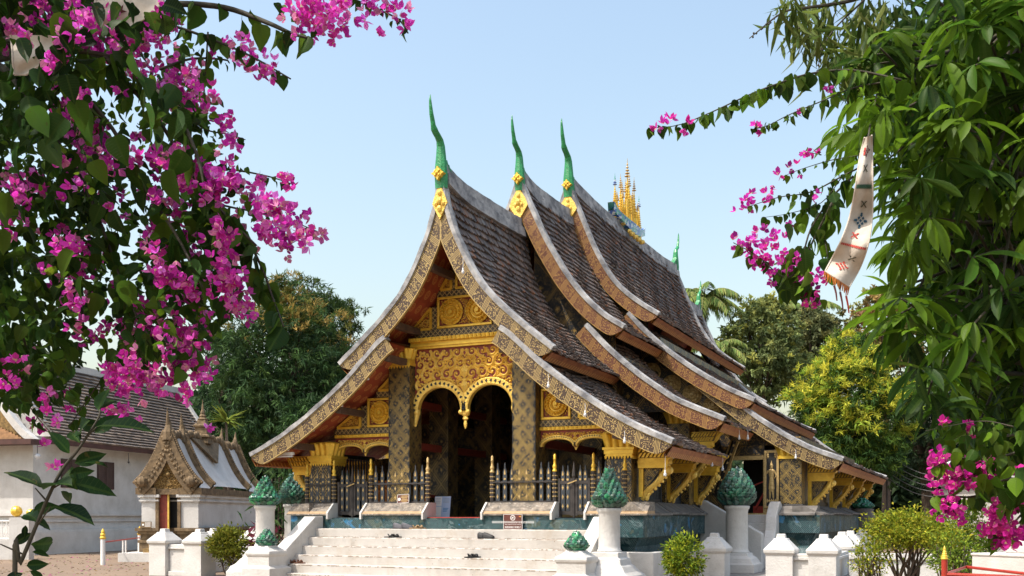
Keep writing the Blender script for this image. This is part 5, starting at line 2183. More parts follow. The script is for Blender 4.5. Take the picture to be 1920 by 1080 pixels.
for (px, py, y, ln), w in zip(BULBS, BL):
    p = PY(px, py, y)
    t = thing("hanging_bulb", "small bare light bulb hanging " + w, "light bulb", (p.x, p.y, p.z), "bare bulbs hanging from the temple eaves")
    mb = MB()
    mb.tube([(p.x, p.y, p.z + .05), (p.x + .004, p.y, p.z + .05 + ln * .5), (p.x, p.y, p.z + .06 + ln)], .0045, 5)
    mb.lathe(p.x, p.y, [(.016, p.z + .035), (.018, p.z + .06), (.012, p.z + .085)], 8)
    mb.build("cord", 'white_metal' if ln > .13 else 'wire', t)
    mb = MB()
    mb.lathe(p.x, p.y, [(.003, p.z - .035), (.022, p.z - .025), (.031, p.z - .005), (.027, p.z + .02), (.016, p.z + .037)], 10)
    mb.build("bulb", 'bulb', t, smooth=True)
p = PY(528, 856, 18.3)
t = thing("tube_light", "white fluorescent tube fixture under the left eave tip", "lamp", (p.x, p.y, p.z))
mb = MB()
mb.box(p.x - .32, p.x + .32, p.y - .04, p.y + .04, p.z + .03, p.z + .09)
mb.build("fixture", 'white_metal', t)
mb = MB()
mb.tube([(p.x - .30, p.y, p.z), (p.x + .30, p.y, p.z)], .02, 8)
mb.build("tube", 'bulb', t)

# ================================================================== the small chapel on the left
cp = PD(316, 1051, 35)
ch = thing("chapel", "small white chapel with curved whitewashed roof and brown carved gable, left of the temple", "chapel", (cp.x, cp.y, 0), None, YAW - math.radians(2.4))
LC = 7.3
mb = MB()
for (x0, x1) in ((-.95, -.40), (.40, 1.05)):
    mb.box(x0, x1, 0, .5, 1.14, 2.02)
mb.box(-.95, 1.05, .5, LC, 1.14, 2.02)
mb.build("wall", 'white', ch)
mb = MB()
for (x0, x1, y0, y1) in ((-.95, -.40, 0, .499), (.40, 1.05, 0, .499), (-.95, 1.05, .5, LC)):
    for (z0, z1, e) in ((2.021, 2.06, .03), (2.061, 2.12, .07), (2.121, 2.20, .04), (2.201, 2.30, .10)):
        mb.box(x0 - e, x1 + e, y0 - e, y1 + e, z0, z1)
mb.build("cornice", 'white', ch)
mb = MB()
for (x0, x1, y0, y1) in ((-.95, -.46, 0, .5), (.44, 1.05, 0, .5), (-.95, 1.05, .501, LC)):
    for (z0, z1, e) in ((.30, .62, .06), (.62, .72, .10), (.721, .92, .03), (.921, 1.03, .10), (1.031, 1.14, .17)):
        mb.box(x0 - e, x1 + e, y0 - e, y1 + e, z0, z1)
mb.build("moulded_base", 'stone_brown', ch)
mb = MB()
for i in range(3):
    mb.box(-.62 - .06 * i, .62 + .06 * i, -.25 - .28 * i, .3, .44 - .14 * i, .58 - .14 * i - .002)
mb.build("stone_steps", 'stone_gold', ch)
MB().box(-1.35, 1.3, -1.0, LC + .4, 0, .30).build("plinth", 'white', ch)
mb = MB()
for (x0, x1) in ((-1.12, -.40), (.38, 1.20)):
    mb.box(x0, x1, -.12, .4, 2.301, 2.53)
mb.box(1.0, 1.20, .4, LC + .1, 2.301, 2.53)
mb.box(-1.12, -.9, .4, LC + .1, 2.301, 2.53)
mb.build("brown_frieze", 'stone_brown', ch)
mb = MB()
mb.box(-.44, -.33, -.06, .3, 1.14, 2.42)
mb.box(.33, .44, -.06, .3, 1.14, 2.42)
mb.box(-.38, .40, -.05, .3, 2.30, 2.50)
mb.build("door_frame", 'stone_brown', ch)
dr = MB().box(-.33, -.02, .06, .10, .95, 2.30).build("door", 'redback', ch)
MB().box(-.05, .0, .03, .12, .95, 2.30).build("door_edge", 'gold', dr)
MB().box(-.33, .33, .45, .49, .9, 2.3).build("dark_interior", 'blackwood', ch)  # black sheet stands in for the shade inside the doorway
# tympanum
mb = MB()
mb.prism([(-.52, 2.5), (.52, 2.5), (.44, 2.95), (.27, 3.38), (0, 3.82), (-.27, 3.38), (-.44, 2.95)], lambda p, q: (p[0], q, p[1]), -.02, .10)
ty = mb.build("tympanum", 'stone_gold', ch)
mb = MB()
scrolls(mb, -.5, .5, 2.5, 3.7, -.021, .16, lambda x, z: abs(x) < .46 * (1 - max(0, (z - 2.6)) / 1.15), mirror=0, seed=2)
mb.ball((0, -.03, 3.0), .09, 10)
mb.build("relief", 'stone_gold', ty)
RP_ = [(0, 4.38), (.10, 4.15), (.24, 3.80), (.42, 3.42), (.62, 3.08), (.86, 2.76), (1.08, 2.54)]
rc = catmull(RP_, 5)
for s_ in (1, -1):
    mb = MB()
    ys = [0.05, 1.0, 1.05, 1.4, 2.5, 4.0, 5.3, 5.8, LC - .1]
    zs = [0, 0, .0, .08, .10, .10, .08, 0, 0]
    for j in range(len(ys) - 1):
        for i in range(len(rc) - 1):
            a, b = rc[i], rc[i + 1]
            mb.quad((s_ * a[0], ys[j], a[1] + zs[j]), (s_ * b[0], ys[j], b[1] + zs[j]), (s_ * b[0], ys[j + 1], b[1] + zs[j + 1]), (s_ * a[0], ys[j + 1], a[1] + zs[j + 1]))
    mb.build("roof", 'white', ch, smooth=True)
    # carved gable arms and the raised bands across the roof
    for (y, w, th, nm) in ((-.06, .34, .22, "gable_arm"), (1.25, .10, .16, "roof_band"), (5.55, .10, .16, "roof_band"), (LC, .12, .18, "roof_band")):
        o1, _, nn = offset_curve(rc, .13)
        o2, _, _ = offset_curve(rc, -.36 if nm == "gable_arm" else -.02)
        mb = MB()
        n = len(rc)
        for i in range(n - 1):
            if nm == "gable_arm":
                a0, a1, b0, b1 = o1[i], o1[i + 1], o2[i], o2[i + 1]
                b0, b1 = (max(b0[0], 0), b0[1]), (max(b1[0], 0), b1[1])
            else:
                a0, a1, b0, b1 = o1[i], o1[i + 1], o2[i], o2[i + 1]
            for (p, q) in ((y - th / 2, None), (y + th / 2, None)):
                mb.quad((s_ * a0[0], p, a0[1] + .06), (s_ * a1[0], p, a1[1] + .06), (s_ * b1[0], p, b1[1]), (s_ * b0[0], p, b0[1]))
            mb.quad((s_ * a0[0], y - th / 2, a0[1] + .06), (s_ * a1[0], y - th / 2, a1[1] + .06), (s_ * a1[0], y + th / 2, a1[1] + .06), (s_ * a0[0], y + th / 2, a0[1] + .06))
            mb.quad((s_ * b0[0], y - th / 2, b0[1]), (s_ * b1[0], y - th / 2, b1[1]), (s_ * b1[0], y + th / 2, b1[1]), (s_ * b0[0], y + th / 2, b0[1]))
        for i in range(1, n, 1):
            q = o1[i]
            mb.ball((s_ * (q[0] + .02), y, q[1] + .09), .06, 6)
            if nm == "gable_arm" and i % 2:
                q2 = (rc[i] + o2[i]) / 2
                mb.ball((s_ * q2[0], y - th / 2 + .02, q2[1]), .07, 6)
                q3 = rc[i] * .8 + o2[i] * .2
                mb.ball((s_ * q3[0], y - th / 2 + .01, q3[1]), .045, 6)
        if nm == "gable_arm":
            for k in range(14):
                a = k * .62
                r = .20 * (1 - k / 16)
                mb.ball((s_ * (.86 + r * math.cos(a)), y - .16, 2.74 + r * math.sin(a)), .05, 6)
            mb.ball((s_ * .86, y - .14, 2.74), .19, 8)
        mb.build(nm, 'stone_brown', ch)
mb = MB()
for k in range(36):
    y = .1 + k * (LC - .2) / 35
    mb.ball((0, y, 4.42 + (.10 if 1.2 < y < 5.6 else 0) + .05 * math.sin(k * 2.1)), .13, 6, sz=1.2)
mb.build("ridge_crest", 'stone_brown', ch)
for (y, h, nm) in ((-.05, .85, "finial"), (1.25, .78, "finial"), (5.55, .62, "finial"), (LC, .62, "finial")):
    mb = MB()
    sgn = 1 if y < 3 else -1
    mb.tube([(0, y, 4.2), (0, y - .02, 4.45), (0, y + sgn * .04, 4.45 + h * .3), (0, y - sgn * .02, 4.45 + h * .6), (0, y - sgn * .06, 4.45 + h)], [.22, .17, .11, .055, .012], 8)
    for k in range(6):
        mb.ball((.09 - .01 * k, y + sgn * .05, 4.3 + h * k * .12), .06, 6)
    mb.build(nm, 'stone_brown', ch)
mb = MB()
mb.stack(0, 3.4, [(4.3, .32), (4.5, .30), (4.54, .36), (4.6, .36), (4.64, .24), (4.9, .22), (4.94, .28), (5.0, .28), (5.04, .18), (5.2, .15)])
mb.lathe(0, 3.4, [(.17, 5.2), (.2, 5.24), (.12, 5.3), (.14, 5.36), (.09, 5.42), (.1, 5.47), (.05, 5.6), (.02, 5.85), (.004, 6.0)], 8)
for k in range(4):
    mb.ball((.25 * math.cos(k * 1.57 + .78), 3.4 + .25 * math.sin(k * 1.57 + .78), 4.98), .09, 6)
mb.prism([(1.9, 4.42), (3.4, 3.55), (4.9, 4.42)], lambda p, q: (q * .9 + (4.45 - p[1]) * .55, p[0], p[1]), -.02, .12)
mb.build("roof_spire", 'stone_brown', ch)
t = thing("notice_sign", "small brown notice plate on the ledge beside the chapel door", "sign", (0, 0, 0), None, 0)
q = ch.matrix_basis
loc = Matrix.Rotation(YAW - math.radians(2.4), 4, 'Z') @ Vector((-.70, -.20, 1.142))
t.location = Vector((cp.x, cp.y, 0)) + loc
t.rotation_euler = (math.radians(-10), 0, YAW)
MB().box(-.19, .17, -.01, .01, 0, .22).build("board", 'stone_brown', t)
mb = MB()
for k in range(4):
    mb.box(-.06, .14, -.0125, -.0105, .17 - k * .04, .185 - k * .04)
mb.prism([(-.12 + .035 * math.cos(a * .785), .11 + .035 * math.sin(a * .785)) for a in range(8)], lambda p, q: (p[0], q, p[1]), -.0125, -.0105)
mb.build("print", 'signwhite', t)

# ================================================================== the big white hall on the far left
vp = PD(62, 965, 40)
AV = YAW - math.radians(13.7)
vh = thing("prayer_hall", "long white prayer hall with brown tiled roof and shuttered windows behind the chapel", "hall", (vp.x, vp.y, 0), None, AV)
LV = 13.6
mb = MB()
mb.box(-8, -.0, 0, LV - .2, .9, 4.75)
mb.build("wall", 'white', vh)
mb = MB()
for (z0, z1, e) in ((0, .9, .30), (.9, .99, .22), (1.3, 1.38, .06), (1.55, 1.66, .12), (1.66, 1.74, .06)):
    mb.box(-8.2, e, -e, LV - .1, z0, z1)
mb.build("plinth_moulding", 'white', vh)
WT = []
for (y, w, z0, z1) in ((2.2, 1.15, 2.72, 3.92), (4.55, 1.15, 2.72, 3.92), (9.2, 1.15, 2.72, 3.92)):
    wd = MB().box(-.02, .03, y - w / 2, y + w / 2, z0, z1).build("window", 'shutter', vh)
    mb = MB()
    for e in (-1, 1):
        a, b = (y - w / 2 + .03, y - .02) if e < 0 else (y + .02, y + w / 2 - .03)
        for k in range(14):
            mb.bar((.05, a, z0 + .07 + k * (z1 - z0 - .1) / 14), (.05, b, z0 + .07 + k * (z1 - z0 - .1) / 14), .012, .05)
        mb.box(.031, .075, a, a + .05, z0, z1)
        mb.box(.031, .075, b - .05, b, z0, z1)
    mb.build("shutter", 'shutter', wd)


def row_roof(prof, y0, y1, parent, name="roof", key_cols=((.13, .105, .088), (.17, .13, .105), (.10, .08, .068), (.20, .155, .12))):
    """tiled slope seen from afar: overlapping courses of separate tiles; prof = [(x, z)] top to bottom, in the parent's frame"""
    c, _ = resample(catmull(prof, 6), .20)
    t = np.gradient(c, axis=0)
    t /= np.linalg.norm(t, axis=1, keepdims=True)
    n = np.stack([-t[:, 1], t[:, 0]], 1)
    if n[0][1] < 0:
        n = -n
    rr = random.Random(4)
    mb = MB()
    w = .30
    ny = int((y1 - y0) / w)
    for i in range(len(c) - 1):
        a = c[i]
        lo = c[i + 1] + t[i + 1] * .06 + n[i + 1] * .10
        dn = lo - n[i + 1] * .085
        for k in range(ny):
            ya, yb = y0 + (y1 - y0) * k / ny, y0 + (y1 - y0) * (k + 1) / ny
            cc = rr.choice(key_cols)
            j = rr.uniform(.8, 1.25)
            h = rr.uniform(-.008, .008)
            mb.add(((a[0], ya, a[1]), (a[0], yb, a[1]), (lo[0], yb, lo[1] + h), (lo[0], ya, lo[1] + h), (dn[0], yb, dn[1]), (dn[0], ya, dn[1])), ((0, 1, 2, 3), (3, 2, 4, 5)), 0, tuple(q * j for q in cc))
    r = mb.build(name, 'roof_rows', parent)
    mb = MB()
    for i in range(len(c) - 1):
        a, b = c[i] - n[i] * .06, c[i + 1] - n[i + 1] * .06
        mb.quad((a[0], y0, a[1]), (b[0], y0, b[1]), (b[0], y1, b[1]), (a[0], y1, a[1]))
    mb.build("roof_boards", 'darkwood', r)
    return r


VP_ = [(-2.1, 8.15), (-1.55, 7.35), (-.9, 6.45), (-.1, 5.45), (.75, 4.62)]
r = row_roof(VP_, .5, LV, vh)
MB().box(.70, .80, .0, LV, 4.40, 4.60).build("fascia", 'fascia', r)
MB().box(-2.3, -1.95, .5, LV, 8.0, 8.35).build("ridge", 'white', r)
mb = MB()
c = catmull(VP_, 4)
for i in range(len(c) - 1):
    a, b = c[i], c[i + 1]
    mb.bar((a[0], LV, a[1] + .06), (b[0], LV, b[1] + .06), .28, .26)
mb.build("verge", 'white', r)
row_roof([(-2.1, 8.15), (-2.7, 7.35), (-3.4, 6.4), (-4.3, 5.4), (-5.2, 4.62)], .5, LV, vh)
mb = MB()
mb.prism([(-5.0, 4.75), (.55, 4.75), (-2.1, 8.0)], lambda p, q: (p[0], q, p[1]), .6, .75)
mb.build("gable_wall", 'white', vh)
mb = MB()
mb.prism([(-5.0, 4.75), (.55, 4.75), (-2.1, 8.0)], lambda p, q: (p[0], q, p[1]), LV - .6, LV - .45)
mb.build("gable_wall", 'white', vh)
# lower porch gable at the near end
pr2 = MB()
cgp = catmull([(.55, 4.45), (-.05, 4.9), (-.65, 5.55), (-1.25, 6.35), (-1.7, 7.2)], 4)
for i in range(len(cgp) - 1):
    a, b = cgp[i], cgp[i + 1]
    pr2.bar((a[0], -.55, a[1]), (b[0], -.55, b[1]), .30, .26)
pr2.build("porch_verge", 'white', vh)
mb = MB()
mb.prism([(.3, 4.55), (-.4, 4.95), (-1.0, 5.75), (-1.6, 6.9), (-5, 6.9), (-5, 4.55)], lambda p, q: (p[0], q, p[1]), -.2, -.1)
mb.build("porch_gable", 'stone_gold', vh)
MB().box(-8, .62, -.9, -.2, 4.34, 4.54).build("porch_fascia", 'fascia', vh)
mb = MB()
for k in range(9):
    a = (-.25 - k * .08, 4.56 + k * .09)
    mb.box(-6, .15 - k * .19, -.85 + k * .055, -.78 + k * .055, 4.55 + k * .07, 4.62 + k * .07)
mb.build("porch_tiles", 'tan_tile', vh)
for k, (y, w) in enumerate(((-.3, "at the white corner of the prayer hall"), (2.9, "above the left shuttered window"), (5.6, "between the prayer hall's windows"), (7.6, "under the prayer hall eave beside the chapel gable"))):
    p = Matrix.Rotation(AV, 4, 'Z') @ Vector((.45, y, 4.0))
    p = p + Vector((vp.x, vp.y, 0))
    t = thing("hanging_bulb", "small bulb hanging " + w, "light bulb", p, "bulbs under the prayer hall eave")
    mb = MB()
    mb.tube([(p.x, p.y, p.z), (p.x, p.y, p.z + .38)], .014, 5)
    mb.build("cord", 'wire', t)
    mb = MB()
    r_ = .12 if k == 0 else .05
    mb.lathe(p.x, p.y, [(.01, p.z - r_ * 2), (r_, p.z - r_), (r_ * .9, p.z - .3 * r_), (r_ * .4, p.z)], 10)
    mb.build("bulb", 'bulb' if k == 0 else 'wire', t, smooth=True)

# white ornate fence with gilded knobs in front of the hall
fp = PD(30, 965, 36)
t = thing("ornate_fence", "white ornamental metal fence with gilded knobs at the far left edge", "fence", (fp.x, fp.y, 0), None, YAW)
mb = MB()
mb.box(-.15, .55, -.2, .2, 0, 1.5)
mb.build("pillar", 'white', t)
mb = MB()
mb.ball((.02, 0, 1.72), .2, 10)
mb.ball((.52, .0, 1.66), .15, 10)
mb.build("knob", 'gold_smooth', t)
mb = MB()
for k in range(12):
    x = -2.2 + k * .17
    mb.tube([(x, 0, .75), (x, 0, 1.35)], .012, 5)
    mb.tube([(x + .085 + .07 * math.cos(a * .6), 0, 1.05 + .22 * math.sin(a * .6)) for a in range(11)], .011, 5)
for z in (.75, 1.38):
    mb.tube([(-2.3, 0, z), (-.15, 0, z)], .02, 5)
mb.tube([(-.75 + .16 * math.cos(a * .5), 0, 1.52 + .2 * math.sin(a * .5)) for a in range(13)], .015, 5)
mb.build("ironwork", 'white_metal', t)
MB().box(-2.3, -.15, -.12, .12, 0, .7).build("low_wall", 'white', t)

# white barrier with gilded tips
p0, p1 = PD(193, 1060, 32), PD(262, 1040, 38.5)
t = thing("barrier", "low white barrier with two gold-tipped posts and a red rail on the dusty ground", "barrier", (p0.x, p0.y, 0))
for p, h in ((p0, .82), (p1, .82)):
    po = MB().lathe(p.x, p.y, [(.075, 0), (.075, h)], 10).build("post", 'white_metal', t)
    MB().lathe(p.x, p.y, [(.08, h), (.1, h + .05), (.07, h + .1), (.085, h + .15), (.055, h + .2), (.06, h + .24), (.01, h + .34)], 10).build("post_tip", 'gold_smooth', po)
mb = MB()
a, b = p0 + Vector((0, 0, .66 - p0.z + 0)), p1
mb.tube([(p0.x, p0.y, .72), (p1.x, p1.y, .72)], .022, 6)
mb.build("rail", 'redpaint', t)
for f in (.5, .58):
    q = p0.lerp(p1, f)
    MB().lathe(q.x, q.y, [(.03, 0), (.03, .7)], 8).build("leg", 'white_metal', t)

# ================================================================== right foreground: red rail and white plinth
pr = PD(1771, 1035, 9.6)
t = thing("red_railing", "red metal railing with a ringed gold finial on its end post", "railing", (pr.x, pr.y, 0))
po = MB().lathe(pr.x, pr.y, [(.028, 0), (.028, 1.17)], 12).build("post", 'redpaint', t)
mb = MB()
zz = 1.17
prf = []
for k in range(5):
    r_ = .036 - .0055 * k
    prf += [(r_ * .75, zz), (r_, zz + .01), (r_ * .8, zz + .022)]
    zz += .021
prf += [(.01, zz + .005), (.002, zz + .03)]
mb.lathe(pr.x, pr.y, prf, 12)
mb.build("finial", 'gold_smooth', po, smooth=True)
q = PD(2010, 1085, 9.2)
mb = MB()
mb.tube([(pr.x, pr.y, 1.03), (q.x, q.y, 1.01)], .02, 8)
mb.build("rail", 'redpaint', t)
q2 = PD(1812, 1070, 11.0)
mb = MB()
mb.tube([(pr.x, pr.y, 1.03), (q2.x, q2.y, 1.03), (q.x, q.y, 1.012)], .016, 8)
mb.build("side_rail", 'redpaint', t)

a, b = PD(1822, 1040, 12.0), PD(2010, 1040, 11.0)
t = thing("plaster_plinth", "stepped grey white plaster plinth at the lower right edge behind the red railing", "plinth", (a.x, a.y, 0), None, math.atan2(b.y - a.y, b.x - a.x))
za = 1.6 - (1037 - 965) / F * 12.0
mb = MB()
mb.box(0, 3, 0, 1.6, 0, za)
mb.box(-.012, 3, -.012, 1.6, za - .03, za + .002)
mb.build("lower_block", 'concrete', t, bevel=.012)
zb_ = 1.6 - (1011 - 965) / F * 12.4
MB().box(.20, 3, .35, 1.5, za + .003, zb_).build("upper_block", 'concrete', t, bevel=.012)

# small shrine roof behind the right-hand flowers
gp = PD(1757, 890, 27)
t = thing("shrine", "small shrine with a white-edged brown gable behind the lower right flowers", "shrine", (gp.x, gp.y, 0), None, YAW - math.radians(28))
W2 = 1.75
mb = MB()
mb.bar((0, 0, 2.68), (W2, 0, 4.45), .30, .08)
mb.bar((2 * W2, 0, 2.68), (W2, 0, 4.45), .30, .08)
mb.build("gable_edge", 'white_metal', t)
mb = MB()
mb.bar((.12, .02, 2.56), (W2, .02, 4.22), .26, .26)
mb.bar((2 * W2 - .12, .02, 2.56), (W2, .02, 4.22), .26, .26)
mb.build("bargeboard", 'eave', t)
mb = MB()
mb.prism([(.3, 2.5), (2 * W2 - .3, 2.5), (W2, 4.0)], lambda p, q: (p[0], q, p[1]), .25, .35)
mb.build("pediment", 'mosaic_dark', t)
mb = MB()
mb.box(.1, 2 * W2 - .1, .1, 4, 2.3, 2.5)
mb.build("cornice", 'stone_gold', t)
MB().box(.35, 2 * W2 - .35, .3, 3.8, 0, 2.3).build("wall", 'white', t)
mb = MB()
for s_ in (0, 1):
    x0 = 0 if s_ == 0 else 2 * W2
    mb.quad((x0, .05, 2.68), (W2, .05, 4.45), (W2, 4.2, 4.45), (x0, 4.2, 2.68))
mb.build("roof", 'fascia', t)
gp2 = PD(1912, 862, 24)
t = thing("shrine", "pale shrine cornice with teal band at the right edge behind the flowers", "shrine", (gp2.x, gp2.y, 0), None, YAW)
mb = MB()
mb.box(-.6, 3, 0, 3, 0, 2.35)
mb.build("wall", 'concrete', t)
mb = MB()
for k, (z0, z1, e) in enumerate(((2.351, 2.45, .1), (2.451, 2.52, .18), (2.521, 2.62, .08))):
    mb.box(-.6 - e, 3, -e, 3, z0, z1)
mb.build("cornice", 'concrete', t)
MB().box(-.65, 3, -.05, 3, 2.621, 2.72).build("gilt_band", 'gold', t)
MB().box(-.62, 3, -.02, 3, 2.721, 2.95).build("teal_band", 'boat', t)

# utility pole with wires
up = PD(1664, 960, 50)
t = thing("utility_pole", "thin weathered utility pole with sagging wires right of the rear hall roof", "pole", (up.x, up.y, 0))
mb = MB()
mb.tube([(up.x, up.y, 0), (up.x - .05, up.y, 4.95)], [.065, .05], 8)
mb.build("pole", 'postwood', t)
MB().bar((up.x - .28, up.y, 4.75), (up.x + .12, up.y, 4.75), .07).build("crossarm", 'bark', t)
for k in range(5):
    mb = MB()
    a = Vector((up.x - .15, up.y, 4.75 - .3 * k))
    b = PD(1440 - 20 * k, 905 + 6 * k, 58)
    c = PD(1800, 890 + 9 * k, 46)
    for e in (b, c):
        pts = [a.lerp(e, f / 10) - Vector((0, 0, .5 * math.sin(math.pi * f / 10))) for f in range(11)]
        mb.tube(pts, .016, 4)
    mb.build("wire", 'wire', t)

# ================================================================== vegetation
CAMP = np.array([0, 0, CZ])
R_ = np.array([CS, SN, 0.])          # right of the camera
FW = np.array([-SN, CS, 0.])
UPV = np.array([0, 0, 1.])


def PDn(px, py, d):
    px, py, d = np.asarray(px, float), np.asarray(py, float), np.asarray(d, float)
    t = (px - CX) / F * d
    return d[..., None] * FW + t[..., None] * R_ + (CZ + (HY - py) / F * d)[..., None] * UPV


def rdir(n):
    return norm(RNG.normal(size=(n, 3)))


def inside(poly, x, y):
    poly = np.asarray(poly, float)
    r = np.zeros(len(x), bool)
    for i in range(len(poly)):
        x1, y1 = poly[i]
        x2, y2 = poly[(i + 1) % len(poly)]
        c = ((y1 > y) != (y2 > y)) & (x < (x2 - x1) * (y - y1) / (y2 - y1 + 1e-9) + x1)
        r ^= c
    return r


def fill(poly, n):
    poly = np.asarray(poly, float)
    xs, ys = [], []
    while len(xs) < n:
        x = RNG.uniform(poly[:, 0].min(), poly[:, 0].max(), n * 3)
        y = RNG.uniform(poly[:, 1].min(), poly[:, 1].max(), n * 3)
        k = inside(poly, x, y)
        xs += list(x[k])
        ys += list(y[k])
    return np.array(xs[:n]), np.array(ys[:n])


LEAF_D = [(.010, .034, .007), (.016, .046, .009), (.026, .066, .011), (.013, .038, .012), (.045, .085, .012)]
LEAF_M = [(.028, .078, .012), (.045, .110, .014), (.066, .145, .016), (.036, .09, .018), (.10, .18, .018)]
LEAF_B = [(.07, .155, .010), (.115, .215, .012), (.045, .11, .010), (.17, .27, .018)]
PINK = [(.78, .07, .56), (.68, .05, .50), (.86, .13, .64), (.58, .04, .42), (.90, .24, .72), (.72, .06, .40), (.80, .30, .50)]
HOTPINK = [(.62, .03, .32), (.72, .04, .36), (.55, .025, .33), (.80, .09, .42)]


def hang_leaves(name, P, size, cols, parent, tpl=T_HEART, mat='leaf', spread=.75, down=.75):
    n = len(P)
    ax = rdir(n) * spread + np.array([0, 0, -down])
    up = rdir(n) + np.array([0, 0, .35]) - FW * .35
    return leaf_mesh(name, tpl, P, ax, up, size, cols, mat, parent)


def flowers(name, clusters, d0, d1, size, cols, parent, dens=1.0):
    """clusters = [(px, py, radius px)]: sprays of three-bract flowers"""
    P, S_ = [], []
    for c in clusters:
        px, py, r = c[:3]
        d = RNG.uniform(d0, d1)
        n = max(3, int((r / 7.2) ** 2 * dens))
        R = r * 1.22 * d / F
        q = rdir(n) * (RNG.random((n, 1)) ** .55) * np.array([[R, R, R * .95]])
        P.append(PDn([px], [py], [d]) + q)
        S_.append(RNG.uniform(.75, 1.2, n) * size)
    P = np.concatenate(P)
    n = len(P)
    ax = rdir(n) * .9 - FW * .45 + np.array([0, 0, .15])
    return leaf_mesh(name, T_BRACT, P, ax, rdir(n), np.concatenate(S_), palette(n, cols, .22), 'bract', parent)


def branch(mb, pts, r0, r1):
    p = catmull([tuple(q) for q in pts], 5)
    n = len(p)
    mb.tube([tuple(q) for q in p], [r0 + (r1 - r0) * i / (n - 1) for i in range(n)], 6)
    return p


# ------------------------------------------------------------------ the great bougainvillea on the left
bt = PD(-420, 1100, 4.6)
bg = thing("bougainvillea", "huge overhanging bougainvillea with magenta flowers filling the upper left corner", "bougainvillea", (bt.x, bt.y, 0))
CL = [(20, 55, 20), (70, 12, 34), (112, 65, 42), (160, 58, 36), (185, 98, 26), (245, 70, 32), (285, 88, 34), (322, 140, 32), (300, 55, 26), (270, 130, 26), (360, 150, 18), (250, 20, 22), (200, 60, 22),
      (435, 85, 18), (470, 112, 34), (505, 130, 20), (452, 78, 14), (560, 42, 30), (612, 28, 44), (640, 12, 26), (585, 15, 24), (600, 60, 20), (700, 15, 26), (742, 20, 24), (762, 46, 10), (715, 60, 12), (690, 38, 10), (625, 65, 12),
      (425, 235, 22), (442, 262, 16), (420, 276, 9), (330, 170, 30), (355, 192, 28), (392, 178, 16), (95, 165, 18), (130, 205, 26), (162, 235, 34), (172, 272, 30), (190, 302, 26), (210, 312, 16), (225, 360, 14), (140, 345, 12), (160, 190, 18),
      (60, 345, 28), (30, 365, 26), (14, 400, 22), (5, 430, 18), (320, 390, 32), (345, 330, 36), (380, 330, 32), (410, 350, 32), (435, 330, 24), (455, 350, 22), (482, 342, 16), (538, 330, 16), (545, 352, 9), (300, 300, 26), (250, 300, 20),
      (482, 382, 26), (510, 396, 36), (542, 420, 36), (570, 440, 24), (596, 446, 13), (585, 405, 9), (512, 440, 30), (540, 466, 16), (468, 402, 16), (130, 470, 26), (160, 482, 32), (150, 512, 22), (186, 412, 10), (290, 450, 22), (300, 492, 28), (325, 462, 28), (322, 522, 22),
      (415, 440, 26), (420, 472, 22), (430, 540, 38), (452, 570, 32), (470, 592, 12), (432, 520, 28), (350, 540, 30), (372, 570, 22), (270, 640, 34), (300, 650, 38), (342, 630, 36), (362, 662, 32), (342, 690, 26), (360, 702, 16), (220, 700, 32), (260, 710, 32), (290, 716, 26), (240, 730, 16),
      (200, 610, 20), (150, 570, 16), (140, 602, 16), (135, 560, 12), (370, 716, 9), (360, 745, 9), (230, 766, 18), (75, 802, 12), (62, 792, 8), (20, 690, 20), (10, 720, 16), (110, 560, 10), (126, 741, 9), (85, 740, 7), (200, 760, 8), (250, 560, 18), (280, 590, 22), (385, 520, 18), (300, 420, 20),
      (400, 400, 22), (350, 440, 24), (370, 380, 22), (260, 250, 14), (230, 170, 16)]
CL += [(a + RNG.normal() * 34, b + RNG.normal() * 34, r * .5) for a, b, r in CL for _ in range(2) if a < 420]
flowers("blossom", CL, 3.75, 4.6, .0305, PINK, bg, 1.5)
# leaves: dense body, thinning outwards
Z1 = [(-160, -160), (330, -160), (360, 120), (400, 260), (440, 420), (420, 560), (330, 640), (270, 690), (120, 640), (60, 720), (-160, 740)]
Z2 = [(-200, -160), (150, -160), (170, 180), (210, 420), (200, 560), (120, 640), (60, 730), (-200, 740)]
Z3 = [(280, 380), (440, 400), (450, 560), (350, 700), (220, 680), (250, 520)]
P = []
x, y = fill(Z1, 800)
P.append(PDn(x, y, RNG.uniform(3.9, 5.4, len(x))))
x, y = fill(Z2, 3100)
P.append(PDn(x, y, RNG.uniform(3.9, 6.2, len(x))))
x, y = fill(Z3, 420)
P.append(PDn(x, y, RNG.uniform(3.9, 5.0, len(x))))
x, y = fill([(0, 600), (130, 620), (150, 740), (60, 760), (0, 760)], 130)
P.append(PDn(x, y, RNG.uniform(4.0, 4.8, len(x))))
P = np.concatenate(P)
n = len(P)
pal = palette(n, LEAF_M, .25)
pal[800:3900] *= .62  # inner leaves dimmed in colour to stand for the shade in the mass
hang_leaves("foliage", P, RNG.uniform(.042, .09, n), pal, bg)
x, y = fill([(20, 0), (330, 0), (430, 240), (480, 420), (420, 600), (330, 680), (60, 700), (20, 300)], 900)
Ps = PDn(x, y, RNG.uniform(3.7, 4.8, len(x)))
hang_leaves("foliage", Ps, RNG.uniform(.025, .05, len(x)), palette(len(x), LEAF_B + LEAF_D[2:], .25), bg, spread=.9, down=.4)
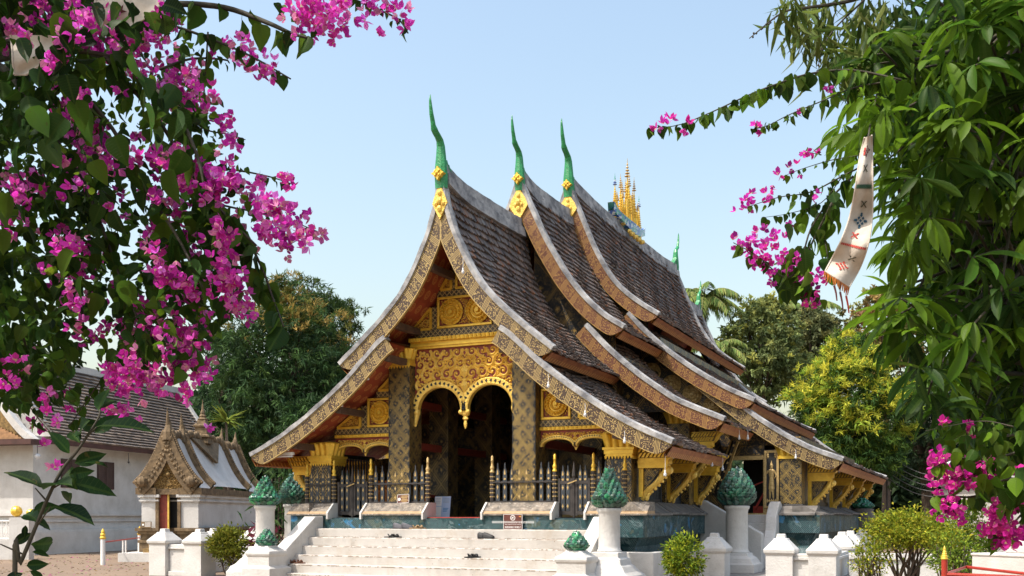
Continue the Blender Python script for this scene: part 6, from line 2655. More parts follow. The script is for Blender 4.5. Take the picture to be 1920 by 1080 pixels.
# the plant's unseen mass beyond the frame, added towards the sun to shade it
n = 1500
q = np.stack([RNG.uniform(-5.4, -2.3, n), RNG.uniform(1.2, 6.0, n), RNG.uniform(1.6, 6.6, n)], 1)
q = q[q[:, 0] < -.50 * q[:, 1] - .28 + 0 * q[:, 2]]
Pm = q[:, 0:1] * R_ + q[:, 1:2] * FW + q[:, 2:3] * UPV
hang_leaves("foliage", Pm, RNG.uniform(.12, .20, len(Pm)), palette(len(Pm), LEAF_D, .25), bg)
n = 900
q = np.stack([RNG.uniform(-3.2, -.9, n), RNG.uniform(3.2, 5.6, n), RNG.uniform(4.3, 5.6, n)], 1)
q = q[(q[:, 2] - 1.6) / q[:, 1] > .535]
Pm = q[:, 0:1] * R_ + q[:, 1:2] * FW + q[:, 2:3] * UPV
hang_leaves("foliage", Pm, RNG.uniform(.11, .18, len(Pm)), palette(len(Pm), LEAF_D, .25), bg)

x, y = fill([(0, 20), (300, 40), (400, 200), (440, 400), (380, 560), (200, 560), (0, 480)], 46)
Pb = PDn(x, y, RNG.uniform(3.5, 4.1, len(x)))
hang_leaves("foliage", Pb, RNG.uniform(.085, .125, len(x)), palette(len(x), LEAF_M, .25), bg, spread=.5)

BR = [([(230, 25), (320, 8), (420, 14), (500, 42), (545, 62), (580, 72)], 4.2, .016, .005, 16, .10),
      ([(250, 30), (330, 50), (400, 75), (470, 105), (545, 148)], 4.2, .008, .003, 24, .065),
      ([(300, 130), (360, 110), (420, 112), (430, 118)], 4.3, .006, .003, 8, .05),
      ([(330, 190), (380, 240), (430, 252), (460, 262)], 4.3, .005, .002, 12, .04),
      ([(360, 320), (430, 318), (500, 330), (548, 345)], 4.3, .006, .002, 18, .035),
      ([(360, 370), (440, 390), (520, 405), (610, 440)], 4.4, .006, .002, 22, .04),
      ([(520, 10), (560, 30), (610, 55)], 4.2, .006, .003, 8, .05), ([(640, -10), (690, 10), (745, 35), (765, 62)], 4.2, .006, .003, 14, .04),
      ([(60, 90), (180, 100), (250, 130), (330, 210), (372, 300), (388, 380)], 3.9, .011, .006, 22, .11),
      ([(130, 150), (210, 240), (270, 350), (330, 440), (380, 540)], 3.9, .010, .005, 20, .11),
      ([(200, 110), (300, 230), (360, 330), (420, 400), (480, 460)], 4.0, .010, .005, 16, .12),
      ([(60, 200), (150, 330), (200, 450), (240, 560), (290, 650)], 4.1, .009, .004, 22, .09),
      ([(380, 380), (455, 440), (490, 500), (512, 560), (532, 612)], 4.0, .008, .003, 26, .105),
      ([(390, 60), (385, 140), (378, 230), (380, 320)], 4.1, .004, .002, 12, .085),
      ([(260, 640), (210, 690), (170, 740), (130, 800)], 4.3, .005, .002, 16, .05),
      ([(40, 620), (60, 690), (75, 760), (62, 800)], 4.2, .005, .002, 14, .05)]
mb = MB()
LP, LS = [], []
for pts, d, r0, r1, nl, ls in BR:
    w = [PD(a, b, d + .12 * math.sin(i)) for i, (a, b) in enumerate(pts)]
    p = branch(mb, w, r0, r1)
    for k in range(nl):
        f = (k + RNG.random() * .6) / nl * (len(p) - 1)
        i = min(int(f), len(p) - 2)
        q = p[i] + (p[i + 1] - p[i]) * (f - i)
        LP.append(q + RNG.normal(size=3) * .012)
        LS.append(ls * RNG.uniform(.75, 1.15))
# trunk and limbs out of the frame that carry it
tr = [bt - Vector((0, 0, bt.z)), bt + Vector((.1, .1, .2)), PD(-300, 500, 4.8), PD(-40, 120, 4.9), PD(120, -120, 4.8)]
branch(mb, tr, .09, .03)
for e in ((60, 90, 3.9), (130, 150, 3.9), (230, 25, 4.2), (60, 200, 4.1), (200, 110, 4.0)):
    branch(mb, [PD(-40, 120, 4.9), PD((e[0] - 40) / 2, (e[1] + 60) / 2, 4.4), PD(*e)], .022, .010)
mb.build("branch", 'twig', bg, smooth=True)
LP = np.array(LP)
n = len(LP)
hang_leaves("foliage", LP, np.array(LS), palette(n, LEAF_M + [(.09, .17, .025)], .25), bg, spread=.5, down=.95)

# sapling in the lower left corner
s0 = PD(100, 1120, 2.9)
sp_ = thing("sapling", "dark leafy sapling stem rising at the lower left corner in front of the prayer hall", "sapling", (s0.x, s0.y, 0))
mb = MB()
branch(mb, [Vector((s0.x - .12, s0.y, 0)), PD(28, 1085, 2.9), PD(38, 1057, 2.9), PD(62, 1000, 2.9), PD(90, 933, 2.9), PD(117, 880, 2.9), PD(143, 848, 2.9), PD(162, 820, 2.9), PD(187, 777, 2.92), PD(180, 750, 2.95)], .0075, .0028)
for a, b in (((88, 940), (66, 915)), ((100, 915), (118, 905)), ((45, 1040), (0, 1020)), ((160, 822), (182, 800)), ((70, 985), (95, 950))):
    branch(mb, [PD(a[0], a[1], 2.9), PD(b[0], b[1], 2.88)], .003, .0018)
mb.build("stem", 'twig', sp_, smooth=True)
LV_ = [((185, 770), (200, 715), 62), ((185, 768), (218, 735), 50), ((150, 795), (190, 800), 0), ((182, 800), (292, 790), 100), ((178, 812), (222, 775), 85), ((152, 815), (150, 782), 40), ((150, 830), (125, 800), 40), ((130, 850), (95, 805), 72), ((140, 868), (198, 850), 62), ((158, 868), (205, 866), 52),
       ((80, 915), (5, 868), 82), ((82, 918), (130, 885), 60), ((130, 890), (175, 882), 50), ((120, 905), (228, 918), 100), ((100, 950), (182, 968), 98), ((62, 960), (105, 945), 55), ((60, 975), (105, 990), 48), ((70, 978), (40, 950), 40), ((48, 985), (45, 1010), 36), ((60, 1000), (18, 1022), 55), ((58, 1020), (115, 1022), 62), ((60, 1035), (98, 1040), 38), ((50, 1060), (88, 1058), 46), ((42, 1075), (8, 1085), 42), ((55, 1070), (92, 1095), 42), ((135, 925), (118, 960), 30), ((130, 880), (132, 912), 26)]
P0 = np.array([PD(a[0], a[1], 2.9 + RNG.uniform(-.06, .06)) for a, b, l in LV_])
P1 = np.array([PD(b[0], b[1], 2.9 + RNG.uniform(-.12, .12)) for a, b, l in LV_])
ax = P1 - P0
ln = np.linalg.norm(ax, axis=1)
n = len(P0)
upn = rdir(n) * .55 - FW * .75 + UPV * .35
leaf_mesh("leaf", T_OVATE, P0, ax, upn, ln * .92, palette(n, [(.014, .045, .010), (.02, .058, .012), (.012, .036, .012)], .2), 'leaf', sp_, stuff=True)

# ------------------------------------------------------------------ cloth banners
def cloth_strip(name, label, cl, d, marks, cat="banner", amp=1.0):
    """cl = [(left px, right px, py)] down the banner, hung d metres from the camera"""
    t = thing(name, label, cat, PD((cl[-1][0] + cl[-1][1]) / 2, cl[-1][2], d))
    L = np.array(catmull(cl, 6))
    nu, nv = 8, len(L)
    G = np.zeros((nv, nu + 1, 3))
    for i in range(nv):
        for k in range(nu + 1):
            f = k / nu
            dd = d + amp * (.035 * math.sin(i * .45) + .03 * math.cos(f * 5 + i * .2))
            p = PD(L[i, 0] + (L[i, 1] - L[i, 0]) * f, L[i, 2] + (L[i, -1] - L[i, 2]) * f, dd)
            G[i, k] = p
    mb = MB()
    vs = [tuple(p) for r in G for p in r] + [tuple(np.array(p) + FW * .004) for r in G for p in r]
    N = nv * (nu + 1)
    fs = []
    for i in range(nv - 1):
        for k in range(nu):
            a = i * (nu + 1) + k
            fs += [(a, a + 1, a + nu + 2, a + nu + 1), (a + N, a + nu + 1 + N, a + nu + 2 + N, a + 1 + N)]
    mb.add(vs, fs)
    c = mb.build("cloth", 'cloth', t, smooth=True)

    def at(f, v, off=.006):
        i = min(max(v, 0), 1) * (nv - 1)
        i0 = min(int(i), nv - 2)
        k = min(max(f, 0), 1) * nu
        k0 = min(int(k), nu - 1)
        a = G[i0, k0] * (1 - (k - k0)) + G[i0, k0 + 1] * (k - k0)
        b = G[i0 + 1, k0] * (1 - (k - k0)) + G[i0 + 1, k0 + 1] * (k - k0)
        return tuple(a * (1 - (i - i0)) + b * (i - i0) - FW * off)
    for kind, f, v, sx, sy, key in marks:
        mb = MB()
        if kind == 'x':
            for sg in (1, -1):
                mb.add([at(f - sx, v - sg * sy), at(f - sx * .6, v - sg * sy * 1.1), at(f + sx, v + sg * sy), at(f + sx * .6, v + sg * sy * 1.1)], ((0, 1, 2, 3),))
        elif kind == 'band':
            n = 14
            for k in range(n):
                a0, a1 = k / n, (k + .85) / n
                mb.add([at(.04 + a0 * .92, v - sy * .6), at(.04 + a1 * .92, v - sy), at(.04 + a1 * .92, v + sy), at(.04 + a0 * .92, v + sy * .7)], ((0, 1, 2, 3),))
        elif kind == 'star':
            pts = []
            for k in range(8):
                r = 1 if k % 2 == 0 else .35
                pts.append(at(f + sx * r * math.cos(k * math.pi / 4), v + sy * r * math.sin(k * math.pi / 4)))
            mb.add(pts, (tuple(range(8)),))
        elif kind == 'diamond':
            for a in range(3):
                for b in range(3):
                    u_, w_ = (a - b) * .33, (a + b - 2) * .33
                    if a == 1 and b == 1:
                        pass
                    q = .19
                    mb.add([at(f + sx * (u_ + dx), v + sy * (w_ + dy)) for dx, dy in ((0, -q * 1.15), (q * 1.15, 0), (0, q * 1.15), (-q * 1.15, 0))], ((0, 1, 2, 3),))
            for dx, dy in ((0, -.95), (0, .95), (.95, 0), (-.95, 0)):
                mb.add([at(f + sx * dx * .9 + sx * a, v + sy * dy * .9 + sy * b) for a, b in ((0, -.2), (.2, 0), (0, .2), (-.2, 0))], ((0, 1, 2, 3),))
        elif kind == 'line':
            mb.add([at(f - sx, v), at(f + sx, v), at(f + sx, v + sy), at(f - sx, v + sy)], ((0, 1, 2, 3),))
        mb.build("applique", key, c)
    # hems
    mb = MB()
    for k in (0, nu):
        mb.tube([tuple(G[i, k] - FW * .002) for i in range(nv)], .004, 5)
    mb.tube([tuple(G[-1, k]) for k in range(nu + 1)], .004, 5)
    mb.build("hem", 'cloth', c)
    return t, c, G


t, c, G = cloth_strip("prayer_banner", "long faded cloth banner with red, blue and green patches hanging from the right-hand tree", [(1621, 1634, 258, 254), (1612, 1635, 295, 290), (1604, 1636, 350, 350), (1594, 1635, 402, 406), (1579, 1628, 446, 456), (1561, 1613, 482, 500), (1547, 1592, 508, 538)], 4.45,
                      [('x', .5, .24, .16, .018, 'felt_olive'), ('band', .5, .335, .5, .014, 'felt_green'), ('x', .55, .435, .15, .018, 'felt_olive'), ('diamond', .50, .535, .28, .05, 'felt_blue'), ('x', .42, .635, .15, .018, 'felt_red'), ('band', .5, .71, .5, .010, 'felt_red'),
                       ('x', .62, .80, .14, .016, 'felt_olive'), ('diamond', .42, .88, .24, .04, 'felt_red'), ('diamond', .5, .13, .3, .045, 'felt_maroon'), ('line', .3, .10, .08, .06, 'felt_red')])
mb = MB()
for k in range(18):
    f = k / 17 * 8
    p = Vector(G[-1, min(int(f), 8)]) if f >= 8 else Vector(G[-1, int(f)]).lerp(Vector(G[-1, int(f) + 1]), f - int(f))
    mb.tube([p, p + Vector((random.uniform(-.008, .008), random.uniform(-.008, .008), -.035))], [.004, .002], 4)
mb.build("fringe", 'orange_wood', c)
for f, ln in ((3, .07), (5, .09), (7, .09)):
    p = Vector(G[-1, f])
    mb = MB()
    mb.tube([p, p + Vector((0, 0, -ln * .6)), p + Vector((.006, 0, -ln))], .002, 4)
    mb.tube([p + Vector((.0, 0, -ln * .55)), p + Vector((.008, 0, -ln)), p + Vector((.012, 0, -ln - .035))], [.005, .004, .003], 5)
    mb.build("tassel", 'felt_maroon' if f != 7 else 'felt_red', c)
MB().tube([PD(1628, 258, 4.46), PD(1633, 225, 4.9), PD(1650, 150, 5.6)], .004, 5).build("hanging_cord", 'twig', t)

t, c, G = cloth_strip("prayer_banner", "faded cloth banner with a dark star partly hidden by flowers at the top left", [(192, 345, -60), (182, 315, -10), (172, 282, 28), (160, 232, 56)], 3.8, [('star', .45, .62, .13, .13, 'felt_maroon'), ('line', .12, .5, .03, .3, 'felt_blue')], amp=.25)
t, c, G = cloth_strip("prayer_banner", "torn faded cloth banner end among the leaves near the left edge", [(20, 112, 66), (23, 104, 92), (24, 84, 116), (27, 50, 140)], 3.8, [('x', .3, .3, .1, .08, 'felt_olive')], amp=.25)
x, y = fill([(130, 0), (340, 0), (300, 45), (200, 75), (120, 150), (20, 150), (10, 70)], 40)
hang_leaves("foliage", PDn(x, y, RNG.uniform(3.45, 3.7, len(x))), RNG.uniform(.05, .10, len(x)), palette(len(x), LEAF_D, .25), bg)
flowers("blossom", [(165, 40, 22), (130, 75, 26), (215, 70, 20), (95, 120, 18), (300, 20, 16), (60, 75, 14)], 3.5, 3.65, .029, PINK, bg, 1.3)

# ------------------------------------------------------------------ the big-leaved tree on the right
rt = PD(2080, 1100, 6.2)
tr_ = thing("broadleaf_tree", "tree with big glossy drooping green leaves filling the upper right side", "tree", (rt.x, rt.y, 0))
ZR = [(1600, 60), (1700, 0), (2060, -60), (2060, 850), (1940, 870), (1880, 860), (1800, 800), (1745, 780), (1720, 640), (1665, 580), (1650, 545), (1690, 470), (1690, 410), (1670, 380), (1650, 345), (1590, 300), (1570, 230), (1600, 150)]
x, y = fill(ZR, 450)
edge = [(1600, 250), (1640, 300), (1620, 180), (1650, 90), (1700, 330), (1690, 400), (1705, 470), (1690, 560), (1668, 590), (1700, 620), (1725, 690), (1740, 740), (1760, 770), (1800, 800), (1850, 820), (1745, 560), (1790, 620), (1810, 700), (1770, 300), (1840, 330), (1880, 560), (1600, 310), (1760, 560), (1830, 500), (1720, 130), (1780, 150), (1860, 150), (1740, 230)]
x = np.concatenate([x, [e[0] for e in edge]])
y = np.concatenate([y, [e[1] for e in edge]])
d = np.where(np.arange(len(x)) < 450, RNG.uniform(4.6, 7.2, len(x)), RNG.uniform(4.7, 5.6, len(x)))
kp = ~((x < 1668) & (y > 285) & (y < 600))
x, y, d = x[kp], y[kp], d[kp]
C = PDn(x, y, d)
P, AX, UP, SZ, CO = [], [], [], [], []
for c0, dd in zip(C, d):
    k = RNG.integers(6, 10)
    a0 = RNG.random() * 6.28
    tilt = RNG.normal(size=3) * .25
    base = RNG.uniform(.165, .25)
    tone = palette(1, LEAF_B[:3] + LEAF_D[2:3] + LEAF_B[1:2], .22)[0]
    for q in range(k):
        a = a0 + q * 2 * math.pi / k + RNG.normal() * .2
        hz = math.cos(a) * R_ + math.sin(a) * FW
        AX.append(hz * RNG.uniform(.6, 1.0) + np.array([0, 0, RNG.uniform(-.75, .30)]) + tilt)
        UP.append(UPV + RNG.normal(size=3) * .3)
        P.append(c0 + hz * .015)
        SZ.append(base * RNG.uniform(.75, 1.15))
        CO.append(tone * RNG.uniform(.8, 1.2))
leaf_mesh("foliage", T_LONG, P, AX, UP, SZ, CO, 'leaf', tr_)
# leaves behind, coloured darker for the shade inside the crown
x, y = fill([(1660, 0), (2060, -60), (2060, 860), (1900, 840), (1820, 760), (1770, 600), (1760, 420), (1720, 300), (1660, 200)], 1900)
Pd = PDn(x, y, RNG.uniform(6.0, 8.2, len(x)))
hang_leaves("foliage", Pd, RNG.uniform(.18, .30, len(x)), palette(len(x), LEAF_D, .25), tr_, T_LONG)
qa = np.stack([RNG.uniform(2.6, 5.2, 700), RNG.uniform(4.5, 8.5, 700), RNG.uniform(2.2, 7.0, 700)], 1)
qb = np.stack([RNG.uniform(1.7, 5.2, 1500), RNG.uniform(4.2, 8.2, 1500), RNG.uniform(3.9, 7.4, 1500)], 1)  # unseen leaves added above the frame to shade the crown
qb = qb[(qb[:, 2] - 1.6) / qb[:, 1] > .545]
q = np.concatenate([qa[qa[:, 0] > qa[:, 1] * .56], qb[qb[:, 0] > qb[:, 1] * .33]])
tips = q[::22][:, 0:1] * R_ + q[::22][:, 1:2] * FW + q[::22][:, 2:3] * UPV
qw = q[:, 0:1] * R_ + q[:, 1:2] * FW + q[:, 2:3] * UPV
nearest = np.argmin(np.linalg.norm(qw[:, None] - tips[None], axis=2), axis=1)
qw = tips[nearest] + (qw - tips[nearest]) * .5
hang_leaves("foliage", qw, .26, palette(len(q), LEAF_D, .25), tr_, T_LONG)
mb = MB()
main = [Vector((rt.x, rt.y, 0)), rt + Vector((0, 0, .5)), PD(2030, 700, 6.3), PD(1990, 350, 6.4), PD(1940, 0, 6.4), PD(1900, -200, 6.4)]
branch(mb, main, .16, .07)
for c0 in tips:
    c0 = Vector(c0)
    s_ = Vector(main[3]).lerp(Vector(main[5]), random.random())
    branch(mb, [s_, s_.lerp(c0, .5) + Vector((0, 0, .15)), c0], .022, .006)
for j in range(0, len(C), 2):
    c0 = Vector(C[j])
    s_ = Vector(main[2 + (j // 2) % 3])
    m_ = s_.lerp(c0, .55) + Vector((0, 0, -.10))
    branch(mb, [s_, m_, c0], .018, .005)
mb.build("branch", 'twig', tr_, smooth=True)

# narrow-leaved bough at the top, with dry flower spikes
nb = thing("mango_bough", "bough of narrow hanging olive leaves with dry flower spikes at the top right", "branch", PD(1600, -20, 5.8))
P, AX, SZ = [], [], []
for (px, py, r) in ((1500, 30, 40), (1540, 20, 45), (1580, 40, 50), (1510, 60, 30), (1560, 80, 40), (1600, 90, 40), (1640, 60, 40), (1620, 20, 40), (1480, 15, 25), (1590, 120, 30), (1530, 5, 40), (1660, 20, 40)):
    c0 = PDn([px], [py], [5.6 + RNG.uniform(-.3, .3)])[0]
    for k in range(26):
        P.append(c0 + RNG.normal(size=3) * r * 5.6 / F * .6)
        AX.append(RNG.normal(size=3) * .35 + np.array([.1, 0, -1.0]) - R_ * .1)
        SZ.append(RNG.uniform(.11, .19))
n = len(P)
leaf_mesh("foliage", T_THIN, P, AX, rdir(n), SZ, palette(n, [(.10, .14, .03), (.14, .18, .04), (.07, .11, .025), (.17, .19, .05)], .2), 'leaf', nb)
mb = MB()
branch(mb, [PD(1700, -40, 5.8), PD(1600, 0, 5.7), PD(1510, 15, 5.6), PD(1465, 25, 5.6), PD(1405, 72, 5.6)], .014, .0025)
branch(mb, [PD(1620, 0, 5.7), PD(1560, 60, 5.6), PD(1530, 120, 5.6)], .006, .002)
branch(mb, [PD(1560, 70, 5.6), PD(1538, 105, 5.6), PD(1535, 135, 5.6)], .003, .002)
for a, b in (((1465, 25), (1405, 72)), ((1500, 50), (1465, 75)), ((1545, 90), (1518, 108)), ((1540, 85), (1534, 135))):
    for k in range(12):
        f = k / 12
        q = PD(a[0] + (b[0] - a[0]) * f, a[1] + (b[1] - a[1]) * f, 5.6)
        mb.ball(q + Vector((random.uniform(-.008, .008), 0, random.uniform(-.008, .008))), .006, 5)
mb.build("flower_spike", 'twig', nb)

# ------------------------------------------------------------------ bougainvillea sprays on the right
def spray(label, stems, clusters, d, loc, cols=PINK[:4] + HOTPINK[:2], fs=.029, dens=1.5, extra=None):
    t = thing("bougainvillea_spray", label, "bougainvillea", PD(*loc, d))
    mb = MB()
    LP, LS = [], []
    for pts, r0, r1, nl, ls in stems:
        p = branch(mb, [PD(a, b, d + .06 * math.sin(i * 1.3)) for i, (a, b) in enumerate(pts)], r0, r1)
        for k in range(nl):
            f = (k + RNG.random() * .5) / nl * (len(p) - 1)
            i = min(int(f), len(p) - 2)
            LP.append(p[i] + (p[i + 1] - p[i]) * (f - i) + RNG.normal(size=3) * .008)
            LS.append(ls * RNG.uniform(.65, 1.2) * (1.0 if nl < 30 else 1 - .5 * k / nl))
    mb.build("branch", 'twig', t, smooth=True)
    if extra:
        for poly, n, s0, s1 in extra:
            x, y = fill(poly, n)
            q = PDn(x, y, RNG.uniform(d - .2, d + .3, n))
            LP += list(q)
            LS += list(RNG.uniform(s0, s1, n))
    n = len(LP)
    hang_leaves("foliage", np.array(LP), np.array(LS), palette(n, LEAF_B[:3] + LEAF_D[2:3] + [(.12, .20, .03)], .2), t, spread=.45, down=.9)
    if clusters:
        flowers("blossom", clusters, d - .08, d + .12, fs, cols, t, dens)
    return t


spray("long arching bougainvillea branch with hanging heart leaves against the blue sky", [([(1690, 150), (1600, 132), (1520, 138), (1450, 160), (1400, 180), (1330, 212), (1270, 235), (1215, 240)], .006, .0015, 62, .092)],
      [(1245, 232, 9), (1258, 218, 6), (1285, 228, 7), (1283, 244, 7), (1228, 240, 6), (1552, 172, 7)], 4.6, (1690, 150))
spray("second thinner bougainvillea branch with small heart leaves just below the long one", [([(1680, 150), (1600, 165), (1540, 190), (1480, 215), (1440, 235), (1408, 243)], .004, .0012, 46, .062)],
      [(1498, 210, 8), (1420, 238, 5), (1430, 248, 4)], 4.6, (1680, 150))
spray("thin twiggy bougainvillea spray with few magenta flowers left of the cloth banner", [([(1640, 300), (1580, 330), (1520, 360), (1460, 370), (1395, 390)], .005, .0015, 22, .04), ([(1620, 290), (1560, 300), (1500, 318), (1470, 330)], .003, .001, 16, .035), ([(1580, 330), (1540, 380), (1480, 400), (1430, 408)], .003, .001, 18, .035),
                                                                               ([(1600, 330), (1560, 370), (1520, 430), (1500, 500), (1470, 560)], .006, .003, 14, .11), ([(1560, 370), (1545, 420), (1550, 470), (1560, 520)], .004, .002, 12, .085), ([(1540, 290), (1510, 285), (1505, 290)], .002, .001, 4, .03)],
      [(1390, 382, 16), (1406, 372, 13), (1437, 352, 12), (1442, 380, 14), (1404, 398, 10), (1490, 316, 13), (1462, 328, 6), (1526, 362, 10), (1513, 282, 6), (1483, 428, 8), (1528, 288, 5)], 4.8, (1640, 300), extra=[([(1470, 380), (1560, 350), (1590, 420), (1560, 500), (1500, 560), (1460, 520)], 26, .05, .10)])
spray("dense magenta bougainvillea cluster hanging just left of the banner's lower end", [([(1560, 380), (1530, 440), (1500, 500), (1470, 520), (1420, 480), (1375, 455)], .006, .002, 22, .06), ([(1500, 500), (1520, 540), (1535, 570)], .004, .002, 10, .06)],
      [(1385, 462, 20), (1410, 458, 22), (1425, 478, 24), (1440, 500, 24), (1455, 520, 20), (1410, 490, 14), (1440, 450, 18), (1465, 450, 14), (1480, 500, 16), (1432, 440, 12), (1493, 478, 9), (1505, 540, 20), (1525, 530, 22), (1535, 555, 16), (1540, 520, 12), (1520, 565, 12), (1465, 470, 12)], 4.7, (1560, 380), dens=1.25, extra=[([(1450, 480), (1510, 460), (1520, 530), (1480, 560)], 16, .06, .12)])
spray("lush hot-pink bougainvillea bush at the lower right edge before the plaster plinth", [([(1960, 820), (1900, 850), (1840, 860), (1790, 860), (1745, 880)], .008, .003, 20, .07), ([(1960, 900), (1880, 900), (1830, 930), (1780, 930), (1750, 930)], .008, .003, 20, .075), ([(1960, 920), (1920, 960), (1880, 1000), (1860, 1010)], .006, .003, 16, .08), ([(1900, 800), (1850, 790), (1800, 795), (1735, 808)], .004, .001, 18, .045)],
      [(1760, 860, 20), (1765, 885, 22), (1790, 890, 16), (1800, 895, 28), (1825, 880, 28), (1840, 870, 20), (1845, 900, 14), (1820, 905, 22), (1765, 925, 20), (1775, 950, 26), (1795, 965, 12), (1805, 978, 9), (1860, 960, 22), (1880, 970, 22), (1870, 990, 24), (1900, 950, 22), (1895, 1000, 28), (1880, 1012, 18), (1915, 930, 20), (1855, 985, 14), (1770, 792, 9), (1808, 800, 10), (1815, 812, 8), (1912, 1000, 16), (1905, 880, 10)], 4.5, (1960, 860), fs=.033, dens=1.7, cols=HOTPINK,
      extra=[([(1760, 820), (1930, 800), (1940, 980), (1860, 960), (1800, 900)], 110, .05, .10), ([(1800, 830), (1870, 800), (1890, 870), (1820, 890)], 60, .04, .07)])


# ------------------------------------------------------------------ clipped bushes
def bush(label, px, py0, py1, hw, d, cols, n, group=None, seed=0, gnarl=3, size=.05, cut=.0):
    b = PD(px, HY, d)
    zt = 1.6 - (py0 - HY) / F * d
    zb = max(0.02, 1.6 - (py1 - HY) / F * d)
    r = hw * d / F
    t = thing("bush", label, "bush", (b.x, b.y, 0), group)
    H = zt - zb
    nc = 60
    c = rdir(nc) * (RNG.random((nc, 1)) ** .35)
    c[:, 2] = np.abs(c[:, 2]) * 1.0 - .25 if cut else c[:, 2]
    C = np.stack([c[:, 0] * r * .85, c[:, 1] * r * .85, c[:, 2] * H * .46], 1) + np.array([b.x, b.y, zb + H * .52])
    k = RNG.integers(0, nc, n)
    P = C[k] + RNG.normal(size=(n, 3)) * np.array([r, r, H * .5]) * .14
    shoots = RNG.random(n) < .04
    P[shoots] += np.array([0, 0, 1]) * RNG.random((shoots.sum(), 1)) * H * .14
    ax = (P - np.array([b.x, b.y, zb + H * .4])) * 1.2 / r + rdir(n) * .9
    leaf_mesh("foliage", T_CARD, P, ax, rdir(n) + UPV * .8, RNG.uniform(.7, 1.3, n) * size, palette(n, cols, .25), 'leaf_small', t)
    mb = MB()
    for i in range(gnarl):
        a = i * 2.1 + seed
        p0 = Vector((b.x + .05 * math.cos(a), b.y + .05 * math.sin(a), 0))
        p1 = p0 + Vector((.12 * math.cos(a + 1), .12 * math.sin(a + 1), zb * .5 + H * .12))
        for j in range(4):
            e = Vector(C[RNG.integers(0, nc)])
            branch(mb, [p0, p1, p1.lerp(e, .5) + Vector((0, 0, .03)), e], .03 if gnarl > 3 else .018, .005)
    mb.build("stems", 'bark', t, smooth=True)
    return t


YG = [(.23, .27, .018), (.30, .32, .022), (.13, .18, .018), (.18, .23, .02), (.36, .32, .03)]
GG = [(.10, .17, .018), (.16, .24, .02), (.21, .27, .025), (.07, .12, .015)]
bush("round clipped bush beside the small chapel's boundary wall posts", 430, 990, 1064, 38, 25.6, [(.15, .17, .02), (.19, .21, .022), (.10, .12, .015), (.24, .22, .03)], 3600, seed=1, size=.085)
bush("small round green bush before the white wall right of the lotus post", 1282, 1004, 1092, 42, 17.0, GG + YG[:2], 2600, seed=2, size=.065)
bush("low yellow-green bush before the wall's corner post on the right", 1632, 1010, 1100, 42, 15.5, YG + GG[:1], 1300, seed=3, size=.05, gnarl=4)
bush("wide yellow-green bush with gnarled bare stems, right of the boundary wall", 1702, 948, 1065, 92, 15.8, YG, 7000, seed=4, size=.056, gnarl=6, cut=1)
bush("olive green bush between the wide bush and the plaster plinth", 1800, 945, 1075, 75, 17.5, GG + [(.15, .15, .03)], 5000, seed=5, size=.065, gnarl=5)
bush("drooping green shrub with bare twigs directly behind the red railing", 1790, 1000, 1100, 50, 13.5, GG, 900, seed=6, size=.05, gnarl=4)

